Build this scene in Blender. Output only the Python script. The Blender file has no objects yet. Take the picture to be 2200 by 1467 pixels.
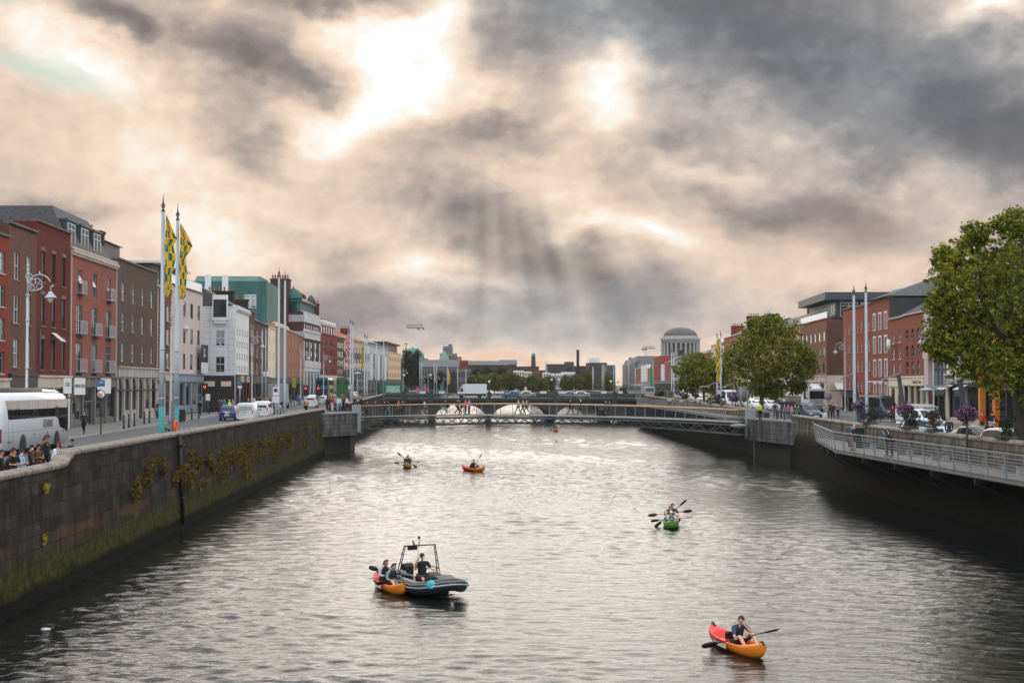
import bpy,bmesh,math,random
import numpy as np
from mathutils import Vector,Matrix
R=math.radians
rnd=random.Random(7)
sc=bpy.context.scene
COL=sc.collection
# ------------------------------------------------------------------ camera
F,CU,CV=3000.0,1100.0,733.5
CAM=Vector((0,0,7.6))
YAW,PITCH=math.atan(115/F),math.atan(94.5/F)
FWD=Vector((math.sin(YAW)*math.cos(PITCH),math.cos(YAW)*math.cos(PITCH),math.sin(PITCH)))
RIGHT=Vector((math.cos(YAW),-math.sin(YAW),0))
UP=RIGHT.cross(FWD)
cd=bpy.data.cameras.new('camera'); cam=bpy.data.objects.new('camera',cd); COL.objects.link(cam)
cam.location=CAM
cam.rotation_euler=(math.pi/2+PITCH,0,-YAW)
cd.sensor_width=36; cd.lens=F/2200*36
cd.clip_start=0.5; cd.clip_end=20000
sc.camera=cam
def ray(u,v): return FWD*F+RIGHT*(u-CU)+UP*(CV-v)
def atY(u,v,Y):
    d=ray(u,v); return CAM+d*(Y/d.y)
def atZ(u,v,Z):
    d=ray(u,v); return CAM+d*((Z-CAM.z)/d.z)
def atX(u,v,X):
    d=ray(u,v); return CAM+d*(X/d.x)
def zat(u,v,Y): return atY(u,v,Y).z
# ------------------------------------------------------------------ street geometry (metres; z = 0 is the river)
def lerp_tab(tab,y):
    if y <= tab[0][0]: return tab[0][1]
    for (a,p),(b,q) in zip(tab,tab[1:]):
        if y <= b: return p+(q-p)*(y-a)/(b-a)
    return tab[-1][1]
ZL=[(-50,3.58),(52,3.58),(74,3.74),(95,3.75),(150,4.05),(280,4.8),(300,4.95),(2000,5.0)]
ZR=[(-50,3.7),(110,3.75),(150,3.85),(280,4.7),(300,4.9),(2000,5.0)]
XL=[(-50,-15),(290,-15),(450,-14),(2000,-14)]                 # left river wall
XR=[(-50,27.2),(40,27.5),(93,29.0),(130,31.9),(160,32.8),(277,37.4),(290,38.7),(2000,60)]
FL=[(-50,-33),(178.5,-33),(180,-28.8),(230,-30),(280,-31),(310,-29.5),(345,-27),(400,-21),(450,-18),(600,-18)]
def zl(y): return lerp_tab(ZL,y)
def zr(y): return lerp_tab(ZR,y)
def xl(y): return lerp_tab(XL,y)
def xr(y): return lerp_tab(XR,y)
def fl(y): return lerp_tab(FL,y)
def fr(y): return 38.4+0.075*y
def hit(u,fx,v=828,y0=40,y1=900):
    """depth at which the sight line of column u meets the line x = fx(y)"""
    d=ray(u,v); s=d.x/d.y
    best=None; n=4000
    prev=s*y0-fx(y0)
    for i in range(1,n+1):
        y=y0+(y1-y0)*i/n
        g=s*y-fx(y)
        if (g <= 0) != (prev <= 0): return y
        prev=g
    return y1
# ------------------------------------------------------------------ objects
def thing(name,label,cat,loc=(0,0,0),rz=0.0,group=None,kind=None):
    o=bpy.data.objects.new(name,None); COL.objects.link(o)
    o.empty_display_size=0.2
    o.location=loc; o.rotation_euler=(0,0,rz)
    return tag(o,label,cat,group,kind)
def tag(o,label=None,cat=None,group=None,kind=None):
    if label: o['label']=label
    if cat: o['category']=cat
    if group: o['group']=group
    if kind: o['kind']=kind
    return o
def link(name,me,parent=None,mats=None):
    o=bpy.data.objects.new(name,me); COL.objects.link(o)
    if parent: o.parent=parent
    return o
KIDS={}
def copy_tree(o,parent=None):
    c=o.copy(); COL.objects.link(c)
    if parent is not None: c.parent=parent
    for ch in list(o.children): copy_tree(ch,c)
    return c
class MB:
    def __init__(self): self.v=[]; self.f=[]; self.m=[]; self.M=None; self.sm=False; self.mi=0; self.s=[]
    def add(self,vs,fs,mi=None):
        n=len(self.v); mi=self.mi if mi is None else mi
        for p in vs:
            p=Vector(p)
            if self.M is not None: p=self.M @ p
            self.v.append(p)
        for f in fs:
            self.f.append([i+n for i in f]); self.m.append(mi); self.s.append(self.sm)
    def quad(self,a,b,c,d,mi=None): self.add([a,b,c,d],[(0,1,2,3)],mi)
    def box(self,x0,x1,y0,y1,z0,z1,mi=None):
        self.add([(x0,y0,z0),(x1,y0,z0),(x1,y1,z0),(x0,y1,z0),(x0,y0,z1),(x1,y0,z1),(x1,y1,z1),(x0,y1,z1)],
                 [(0,3,2,1),(4,5,6,7),(0,1,5,4),(1,2,6,5),(2,3,7,6),(3,0,4,7)],mi)
    def cbox(self,c,s,mi=None):
        self.box(c[0]-s[0]/2,c[0]+s[0]/2,c[1]-s[1]/2,c[1]+s[1]/2,c[2]-s[2]/2,c[2]+s[2]/2,mi)
    def bar(self,p,q,w,h=None,mi=None):
        """square-section bar from p to q"""
        p,q=Vector(p),Vector(q); h=h or w
        d=(q-p).normalized()
        a=d.cross(Vector((0,0,1)))
        if a.length<1e-3: a=Vector((1,0,0))
        a.normalize(); b=a.cross(d)
        a *= w/2; b *= h/2
        self.add([p-a-b,p+a-b,p+a+b,p-a+b,q-a-b,q+a-b,q+a+b,q-a+b],
                 [(0,3,2,1),(4,5,6,7),(0,1,5,4),(1,2,6,5),(2,3,7,6),(3,0,4,7)],mi)
    def tube(self,pts,rs,n=8,mi=None,cap=True):
        pts=[Vector(p) for p in pts]
        if not isinstance(rs,(list,tuple)): rs=[rs]*len(pts)
        vs=[]; fs=[]
        ref=None
        for i,p in enumerate(pts):
            d=(pts[min(i+1,len(pts)-1)]-pts[max(i-1,0)])
            d=d.normalized() if d.length>1e-9 else Vector((0,0,1))
            if ref is None:
                ref=Vector((1,0,0)) if abs(d.x)<0.9 else Vector((0,1,0))
            a=(ref-d*ref.dot(d))
            if a.length<1e-4: a=d.orthogonal()
            a.normalize(); ref=a
            b=d.cross(a)
            for k in range(n):
                t=2*math.pi*k/n
                vs.append(p+(a*math.cos(t)+b*math.sin(t))*rs[i])
        for i in range(len(pts)-1):
            for k in range(n):
                k2=(k+1)%n
                fs.append((i*n+k,i*n+k2,(i+1)*n+k2,(i+1)*n+k))
        if cap:
            fs.append(tuple(range(n-1,-1,-1))); fs.append(tuple(range((len(pts)-1)*n,len(pts)*n)))
        sm=self.sm; self.sm=True; self.add(vs,fs,mi); self.sm=sm
    def lathe(self,prof,c=(0,0,0),n=12,mi=None,ax='z'):
        """prof = [(r, h)...]"""
        vs=[]; fs=[]
        for r,h in prof:
            for k in range(n):
                t=2*math.pi*k/n
                if ax == 'z': vs.append((c[0]+r*math.cos(t),c[1]+r*math.sin(t),c[2]+h))
                elif ax == 'y': vs.append((c[0]+r*math.cos(t),c[1]+h,c[2]-r*math.sin(t)))
                else: vs.append((c[0]+h,c[1]+r*math.cos(t),c[2]+r*math.sin(t)))
        m=len(prof)
        for i in range(m-1):
            for k in range(n):
                k2=(k+1)%n
                fs.append((i*n+k,i*n+k2,(i+1)*n+k2,(i+1)*n+k))
        if prof[0][0]>1e-6: fs.append(tuple(range(n-1,-1,-1)))
        if prof[-1][0]>1e-6: fs.append(tuple(range((m-1)*n,m*n)))
        sm=self.sm; self.sm=n>8; self.add(vs,fs,mi); self.sm=sm
    def ball(self,c,r,n=10,mi=None,sz=(1,1,1)):
        vs=[]; fs=[]; m=n // 2+1
        for i in range(m+1):
            a=math.pi*i/m
            for k in range(n):
                t=2*math.pi*k/n
                vs.append((c[0]+r*sz[0]*math.sin(a)*math.cos(t),c[1]+r*sz[1]*math.sin(a)*math.sin(t),c[2]-r*sz[2]*math.cos(a)))
        for i in range(m):
            for k in range(n):
                k2=(k+1)%n
                fs.append((i*n+k,i*n+k2,(i+1)*n+k2,(i+1)*n+k))
        sm=self.sm; self.sm=True; self.add(vs,fs,mi); self.sm=sm
    def prism(self,poly,a,b,ax='y',mi=None):
        """poly of 2-D points extruded along ax from a to b.  ax 'y': (x,z) ; 'x': (y,z) ; 'z': (x,y)"""
        n=len(poly)
        def P(p,t): return (p[0],t,p[1]) if ax == 'y' else ((t,p[0],p[1]) if ax == 'x' else (p[0],p[1],t))
        vs=[P(p,a) for p in poly]+[P(p,b) for p in poly]
        fs=[tuple(range(n)),tuple(range(2*n-1,n-1,-1))]+[(i,n+i,n+(i+1)%n,(i+1)%n) for i in range(n)]
        self.add(vs,fs,mi)
    def loft(self,rings,mi=None,cap=True,closed=True):
        n=len(rings[0]); vs=[p for r in rings for p in r]; fs=[]
        for i in range(len(rings)-1):
            for k in range(n if closed else n-1):
                k2=(k+1)%n
                fs.append((i*n+k,i*n+k2,(i+1)*n+k2,(i+1)*n+k))
        if cap and closed:
            fs.append(tuple(range(n-1,-1,-1))); fs.append(tuple(range((len(rings)-1)*n,len(rings)*n)))
        sm=self.sm; self.sm=True; self.add(vs,fs,mi); self.sm=sm
    def mesh(self,name,mats,fix=True):
        me=bpy.data.meshes.new(name)
        me.from_pydata([tuple(p) for p in self.v],[],self.f)
        if not isinstance(mats,(list,tuple)): mats=[mats]
        for m in mats: me.materials.append(m)
        if len(self.f):
            me.polygons.foreach_set('material_index',self.m)
            me.polygons.foreach_set('use_smooth',self.s)
        if fix:
            bm=bmesh.new(); bm.from_mesh(me)
            bmesh.ops.recalc_face_normals(bm,faces=bm.faces); bm.to_mesh(me); bm.free()
        me.update()
        return me
    def build(self,name,mats,parent=None,fix=True):
        return link(name,self.mesh(name,mats,fix),parent)
def bevel(o,w=0.03,seg=2,ang=40):
    m=o.modifiers.new('bevel','BEVEL'); m.width=w; m.segments=seg; m.limit_method='ANGLE'; m.angle_limit=R(ang)
    return o
def text_mesh(s,size,mat,extrude=0.004,bold=0.0,align='CENTER',sx=1.0,spacing=1.0):
    cu=bpy.data.curves.new('lettering','FONT'); cu.body=s; cu.size=size; cu.extrude=extrude; cu.offset=bold
    cu.align_x=align; cu.align_y='CENTER'; cu.resolution_u=2; cu.space_character=spacing
    o=bpy.data.objects.new('tmp',cu); COL.objects.link(o)
    dg=bpy.context.evaluated_depsgraph_get()
    me=bpy.data.meshes.new_from_object(o.evaluated_get(dg))
    bpy.data.objects.remove(o); bpy.data.curves.remove(cu)
    if sx != 1.0:
        for v in me.vertices: v.co.x *= sx
    me.materials.clear(); me.materials.append(mat)
    return me
def lettering(s,size,mat,parent,loc,rot=(math.pi/2,0,0),name='lettering',**kw):
    o=link(name,text_mesh(s,size,mat,**kw),parent)
    o.location=loc; o.rotation_euler=rot
    return o
# ------------------------------------------------------------------ materials
def S(r,g=None,b=None,k=1.0):
    """photo colour (0..255 sRGB) to linear"""
    if g is None: r,g,b=r
    def f(c):
        c /= 255.0
        return (c/12.92 if c <= 0.04045 else ((c+0.055)/1.055) ** 2.4)*k
    return (f(r),f(g),f(b),1)
class NT:
    """tiny node-tree writer"""
    def __init__(self,tree): self.t=tree; self.L=tree.links
    def n(self,typ,**kw):
        nd=self.t.nodes.new(typ)
        ins=kw.pop('ins',{})
        for k,v in kw.items(): setattr(nd,k,v)
        for k,v in ins.items():
            s=nd.inputs[k]
            if hasattr(v,'bl_idname') or isinstance(v,bpy.types.NodeSocket): self.L.new(v,s)
            else: s.default_value=v
        return nd
    def math(self,op,a,b=None,c=None,clamp=False):
        ins={0: a}
        if b is not None: ins[1]=b
        if c is not None: ins[2]=c
        return self.n('ShaderNodeMath',operation=op,use_clamp=clamp,ins=ins).outputs[0]
    def mix(self,f,a,b,blend='MIX'):
        nd=self.n('ShaderNodeMix',data_type='RGBA',blend_type=blend,clamp_factor=True)
        for i,v in ((0,f),(6,a),(7,b)):
            if isinstance(v,bpy.types.NodeSocket): self.L.new(v,nd.inputs[i])
            else: nd.inputs[i].default_value=v
        return nd.outputs[2]
    def ramp(self,f,stops,mode='LINEAR'):
        nd=self.n('ShaderNodeValToRGB',ins={0: f}); cr=nd.color_ramp; cr.interpolation=mode
        while len(cr.elements)<len(stops): cr.elements.new(0.5)
        for e,(p,c) in zip(cr.elements,stops): e.position=p; e.color=c if len(c) == 4 else (*c,1)
        return nd.outputs[0]
    def noise(self,vec,scale,detail=4,rough=0.55,out=0,dist=0.0):
        nd=self.n('ShaderNodeTexNoise',ins={'Scale': scale,'Detail': detail,'Roughness': rough,'Distortion': dist})
        if vec is not None: self.L.new(vec,nd.inputs['Vector'])
        return nd.outputs[out]
    def coord(self,which='Object'): return self.n('ShaderNodeTexCoord').outputs[which]
    def scale(self,vec,s):
        nd=self.n('ShaderNodeMapping',ins={'Vector': vec,'Scale': s}); return nd.outputs[0]
def new_mat(name):
    m=bpy.data.materials.new(name); m.use_nodes=True
    t=m.node_tree
    for x in list(t.nodes): t.nodes.remove(x)
    N=NT(t); out=N.n('ShaderNodeOutputMaterial')
    p=N.n('ShaderNodeBsdfPrincipled'); t.links.new(p.outputs[0],out.inputs[0])
    return m,N,p,out
MC={}
def M(name,col,rough=0.75,metal=0.0,var=0.18,scale=2.0,bump=0.0,bscale=20,streak=False,spec=0.5,trans=0.0,coat=0.0):
    if name in MC: return MC[name]
    m,N,p,out=new_mat(name)
    co=N.coord()
    if len(col) == 3: col=(*col,1)
    if streak: co2=N.scale(co,(1.0,1.0,0.18))
    else: co2=co
    f=N.noise(co2,scale,5,0.6)
    lo=tuple(c*(1-var) for c in col[:3])+(1,); hi=tuple(min(1,c*(1+var)) for c in col[:3])+(1,)
    N.L.new(N.ramp(f,[(0.3,lo),(0.7,hi)]),p.inputs['Base Color'])
    p.inputs['Roughness'].default_value=rough; p.inputs['Metallic'].default_value=metal
    p.inputs['Specular IOR Level'].default_value=spec
    if coat: p.inputs['Coat Weight'].default_value=coat
    if bump:
        b=N.n('ShaderNodeBump',ins={'Strength': bump,'Distance': 0.05,'Height': N.noise(co,bscale,4)})
        N.L.new(b.outputs[0],p.inputs['Normal'])
    MC[name]=m
    return m
def wallvec(N):
    """(x + y, z) of the object frame, so courses run level on all upright faces"""
    s=N.n('ShaderNodeSeparateXYZ',ins={0: N.coord()})
    a=N.math('ADD',s.outputs[0],s.outputs[1])
    return N.n('ShaderNodeCombineXYZ',ins={0: a,1: s.outputs[2],2: 0.0}).outputs[0],s
def brick(name,c1,c2,mortar,bw=0.23,bh=0.078,mort=0.012,stain=0.35,soot=S(40,36,34),bump=0.3,rough=0.9,seed=0.0):
    if name in MC: return MC[name]
    m,N,p,out=new_mat(name)
    vec,s=wallvec(N)
    b=N.n('ShaderNodeTexBrick',ins={'Vector': vec,'Color1': c1,'Color2': c2,'Mortar': mortar,'Scale': 1.0,'Mortar Size': mort,
            'Brick Width': bw,'Row Height': bh,'Bias':-0.1,'Mortar Smooth': 0.3})
    co=N.coord()
    f=N.noise(N.scale(co,(0.5,0.5,0.35)),1.0+seed*0.1,6,0.65)
    f2=N.noise(co,5.0,4,0.6)
    sf=N.math('MULTIPLY',N.math('SUBTRACT',f,0.42,clamp=True),stain*3.0,clamp=True)
    col=N.mix(sf,b.outputs[0],soot)
    col=N.mix(N.math('MULTIPLY',f2,0.35),col,tuple(c*0.55 for c in c1[:3])+(1,))
    N.L.new(col,p.inputs['Base Color']); p.inputs['Roughness'].default_value=rough
    p.inputs['Specular IOR Level'].default_value=0.25
    if bump:
        bb=N.n('ShaderNodeBump',ins={'Strength': bump,'Distance': 0.01,'Height': b.outputs['Fac']}); bb.invert=True
        N.L.new(bb.outputs[0],p.inputs['Normal'])
    MC[name]=m
    return m
def glass(name='window_glass',tint=(0.012,0.016,0.018),blind=(0.30,0.34,0.35),amount=0.48,rough=0.04):
    if name in MC: return MC[name]
    m,N,p,out=new_mat(name)
    r=N.n('ShaderNodeObjectInfo').outputs['Random']
    co=N.coord('Generated'); s=N.n('ShaderNodeSeparateXYZ',ins={0: co})
    # some windows have a pale blind or a curtain behind the pane
    isb=N.math('LESS_THAN',r,amount)
    lvl=N.math('MULTIPLY_ADD',N.math('FRACT',N.math('MULTIPLY',r,37.7)),0.8,0.1)
    top=N.math('GREATER_THAN',s.outputs[2],lvl)
    side=N.math('LESS_THAN',N.math('FRACT',N.math('MULTIPLY_ADD',s.outputs[0],1.0,N.math('MULTIPLY',r,9.1))),0.3)
    k=N.math('MULTIPLY',isb,N.math('MAXIMUM',top,side))
    dk=N.mix(N.noise(N.coord(),1.3,3),(*tint,1),tuple(min(1,c*4) for c in tint)+(1,))
    N.L.new(N.mix(k,dk,(*blind,1)),p.inputs['Base Color'])
    p.inputs['Roughness'].default_value=rough; p.inputs['IOR'].default_value=1.5
    b=N.n('ShaderNodeBump',ins={'Strength': 0.04,'Distance': 0.05,'Height': N.noise(N.coord(),0.8,2)})
    N.L.new(b.outputs[0],p.inputs['Normal'])
    MC[name]=m
    return m
def emis(name,col,strength):
    if name in MC: return MC[name]
    m,N,p,out=new_mat(name)
    p.inputs['Base Color'].default_value=col; p.inputs['Emission Color'].default_value=col; p.inputs['Emission Strength'].default_value=strength
    MC[name]=m; return m
GLASS=glass()
GLASS2=glass('shop_glass',(0.01,0.012,0.014),(0.25,0.22,0.18),0.2,0.05)
CARGLASS=glass('car_glass',(0.008,0.010,0.012),(0.02,0.02,0.02),0.0,0.03)
WHITE=M('white_paint',(0.72,0.74,0.74),0.5,var=0.06)
OFFWHITE=M('offwhite_paint',(0.62,0.62,0.58),0.6,var=0.1)
BLACK=M('black_paint',(0.015,0.015,0.016),0.5,var=0.2)
DARKGREY=M('dark_grey_paint',(0.05,0.053,0.058),0.55)
MIDGREY=M('mid_grey_paint',(0.2,0.205,0.21),0.6)
STEEL=M('galvanised_steel',(0.48,0.51,0.53),0.42,0.35,var=0.12,scale=6)
GREYPAINT=M('silver_grey_paint',(0.44,0.48,0.52),0.45,var=0.1)
STONE=M('pale_stone',(0.42,0.39,0.35),0.85,var=0.3,scale=1.4,streak=True,bump=0.2)
DARKSTONE=M('weathered_stone',(0.16,0.15,0.135),0.9,var=0.4,scale=1.5,streak=True,bump=0.3)
SLATE=M('roof_slate',(0.085,0.088,0.095),0.7,var=0.35,scale=4,bump=0.4,bscale=30)
COPPER=M('green_copper',S(50,100,94),0.6,var=0.3,scale=0.7,streak=True)
ZINC=M('dark_zinc',S(62,72,78),0.5,0.2,var=0.15,scale=0.8,streak=True)
TERRA=M('terracotta',(0.30,0.13,0.08),0.8)
RUBBER=M('rubber',(0.012,0.012,0.012),0.8)
RED=M('red_paint',(0.45,0.02,0.02),0.4)
WOOD=M('oak_wood',(0.42,0.27,0.15),0.6,scale=8)
LAMPRED=emis('red_signal_light',(1.0,0.05,0.04,1),3.0)
LAMPTAIL=emis('lit_tail_light',(0.7,0.03,0.03,1),0.25)
LAMPAMB=emis('amber_signal_light',(1.0,0.45,0.05,1),2.0)
LAMPWARM=emis('warm_lamp',(1.0,0.72,0.35,1),1.2)
HEADLIGHT=M('headlight_lens',(0.75,0.77,0.8),0.1,var=0.05)
# ------------------------------------------------------------------ sky, sun, view
w=bpy.data.worlds.new('World'); sc.world=w; w.use_nodes=True
wt=w.node_tree
for x in list(wt.nodes): wt.nodes.remove(x)
N=NT(wt)
SUN_AZ,SUN_EL=R(0.0),R(13.5)
sky=N.n('ShaderNodeTexSky',sky_type='NISHITA',sun_disc=False,sun_elevation=SUN_EL,sun_rotation=SUN_AZ,air_density=1.0,dust_density=2.0)
gen=N.coord('Generated')
sep=N.n('ShaderNodeSeparateXYZ',ins={0: gen})
az=N.math('ARCTAN2',sep.outputs[0],sep.outputs[1])
el=N.math('ARCSINE',sep.outputs[2])
P=N.n('ShaderNodeCombineXYZ',ins={0: az,1: el,2: 0.0}).outputs[0]
def vadd(a,b): return N.n('ShaderNodeVectorMath',operation='ADD',ins={0: a,1: b}).outputs[0]
def vscale(a,s):
    nd=N.n('ShaderNodeVectorMath',operation='SCALE',ins={0: a}); nd.inputs['Scale'].default_value=s; return nd.outputs[0]
def vsub(a,b): return N.n('ShaderNodeVectorMath',operation='SUBTRACT',ins={0: a,1: b}).outputs[0]
Pst=N.scale(P,(1.0,1.7,1.0))
w1=vscale(vsub(N.noise(Pst,9.0,5,0.55,out=1),(0.5,0.5,0.5)),0.075)
w2=vscale(vsub(N.noise(Pst,34.0,4,0.6,out=1),(0.5,0.5,0.5)),0.013)
Q=vadd(vadd(P,w1),w2)
Qs=vadd(P,vscale(w1,0.22))
def px(u,v): return ((u-985)/F,(828-v)/F)
def blob(u,v,ru,rv,ang,soft=0.0):
    """soft-edged elliptical cloud mass centred where the photo has it; 1 at the centre, 0 at the rim"""
    a,e=px(u,v)
    mp=N.n('ShaderNodeMapping',vector_type='TEXTURE',ins={'Vector': Q,'Location': (a,e,0),'Rotation': (0,0,R(-ang)),'Scale': (ru/F,rv/F,1)})
    ln=N.n('ShaderNodeVectorMath',operation='LENGTH',ins={0: mp.outputs[0]}).outputs['Value']
    return N.n('ShaderNodeMapRange',interpolation_type='SMOOTHSTEP',ins={0: ln,1: 1.0,2: soft,3: 0.0,4: 1.0}).outputs[0]
# thickness of the cloud: 0 thin and bright ... 1 thick and dark
DENSE=[  # u, v, ru, rv, tilt(deg, clockwise), amount
    (590,130,215,125,14,.62),(690,185,110,60,35,.34),(250,75,150,55,14,.42),(330,100,70,40,20,.2),(690,5,260,60,6,.48),
    (550,330,170,70,6,.40),(520,240,110,50,4,.14),(800,30,160,50,10,.28),
    (1500,-60,760,230,10,.50),(1900,190,680,300,22,.46),(2130,330,380,190,22,.34),(1760,270,360,140,30,.24),(1180,60,330,110,12,.34),
    (1120,130,260,90,4,.28),(980,300,330,120,-12,.34),(1130,270,230,90,5,.24),(1100,490,290,130,24,.36),(820,430,330,120,8,.28),(640,560,300,100,14,.26),
    (1480,420,420,110,12,.30),(1700,440,360,120,14,.30),(1960,520,420,130,8,.26),(1300,580,380,110,8,.30),(1130,680,950,130,0,.20),(1600,600,700,180,0,.12),(800,690,320,80,0,.26),
    (120,480,260,60,0,.12),(230,470,170,50,0,.14),(1880,400,120,60,0,.18),(1450,300,260,90,14,.22)]
THIN=[(860,230,560,330,0,.10),(330,400,620,210,0,.12),(1500,480,700,120,14,.08),(800,140,260,150,10,.36),(740,270,200,90,-30,.32),(960,90,110,90,0,.30),(1310,215,170,120,50,.30),(1340,130,110,100,60,.2),(1060,210,110,40,0,.2),
        (60,120,320,120,8,.22),(300,180,330,80,8,.20),(2090,80,160,70,4,.52),(2160,60,120,60,0,.25),(1560,370,300,60,22,.30),(1390,500,190,45,10,.30),(1240,470,120,40,-20,.30),
        (1840,440,220,60,24,.22),(350,620,500,160,0,.22),(440,520,200,90,30,.2),(1000,620,330,40,0,.22),(1700,600,430,70,6,.22),(640,250,80,60,0,.2),(1060,765,260,26,0,.22),(1500,765,420,30,0,.16),(900,570,240,50,-10,.25)]
base=N.math('MULTIPLY_ADD',N.math('SUBTRACT',N.noise(N.scale(P,(1.0,2.0,1.0)),5.0,8,0.58),0.5),0.62,0.42)
D=base
for b in DENSE: D=N.math('MULTIPLY_ADD',blob(*b[:5]),b[5],D)
for b in THIN: D=N.math('MULTIPLY_ADD',blob(*b[:5]),-b[5],D)
# wisps and crisp curdled edges
fine=N.math('SUBTRACT',N.noise(N.scale(Q,(1.0,2.2,1.0)),24.0,8,0.64),0.5)
def lit(scale,detail,rough,off,stretch=1.5):
    """puffs, lighter on the side that faces the hidden sun"""
    n0=N.noise(N.scale(Qs,(1.0,stretch,1.0)),scale,detail,rough)
    tow=N.n('ShaderNodeVectorMath',operation='NORMALIZE',ins={0: vsub((px(880,150)[0],px(880,150)[1],0.0),P)}).outputs[0]
    n1=N.noise(N.scale(vadd(Qs,vscale(tow,off)),(1.0,stretch,1.0)),scale,detail,rough)
    return N.math('SUBTRACT',n0,0.5),N.math('SUBTRACT',n0,n1)
l0,d0=lit(8.5,8,0.54,0.022)
l1,d1=lit(23.0,7,0.60,0.009)
l0s=N.n('ShaderNodeMapRange',interpolation_type='SMOOTHSTEP',ins={0: l0,1:-0.10,2: 0.13,3:-0.5,4: 0.5}).outputs[0]
D=N.math('MULTIPLY_ADD',l0s,0.26,D); D=N.math('MULTIPLY_ADD',l0,0.40,D); D=N.math('MULTIPLY_ADD',d0,-0.75,D)
D=N.math('MULTIPLY_ADD',l1,0.36,D); D=N.math('MULTIPLY_ADD',d1,-0.62,D)
fine2=N.math('SUBTRACT',N.noise(N.scale(Qs,(1.0,1.6,1.0)),75.0,5,0.6),0.5)
D=N.math('MULTIPLY_ADD',fine2,0.14,D)
# shafts fanning out below the hidden sun
sa,se=px(1040,-40)
ang=N.math('ARCTAN2',N.math('SUBTRACT',az,sa),N.math('SUBTRACT',se,el))
sh=N.noise(N.n('ShaderNodeCombineXYZ',ins={0: N.math('MULTIPLY_ADD',ang,8.0,3.3),1: 0.0,2: 0.0}).outputs[0],1.0,1.5,0.5)
shm=blob(1190,560,620,300,0)
D=N.math('MULTIPLY_ADD',N.math('MULTIPLY',N.math('SUBTRACT',sh,0.5),shm),-0.45,D)
# colours of the cloud by thickness
Dn=N.math('MULTIPLY',D,1/1.5)
def tones(st): return N.ramp(Dn,[(p/1.5,c) for p,c in st])
warm=tones([(0.0,S(255,253,247)),(0.10,S(255,244,229)),(0.24,S(248,224,202)),(0.40,S(230,206,186)),(0.56,S(202,184,170)),(0.76,S(163,152,145)),(1.0,S(128,121,118)),(1.45,S(98,93,92))])
cool=tones([(0.0,S(255,252,246)),(0.12,S(250,238,224)),(0.28,S(226,214,203)),(0.46,S(188,187,186)),(0.70,S(145,148,152)),(1.0,S(112,115,121)),(1.45,S(84,88,95))])
cf=N.math('ADD',N.math('ADD',blob(1850,180,1100,420,18),N.math('MULTIPLY',blob(1200,680,900,130,0),0.8),clamp=True),N.math('MULTIPLY',blob(1200,60,500,180,0),0.6),clamp=True)
cloud=N.mix(cf,warm,cool)
# salmon band low over the roofs, teal gaps top left
cloud=N.mix(N.math('MULTIPLY',blob(1060,770,330,34,2),0.75),cloud,S(240,190,160))
cloud=N.mix(N.math('MULTIPLY',blob(1750,560,500,160,0),0.30),cloud,S(226,198,180))
cloud=N.mix(N.math('MULTIPLY',blob(180,330,420,170,0),0.35),cloud,S(245,218,196))
gap=N.math('ADD',blob(110,185,240,45,6),blob(10,50,120,50,0),clamp=True)
gap=N.math('MULTIPLY',gap,0.95)
skyc=N.mix(0.88,vscale(sky.outputs[0],0.10),S(176,200,192))
front=N.mix(gap,cloud,skyc)
ray_=N.n('ShaderNodeMapRange',interpolation_type='SMOOTHSTEP',ins={0: sh,1: 0.36,2: 0.70,3: 0.0,4: 0.26}).outputs[0]
front=N.mix(N.math('MULTIPLY',ray_,N.math('MAXIMUM',shm,N.math('MULTIPLY',blob(620,470,420,260,0),0.6))),front,S(246,234,216))
hl=N.n('ShaderNodeMapRange',interpolation_type='SMOOTHSTEP',ins={0: D,1: 0.02,2:-0.42,3: 1.0,4: 3.2}).outputs[0]
front=N.n('ShaderNodeVectorMath',operation='SCALE',ins={0: front,'Scale': hl}).outputs[0]
# unseen sky above and behind the camera, brightened to lift the facades
hi=N.n('ShaderNodeMapRange',interpolation_type='SMOOTHSTEP',ins={0: el,1: 0.29,2: 0.75,3: 0.0,4: 1.0}).outputs[0]
back=N.n('ShaderNodeMapRange',interpolation_type='SMOOTHSTEP',ins={0: sep.outputs[1],1: 0.75,2:-0.1,3: 0.0,4: 1.0}).outputs[0]
k=N.math('MAXIMUM',hi,back)
BR=1.75
rear=N.mix(N.noise(gen,2.6,7,0.6),(BR*0.98,BR*0.99,BR*1.0,1),(BR*0.60,BR*0.66,BR*0.74,1))
full=N.mix(k,front,rear)
bg=N.n('ShaderNodeBackground',ins={'Color': vscale(full,10.0),'Strength': 0.1})
wo=N.n('ShaderNodeOutputWorld',ins={0: bg.outputs[0]})
w.cycles.sampling_method='MANUAL'; w.cycles.sample_map_resolution=1024
sd=bpy.data.lights.new('sun','SUN'); sun=bpy.data.objects.new('sun',sd); COL.objects.link(sun)
sd.energy=0.6; sd.angle=R(42); sd.color=(1.0,0.95,0.87)
sdir=Vector((math.sin(SUN_AZ)*math.cos(SUN_EL),math.cos(SUN_AZ)*math.cos(SUN_EL),math.sin(SUN_EL)))
sun.rotation_euler=(-sdir).to_track_quat('-Z','Y').to_euler(); sun.location=(0,0,60)
sc.view_settings.view_transform='Standard'; sc.view_settings.look='None'
sc.view_settings.exposure=0.0; sc.view_settings.gamma=1.0
sc.cycles.max_bounces=6; sc.cycles.glossy_bounces=3; sc.cycles.diffuse_bounces=3; sc.cycles.transmission_bounces=4
sc.cycles.use_denoising=True
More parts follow.
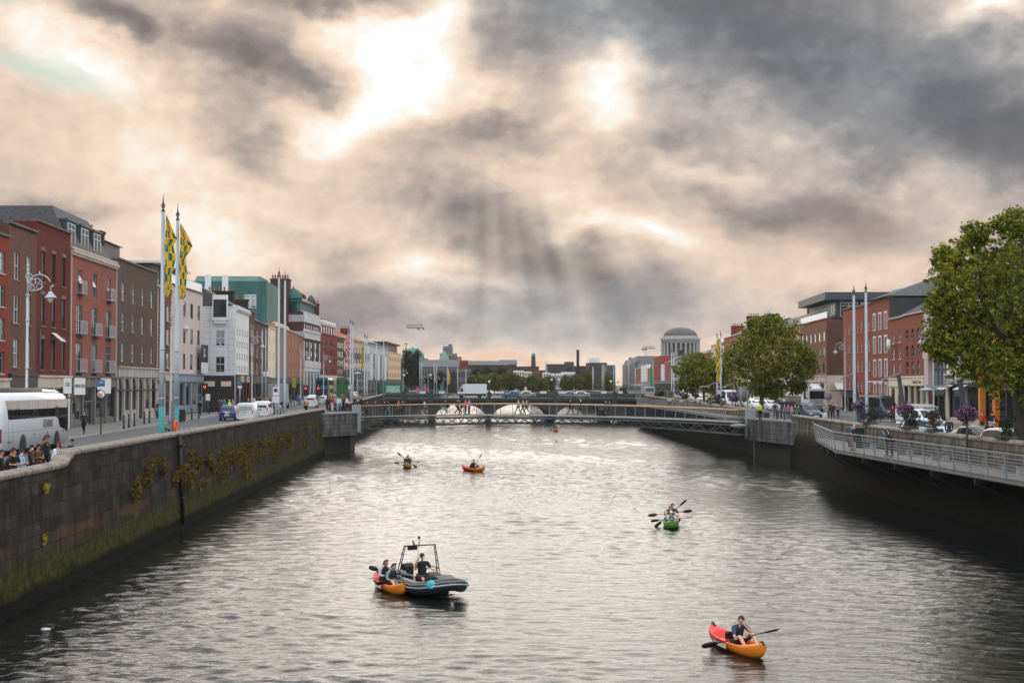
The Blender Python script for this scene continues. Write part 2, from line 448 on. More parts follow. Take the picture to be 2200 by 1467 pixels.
# ------------------------------------------------------------------ river
def water_mat():
    m,N,p,out=new_mat('river_water')
    co=N.coord()
    p.inputs['Base Color'].default_value=(0.008,0.010,0.009,1)
    p.inputs['Roughness'].default_value=0.03; p.inputs['IOR'].default_value=1.36
    n1=N.noise(N.scale(co,(0.75,1.25,1)),4.6,3,0.6,dist=0.3)
    n2=N.noise(N.scale(co,(0.9,1.2,1)),11.0,2,0.5)
    h=N.math('MULTIPLY_ADD',n2,0.22,n1)
    b=N.n('ShaderNodeBump',ins={'Strength': 0.30,'Distance': 0.08,'Height': h})
    N.L.new(b.outputs[0],p.inputs['Normal'])
    return m
WATER=water_mat()
rs=np.random.RandomState(3)
ys=[24.0]
while ys[-1]<330: ys.append(ys[-1]+max(0.075,ys[-1]*0.0022))
ys=np.array(ys)
xs=np.arange(-17,45.01,0.17)
X,Y=np.meshgrid(xs,ys)
Z=np.zeros_like(X)
for i in range(64):
    lam=0.30*(1.06 ** i) if i<36 else 0.4+rs.rand()*1.5
    th=rs.normal(math.pi/2,0.6)
    kx,ky=2*math.pi/lam*math.cos(th),2*math.pi/lam*math.sin(th)
    amp=0.0056*lam ** 0.75*(1.1 if lam<1.0 else 0.6)
    # waves finer than the grid die out with distance
    dy=np.maximum(0.075,Y*0.0022)
    Z += amp*np.clip((lam/dy-2.2)/2.0,0,1)*np.sin(kx*X+ky*Y+rs.rand()*6.28+0.6*np.sin(0.13*X+0.21*Y+i))
patch=0.65+0.5*np.sin(0.11*X+0.05*Y+1.0)*np.sin(0.045*Y+0.06*X)
Z *= patch
ny,nx=X.shape
verts=np.stack([X,Y,Z],-1).reshape(-1,3)
idx=np.arange(ny*nx).reshape(ny,nx)
faces=np.stack([idx[:-1,:-1],idx[:-1,1:],idx[1:,1:],idx[1:,:-1]],-1).reshape(-1,4)
me=bpy.data.meshes.new('river_water')
me.from_pydata(verts.tolist(),[],faces.tolist())
nv=len(me.vertices)
me.polygons.foreach_set('use_smooth',[True]*len(me.polygons))
me.materials.append(WATER); me.update()
tag(link('river_water',me),kind='structure')
mb=MB()
for (x0,x1,y0,y1) in ((-40,70,-60,24),(-40,80,330,3500)):
    mb.quad((x0,y0,-0.03),(x1,y0,-0.03),(x1,y1,-0.03),(x0,y1,-0.03))
mb.quad((-60,-60,-0.6),(90,-60,-0.6),(90,3500,-0.6),(-60,3500,-0.6))
tag(mb.build('far_water',WATER,fix=False),kind='structure')
# ------------------------------------------------------------------ ground, roads, pavements
ASPHALT=M('asphalt',(0.105,0.108,0.115),0.85,var=0.25,scale=0.8,bump=0.25,bscale=40)
PAVING=M('pavement_slabs',(0.20,0.195,0.185),0.9,var=0.2,scale=0.9,bump=0.2)
KERB=M('granite_kerb',(0.30,0.295,0.285),0.8,var=0.25)
EARTH=M('city_ground',(0.09,0.088,0.082),0.95,var=0.3,scale=0.05)
PAINT=M('road_paint',(0.62,0.62,0.60),0.7,var=0.25,scale=6)
stn=[-50,0,40,52,63,74,95,110,130,150,165,180,200,230,255,280,300]
def strip(name,fa,fb,fz,mat,dz=0.0,stations=stn,kind='structure'):
    mb=MB()
    for a,b in zip(stations,stations[1:]):
        mb.quad((fa(a),a,fz(a)+dz),(fb(a),a,fz(a)+dz),(fb(b),b,fz(b)+dz),(fa(b),b,fz(b)+dz))
    return tag(mb.build(name,mat,fix=False),kind=kind)
far=[300,450,700,1200,3500,9000]
mb=MB()
for a,b in zip(stn,stn[1:]):
    mb.quad((-4000,a,zl(a)-.02),(xl(a)-.3,a,zl(a)-.02),(xl(b)-.3,b,zl(b)-.02),(-4000,b,zl(b)-.02))
    mb.quad((xr(a)+.3,a,zr(a)-.02),(4000,a,zr(a)-.02),(4000,b,zr(b)-.02),(xr(b)+.3,b,zr(b)-.02))
for a,b in zip(far,far[1:]):
    mb.quad((-4000,a,zl(a)-.02),(xl(a)-.3,a,zl(a)-.02),(xl(b)-.3,b,zl(b)-.02),(-4000,b,zl(b)-.02))
    mb.quad((xr(a)+.3,a,zr(a)-.02),(4000,a,zr(a)-.02),(4000,b,zr(b)-.02),(xr(b)+.3,b,zr(b)-.02))
mb.quad((-4000,9000,5),(4000,9000,5),(4000,14000,5),(-4000,14000,5))
mb.quad((-14.5,3400,5),(60.5,3400,5),(60.5,9100,5),(-14.5,9100,5))
tag(mb.build('ground',EARTH,fix=False),kind='structure')
kl=lambda y: fl(y)+5.6 if y<179 else max(fl(y)+3.6,-27.4+(y-160)*0.02) if y<230 else fl(y)+3.4
strip('road',lambda y: kl(y),lambda y: xl(y)-2.2,zl,ASPHALT,0.0)
strip('road',lambda y: xr(y)+2.6,lambda y: fr(y)-4.0,zr,ASPHALT,0.0)
def pavement(name,fa,fb,fz,ka):
    """raised footway with a granite kerb along edge ka"""
    mb=MB()
    for a,b in zip(stn,stn[1:]):
        h=.12
        mb.quad((fa(a),a,fz(a)+h),(fb(a),a,fz(a)+h),(fb(b),b,fz(b)+h),(fa(b),b,fz(b)+h),0)
        s=1 if ka is fb else -1
        e0,e1=ka(a),ka(b)
        mb.quad((e0-s*.3,a,fz(a)+h+.004),(e0,a,fz(a)+h+.004),(e1,b,fz(b)+h+.004),(e1-s*.3,b,fz(b)+h+.004),1)
        mb.quad((e0,a,fz(a)-.01),(e0,a,fz(a)+h+.004),(e1,b,fz(b)+h+.004),(e1,b,fz(b)-.01),1)
    return tag(mb.build(name,[PAVING,KERB],fix=False),kind='structure')
pavement('pavement',lambda y: fl(y)-.1,kl,zl,kl)
_c=lambda y: xl(y)-2.2
pavement('pavement',_c,lambda y: xl(y)-.3,zl,_c)
_d=lambda y: xr(y)+2.6
pavement('pavement',lambda y: xr(y)+.3,_d,zr,_d)
_e=lambda y: fr(y)-4.0
pavement('pavement',_e,lambda y: fr(y)+.1,zr,_e)
mb=MB()                                                       # dashed lane line and far lane marks
y=60.0
while y<128:
    mb.quad((-23.68,y,zl(y)+.006),(-23.55,y,zl(y)+.006),(-23.55,y+1.0,zl(y+1)+.006),(-23.68,y+1.0,zl(y+1)+.006)); y += 2.0
y=165
while y<290:
    mb.quad((-21.6,y,zl(y)+.006),(-21.45,y,zl(y)+.006),(-21.45,y+9,zl(y+9)+.006),(-21.6,y+9,zl(y+9)+.006)); y += 11
for xx in (-17.9,):
    for a,b in ((150,180),(180,230),(230,285)):
        mb.quad((xx,a,zl(a)+.006),(xx+.18,a,zl(a)+.006),(xx+.18,b,zl(b)+.006),(xx,b,zl(b)+.006))
tag(mb.build('road_marking',PAINT,fix=False),kind='structure')
# ------------------------------------------------------------------ quay walls
def quay_stone(name,ca,cb,mort,green=True,dark=1.0,tz=0.0):
    m,N,p,out=new_mat(name)
    s=N.n('ShaderNodeSeparateXYZ',ins={0: N.coord()})
    vec=N.n('ShaderNodeCombineXYZ',ins={0: N.math('ADD',s.outputs[1],s.outputs[0]),1: s.outputs[2],2: 0.0}).outputs[0]
    wob=N.noise(N.coord(),0.7,3,out=1)
    vec2=N.n('ShaderNodeVectorMath',operation='MULTIPLY_ADD',ins={0: wob,1: (0.30,0.09,0),2: vec}).outputs[0]
    b=N.n('ShaderNodeTexBrick',ins={'Vector': vec2,'Color1': ca,'Color2': cb,'Mortar': mort,'Scale': 1.0,'Mortar Size': 0.028,'Brick Width': 1.25,'Row Height': 0.47,'Bias': 0.1,'Mortar Smooth': 0.4})
    b.offset=0.43
    co=N.coord()
    n1=N.noise(N.scale(co,(1,1,0.25)),1.1,7,0.68)
    n2=N.noise(co,3.2,6,0.68)
    col=N.mix(N.math('MULTIPLY',N.math('SUBTRACT',n1,0.42,clamp=True),4.2,clamp=True),b.outputs[0],(0.016*dark,0.0145*dark,0.013*dark,1))
    pale=N.math('MULTIPLY',N.math('SUBTRACT',n2,0.55,clamp=True),2.8,clamp=True)
    col=N.mix(pale,col,(0.11*dark,0.098*dark,0.082*dark,1))
    if green:
        n3=N.noise(N.scale(co,(1,0.35,1)),1.6,6,0.7)
        rag=N.math('MULTIPLY_ADD',N.math('SUBTRACT',n3,0.5),1.5,s.outputs[2])
        wet=N.n('ShaderNodeMapRange',interpolation_type='SMOOTHSTEP',ins={0: rag,1: 1.75+tz,2: 1.15+tz,3: 0.0,4: 1.0}).outputs[0]
        moss=N.ramp(n2,[(0.3,(0.012,0.014,0.003)),(0.5,(0.040,0.042,0.006)),(0.75,(0.115,0.100,0.016))])
        col=N.mix(N.math('MULTIPLY',wet,0.92),col,moss)
        rust=N.n('ShaderNodeMapRange',interpolation_type='SMOOTHSTEP',ins={0: N.math('ABSOLUTE',N.math('SUBTRACT',rag,2.0)),1: 0.45,2: 0.0,3: 0.0,4: 0.6}).outputs[0]
        rust=N.math('MULTIPLY',rust,N.math('MULTIPLY',N.math('SUBTRACT',N.noise(co,0.35,4),0.45,clamp=True),6.0,clamp=True))
        col=N.mix(rust,col,(0.15,0.06,0.025,1))
        tide_shade=N.n('ShaderNodeMapRange',interpolation_type='SMOOTHSTEP',ins={0: N.math('MULTIPLY_ADD',N.math('SUBTRACT',n3,0.5),0.8,s.outputs[2]),1: 0.80+tz*1.5,2: 0.42+tz,3: 0.0,4: 1.0}).outputs[0]
        col=N.mix(tide_shade,col,(0.006,0.006,0.005,1))  # tide stain; on the right wall, painted shade under the boardwalk
    N.L.new(col,p.inputs['Base Color'])
    p.inputs['Roughness'].default_value=0.92; p.inputs['Specular IOR Level'].default_value=0.12
    hgt=N.math('MULTIPLY_ADD',N.noise(co,6.0,6,0.65),0.6,N.math('MULTIPLY',b.outputs['Fac'],-1.0))
    bb=N.n('ShaderNodeBump',ins={'Strength': 0.8,'Distance': 0.05,'Height': hgt})
    N.L.new(bb.outputs[0],p.inputs['Normal'])
    return m
QUAY=quay_stone('quay_stone',(0.072,0.060,0.047,1),(0.026,0.023,0.020,1),(0.042,0.037,0.030,1))
QUAYR=quay_stone('quay_stone_right',(0.22,0.19,0.155,1),(0.15,0.13,0.105,1),(0.06,0.05,0.045,1),True,2.0,1.7)  # raised near-black band paints the boardwalk's shade into the stone
COPING=M('coping_stone',(0.24,0.205,0.165),0.9,var=0.45,scale=2.2,bump=0.6,bscale=14)
def quay_wall(name,label,fx,side,tops,mat,cop,y0,y1,step=3.0,thick=0.55):
    """river wall with parapet; side = +1 when the river is on the +x side"""
    root=thing(name,label,'river wall',(0,0,0))
    mb=MB(); mc=MB(); y=y0
    cuts=sorted(set([y0,y1]+[t[0] for t in tops if y0<t[0]<y1]+list(np.arange(y0,y1,step))))
    def top(y,eps):
        return lerp_tab(tops,y+eps)
    for a,b in zip(cuts,cuts[1:]):
        ta,tb=top(a,1e-4),top(b,-1e-4)
        xa,xb=fx(a),fx(b)
        bat=0.35
        # face (slight batter), top under the coping, back
        mb.quad((xa+side*bat,a,-1.0),(xb+side*bat,b,-1.0),(xb,b,tb-.2),(xa,a,ta-.2))
        mb.quad((xa-side*thick,a,2.5),(xb-side*thick,b,2.5),(xb-side*thick,b,tb-.2),(xa-side*thick,a,ta-.2))
        o=.06
        j=0.018
        L=[(xa+side*o,ta-.2),(xa+side*(o),ta-.05),(xa-side*.08,ta+.03),(xa-side*(thick-.1),ta+.03),(xa-side*(thick+o),ta-.05),(xa-side*(thick+o),ta-.2)]
        Rr=[(xb+side*o,tb-.2),(xb+side*(o),tb-.05),(xb-side*.08,tb+.03),(xb-side*(thick-.1),tb+.03),(xb-side*(thick+o),tb-.05),(xb-side*(thick+o),tb-.2)]
        mc.loft([[(p[0],a,p[1]) for p in L],[(p[0],b,p[1]) for p in Rr]])
        mc.s[-7:]=[False]*min(7,len(mc.s))
    mb.build('wall',mat,root); mc.build('coping',cop,root)
    return root
TL=[(-60,4.68),(53.4,4.68),(54.2,4.74),(55.2,5.1),(150,5.06),(165,5.0)]
quay_wall('river_wall','long dark stone river wall on the left bank with weeds and green moss',lambda y:-15.0,1,TL,QUAY,COPING,-20,158)
quay_wall('river_wall','far stretch of left river wall between footbridge and iron road bridge',lambda y:-15.0,1,[(160,5.0),(290,5.95)],QUAY,COPING,168,288)
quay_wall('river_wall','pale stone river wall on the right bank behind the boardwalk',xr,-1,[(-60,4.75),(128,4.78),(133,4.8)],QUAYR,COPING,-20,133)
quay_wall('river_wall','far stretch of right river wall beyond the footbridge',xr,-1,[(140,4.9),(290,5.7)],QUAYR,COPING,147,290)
quay_wall('river_wall','left embankment wall upstream of the iron road bridge',xl,1,[(290,5.9),(900,6.0)],QUAY,COPING,312,900,40)
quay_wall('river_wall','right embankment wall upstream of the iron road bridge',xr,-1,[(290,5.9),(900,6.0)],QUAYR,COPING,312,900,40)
# iron drain pipe down the left wall
mb=MB(); mb.tube([(-14.86,75.2,5.0),(-14.78,75.2,3.0),(-14.62,75.2,0.2)],.11,10)
for z in (4.4,3.0,1.6): mb.box(-15.0,-14.6,75.0,75.4,z,z+.08)
tag(mb.build('drain_pipe',BLACK),'black iron drain pipe running down the mossy left river wall','pipe')
# ------------------------------------------------------------------ weeds on the wall
def leafy(name,pts,size,mat,parent=None,spread=0.3,per=30,seed=1,droop=0.0,mats=None,fold=True,flat=1.0):
    """a cloud of small leaves round the given points"""
    r=np.random.RandomState(seed)
    pts=np.asarray(pts,float)
    n=len(pts)*per
    c=np.repeat(pts,per,0)
    d=r.normal(0,1,(n,3)); d /= np.linalg.norm(d,axis=1)[:,None]+1e-9
    sp=np.repeat(np.broadcast_to(np.asarray(spread,float),(len(pts),)),per)
    c=c+d*(sp*r.rand(n) ** 0.5)[:,None]*np.array([1,1,flat])
    c[:,2] -= droop*r.rand(n)
    a=r.normal(0,1,(n,3)); a /= np.linalg.norm(a,axis=1)[:,None]+1e-9
    b=np.cross(a,r.normal(0,1,(n,3))); b /= np.linalg.norm(b,axis=1)[:,None]+1e-9
    s=size*(0.4+1.4*r.rand(n) ** 1.5)[:,None]
    nn=np.cross(a,b)
    v=np.stack([c-a*s,c+b*s*.55+nn*s*.18,c+a*s,c-b*s*.55+nn*s*.18],1).reshape(-1,3)
    f=np.arange(n*4).reshape(-1,4)
    me=bpy.data.meshes.new(name)
    me.from_pydata(v.tolist(),[],f.tolist())
    mats=mats or [mat]
    for m in mats: me.materials.append(m)
    if len(mats)>1: me.polygons.foreach_set('material_index',r.randint(0,len(mats),n).tolist())
    me.update()
    return link(name,me,parent)
def leaf_mat(name,stops,trans=0.25,rough=0.55,scale=0.35):
    if name in MC: return MC[name]
    m,N,p,out=new_mat(name)
    g=N.n('ShaderNodeNewGeometry')
    f=N.math('MULTIPLY_ADD',g.outputs['Random Per Island'],0.55,N.math('MULTIPLY',N.noise(N.coord(),scale,3),0.5))
    col=N.ramp(f,stops)
    N.L.new(col,p.inputs['Base Color']); p.inputs['Roughness'].default_value=rough; p.inputs['Specular IOR Level'].default_value=0.3
    tr=N.n('ShaderNodeBsdfTranslucent',ins={0: col})
    mx=N.n('ShaderNodeMixShader',ins={0: trans,1: p.outputs[0],2: tr.outputs[0]})
    N.L.new(mx.outputs[0],out.inputs[0])
    MC[name]=m
    return m
WEED=leaf_mat('wall_weed',[(0.2,S(60,48,20)),(0.45,S(100,74,28)),(0.65,S(128,96,36)),(0.85,S(100,98,34))])
WEED2=leaf_mat('green_weed',[(0.2,S(50,52,16)),(0.6,S(92,92,30)),(0.9,S(140,130,40))])
r=random.Random(11)
pts=[]; spr=[]
def clump(u,v,n,hgt,wid):
    p=atX(u,v,-14.85)
    for i in range(n):
        t=r.random()
        z=p.z-hgt*t
        pts.append((-14.95+0.34*(5.1-z)/5.1+.06,p.y+r.gauss(0,wid*(.5+.9*(1-t))),z)); spr.append(.16+.12*r.random())
for u,v,n,h,wd in [(470,990,26,1.2,1.3),(530,975,40,1.6,2.2),(590,955,30,1.2,2.4),(430,1010,16,1.0,1.0),(650,935,24,1.3,2.6),(410,970,10,.5,.5),(615,950,14,.5,2.0),(290,1028,26,.9,.55),(312,1005,22,.8,.35),(327,985,14,.55,.35),(350,985,14,.8,.28),(392,1000,40,.9,.6),(402,1012,30,.8,.6),(425,985,24,.6,.5),(445,975,20,.5,.5),(455,985,30,.7,.7),(478,968,36,.9,.9),
                       (500,962,40,1.0,.9),(520,955,50,1.3,1.1),(540,950,50,1.2,1.1),(560,942,44,1.1,1.2),(580,940,34,.9,1.3),(600,932,36,.9,1.5),(622,925,36,.9,1.6),(560,968,20,.5,1.2),(505,985,20,.4,1.0),(478,1002,14,.4,.6),
                       (640,915,24,.7,1.6),(660,905,18,.6,1.8),(680,912,26,1.3,1.2),(372,1015,14,.5,.4)]:
    clump(u,v,n,h,wd)
w_=leafy('wall_weed',pts,.065,WEED,spread=spr,per=20,seed=5,mats=[WEED,WEED,WEED2])
tag(w_,'ochre and green weeds hanging from the joints of the left river wall','weeds',kind='stuff')
for u,v,lab in ((101,1048,'tiny yellow weed high on the dark near part of the left river wall'),(95,1160,'tiny yellow weed low on the dark near part of the left river wall')):
    p=atX(u,v,-14.8)
    o=leafy('wall_weed',[(0,.03*i,.06*i) for i in range(-2,3)],.06,leaf_mat('yellow_weed',[(0.2,S(150,130,30)),(.8,S(190,170,50))]),spread=.12,per=14,seed=u)
    o.location=p; tag(o,lab,'weed')
# ------------------------------------------------------------------ building kit
# local frame of a building: x along its street front, front face at y = 0, y > 0 inside, z = 0 at the pavement
BR_ORANGE=brick('brick_orange_red',S(160,62,42),S(134,50,36),S(120,80,66),stain=.10)
BR_BROWNRED=brick('brick_brown_red',S(128,84,70),S(104,66,56),S(110,92,82),stain=.30)
BR_DEEP=brick('brick_deep_red',S(122,52,45),S(98,42,38),S(96,56,50),stain=.18)
BR_TERRA=brick('brick_terracotta',S(166,98,82),S(146,82,68),S(150,100,86),stain=.12)
BR_DARK=brick('brick_dark_brown',S(112,88,74),S(84,64,54),S(104,94,86),stain=.40)
BR_DARK2=brick('brick_dark_brown_plain',S(116,78,62),S(98,62,52),S(90,74,66),stain=.25)
BR_PARTY=brick('brick_party_wall',S(88,58,54),S(72,46,44),S(70,54,50),stain=.30)
BR_ORANGE2=brick('brick_pale_orange',S(172,110,88),S(154,94,74),S(150,110,92),stain=.08)
BR_CRIMSON=brick('brick_crimson',S(158,66,56),S(138,54,48),S(120,66,58),stain=.08)
BR_RED=brick('brick_warm_red',S(164,88,68),S(140,72,58),S(140,100,86),stain=.14)
BR_RED2=brick('brick_plain_red',S(170,84,60),S(150,72,54),S(130,80,66),stain=.10)
BR_PINK=brick('brick_pink',S(196,138,118),S(184,124,106),S(170,130,114),stain=.08)
BR_BUFF=brick('brick_buff_brown',S(150,106,80),S(128,86,64),S(120,92,74),stain=.15)
BR_SOOT=brick('brick_sooty',S(70,58,50),S(52,44,40),S(50,44,40),stain=.4)
ST_PINK=M('pinkish_stone',S(206,188,182),.85,var=.1,scale=.9,streak=True)
ST_WHITE=M('white_render',S(224,224,222),.8,var=.07,scale=.8,streak=True)
ST_GREYWHITE=M('grey_white_render',S(214,217,220),.8,var=.10,scale=.8,streak=True)
ST_CREAM=M('cream_render',S(232,220,196),.8,var=.07,scale=.8,streak=True)
ST_TAN=M('tan_render',S(224,190,156),.8,var=.06,scale=.8)
ST_SUN=M('biscuit_render',S(208,184,164),.8,var=.08,scale=.8,streak=True)
ST_TAUPE=M('taupe_render',S(142,118,104),.85,var=.12)
ST_GREY=M('grey_render',S(150,154,158),.8,var=.12,scale=.8)
ST_DGREY=M('dark_grey_cladding',S(78,82,86),.6,var=.12)
ST_BLUEGREY=M('blue_grey_paint',S(132,146,156),.6,var=.06)
ST_PALE=M('pale_limestone',S(196,182,168),.85,var=.18,scale=1.1,streak=True,bump=.15)
ST_PORT=M('portland_stone',S(196,196,196),.85,var=.16,scale=.9,streak=True)
TILE_RED=M('red_roof_tile',S(150,86,62),.85,var=.3,scale=5,bump=.4,bscale=25)
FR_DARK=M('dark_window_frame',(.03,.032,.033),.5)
FR_TEAL=M('teal_window_frame',S(110,150,146),.5,var=.05)
SHOPDARK=M('dark_shop_paint',(.022,.02,.02),.45)
SHOPGREEN=M('bottle_green_paint',S(24,40,34),.45)
SHOPMAROON=M('maroon_paint',S(86,28,26),.45)
SIGNWHITE=M('white_signboard',S(232,234,232),.5,var=.03)
SIGNCREAM=M('cream_signboard',S(226,200,176),.6,var=.05)
SIGNBLACK=M('black_lettering',(.012,.012,.012),.5)
SIGNRED=M('dark_red_lettering',S(130,30,30),.5)
def panel(mb,W,H,ops,split=None,y=0.0,depth=.22,z0=0.0):
    """upright wall with real openings and reveals"""
    xs=sorted({0.0,W} | {o[0] for o in ops} | {o[1] for o in ops})
    zs=sorted({z0,H} | {o[2] for o in ops} | {o[3] for o in ops} | ({split} if split else set()))
    xs=[x for x in xs if -1e-6 <= x <= W+1e-6]; zs=[z for z in zs if z0-1e-6 <= z <= H+1e-6]
    for a,b in zip(xs,xs[1:]):
        for c,d in zip(zs,zs[1:]):
            mx,mz=(a+b)/2,(c+d)/2
            if any(o[0]<mx<o[1] and o[2]<mz<o[3] for o in ops): continue
            mb.quad((a,y,c),(b,y,c),(b,y,d),(a,y,d),1 if split and mz<split else 0)
    for o in ops:
        x0,x1,c,d=o[:4]; mi=1 if split and (c+d)/2<split else 0
        Y=y+depth
        mb.quad((x0,y,c),(x0,Y,c),(x0,Y,d),(x0,y,d),mi); mb.quad((x1,Y,c),(x1,y,c),(x1,y,d),(x1,Y,d),mi)
        mb.quad((x0,y,c),(x1,y,c),(x1,Y,c),(x0,Y,c),mi); mb.quad((x0,Y,d),(x1,Y,d),(x1,y,d),(x0,y,d),mi)
        if len(o)>4 and o[4] == 'arch':
            r=(x1-x0)/2; xc=(x0+x1)/2; zs_=d-r*.85; n=8
            for s in (-1,1):
                arc=[(xc+s*r*math.cos(math.pi/2*i/n),zs_+r*.85*math.sin(math.pi/2*i/n)) for i in range(n+1)]
                for (p,q) in zip(arc,arc[1:]):
                    mb.quad((p[0],y,p[1]),(q[0],y,q[1]),(q[0],y,d),(p[0],y,d),mi)
                    mb.quad((p[0],y,p[1]),(q[0],y,q[1]),(q[0],Y,q[1]),(p[0],Y,p[1]),mi)
WC={}
def win_meshes(w,h,style,frame,gl,full):
    key=(round(w,2),round(h,2),style,frame.name,gl.name,full)
    if key in WC: return WC[key]
    w,h=key[0],key[1]
    f=MB(); t=.07; yb,ye=.10,.17
    f.box(0,t,yb,ye,0,h); f.box(w-t,w,yb,ye,0,h); f.box(t,w-t,yb,ye,0,t); f.box(t,w-t,yb,ye,h-t,h)
    if style == 'sash':
        f.box(t,w-t,yb-.02,ye,h*.5-.035,h*.5+.035)
        if w>.95: f.box(w/2-.015,w/2+.015,yb+.03,ye-.002,t,h-t)
    elif style == 'casement':
        f.box(w/2-.04,w/2+.04,yb,ye-.002,t,h-t)
        f.box(t,w-t,yb+.01,ye-.004,h*.72-.03,h*.72+.03)
    elif style == 'mullion':
        for i in (1,2): f.box(w*i/3-.03,w*i/3+.03,yb,ye-.002,t,h-t)
        f.box(t,w-t,yb+.01,ye-.004,h*.4-.03,h*.4+.03)
    elif style == 'door':
        f.box(t,w-t,yb+.01,ye-.004,2.1,2.18); f.box(w/2-.03,w/2+.03,yb,ye-.002,t,2.1)
    if full:
        fm=f.mesh('frame',[frame]); g=MB(); g.quad((t,.15,t),(w-t,.15,t),(w-t,.15,h-t),(t,.15,h-t)); gm=g.mesh('window',[gl],False)
        s=MB(); s.box(-.08,w+.08,-.07,.2,-.1,-.002); smm=None
        WC[key]=(gm,fm,s)
    else:
        f.quad((t,.15,t),(w-t,.15,t),(w-t,.15,h-t),(t,.15,h-t),1)
        WC[key]=(f.mesh('window',[frame,gl]),None,None)
    return WC[key]
SILLC={}
def window(root,x,z,w,h,style='sash',frame=None,gl=None,full=True,sill=STONE,name='window',side=None):
    frame=frame or OFFWHITE; gl=gl or GLASS
    gm,fm,s=win_meshes(w,h,style,frame,gl,full)
    o=link(name,gm,root)
    if side is None: o.location=(x,0,z)
    else:                       # side walls: (position matrix)
        o.matrix_local=side @ Matrix.Translation((x,0,z))
    if full:
        link('frame',fm,o)
        if sill is not None and s is not None:
            k=(id(s),sill.name)
            if k not in SILLC: SILLC[k]=s.mesh('sill',[sill])
            link('sill',SILLC[k],o)
    return o
def chimney(root,x,y,z,w,d,h,mat,pots=4):
    mb=MB(); mb.box(x-w/2,x+w/2,y-d/2,y+d/2,z-1.5,z+h); mb.box(x-w/2-.1,x+w/2+.1,y-d/2-.1,y+d/2+.1,z+h-.22,z+h+.03)
    c=mb.build('chimney',mat,root)
    for i in range(pots):
        t=(i+.5)/pots-.5
        q=MB()
        px_,py_=(x+t*w*.85,y) if w >= d else (x,y+t*d*.85)
        q.lathe([(.13,0),(.11,.5),(.15,.52),(.13,.62)],(px_,py_,z+h+.03),8)
        q.build('chimney_pot',TERRA,c)
    return c
def front_frame(u0,u1,side,base=None):
    fx,fz=(fl,zl) if side == 'L' else (fr,zr)
    y0,y1=hit(u0,fx),hit(u1,fx)
    if side == 'L' and u0<505 <= u1+200 and u0 >= 500: y0=max(y0,180.0)
    p0,p1=Vector((fx(y0),y0,0)),Vector((fx(y1),y1,0))
    d=p1-p0
    return y0,y1,p0,d.length,math.atan2(d.y,d.x),(fz(y0)+fz(y1))/2+.12
BLD={}
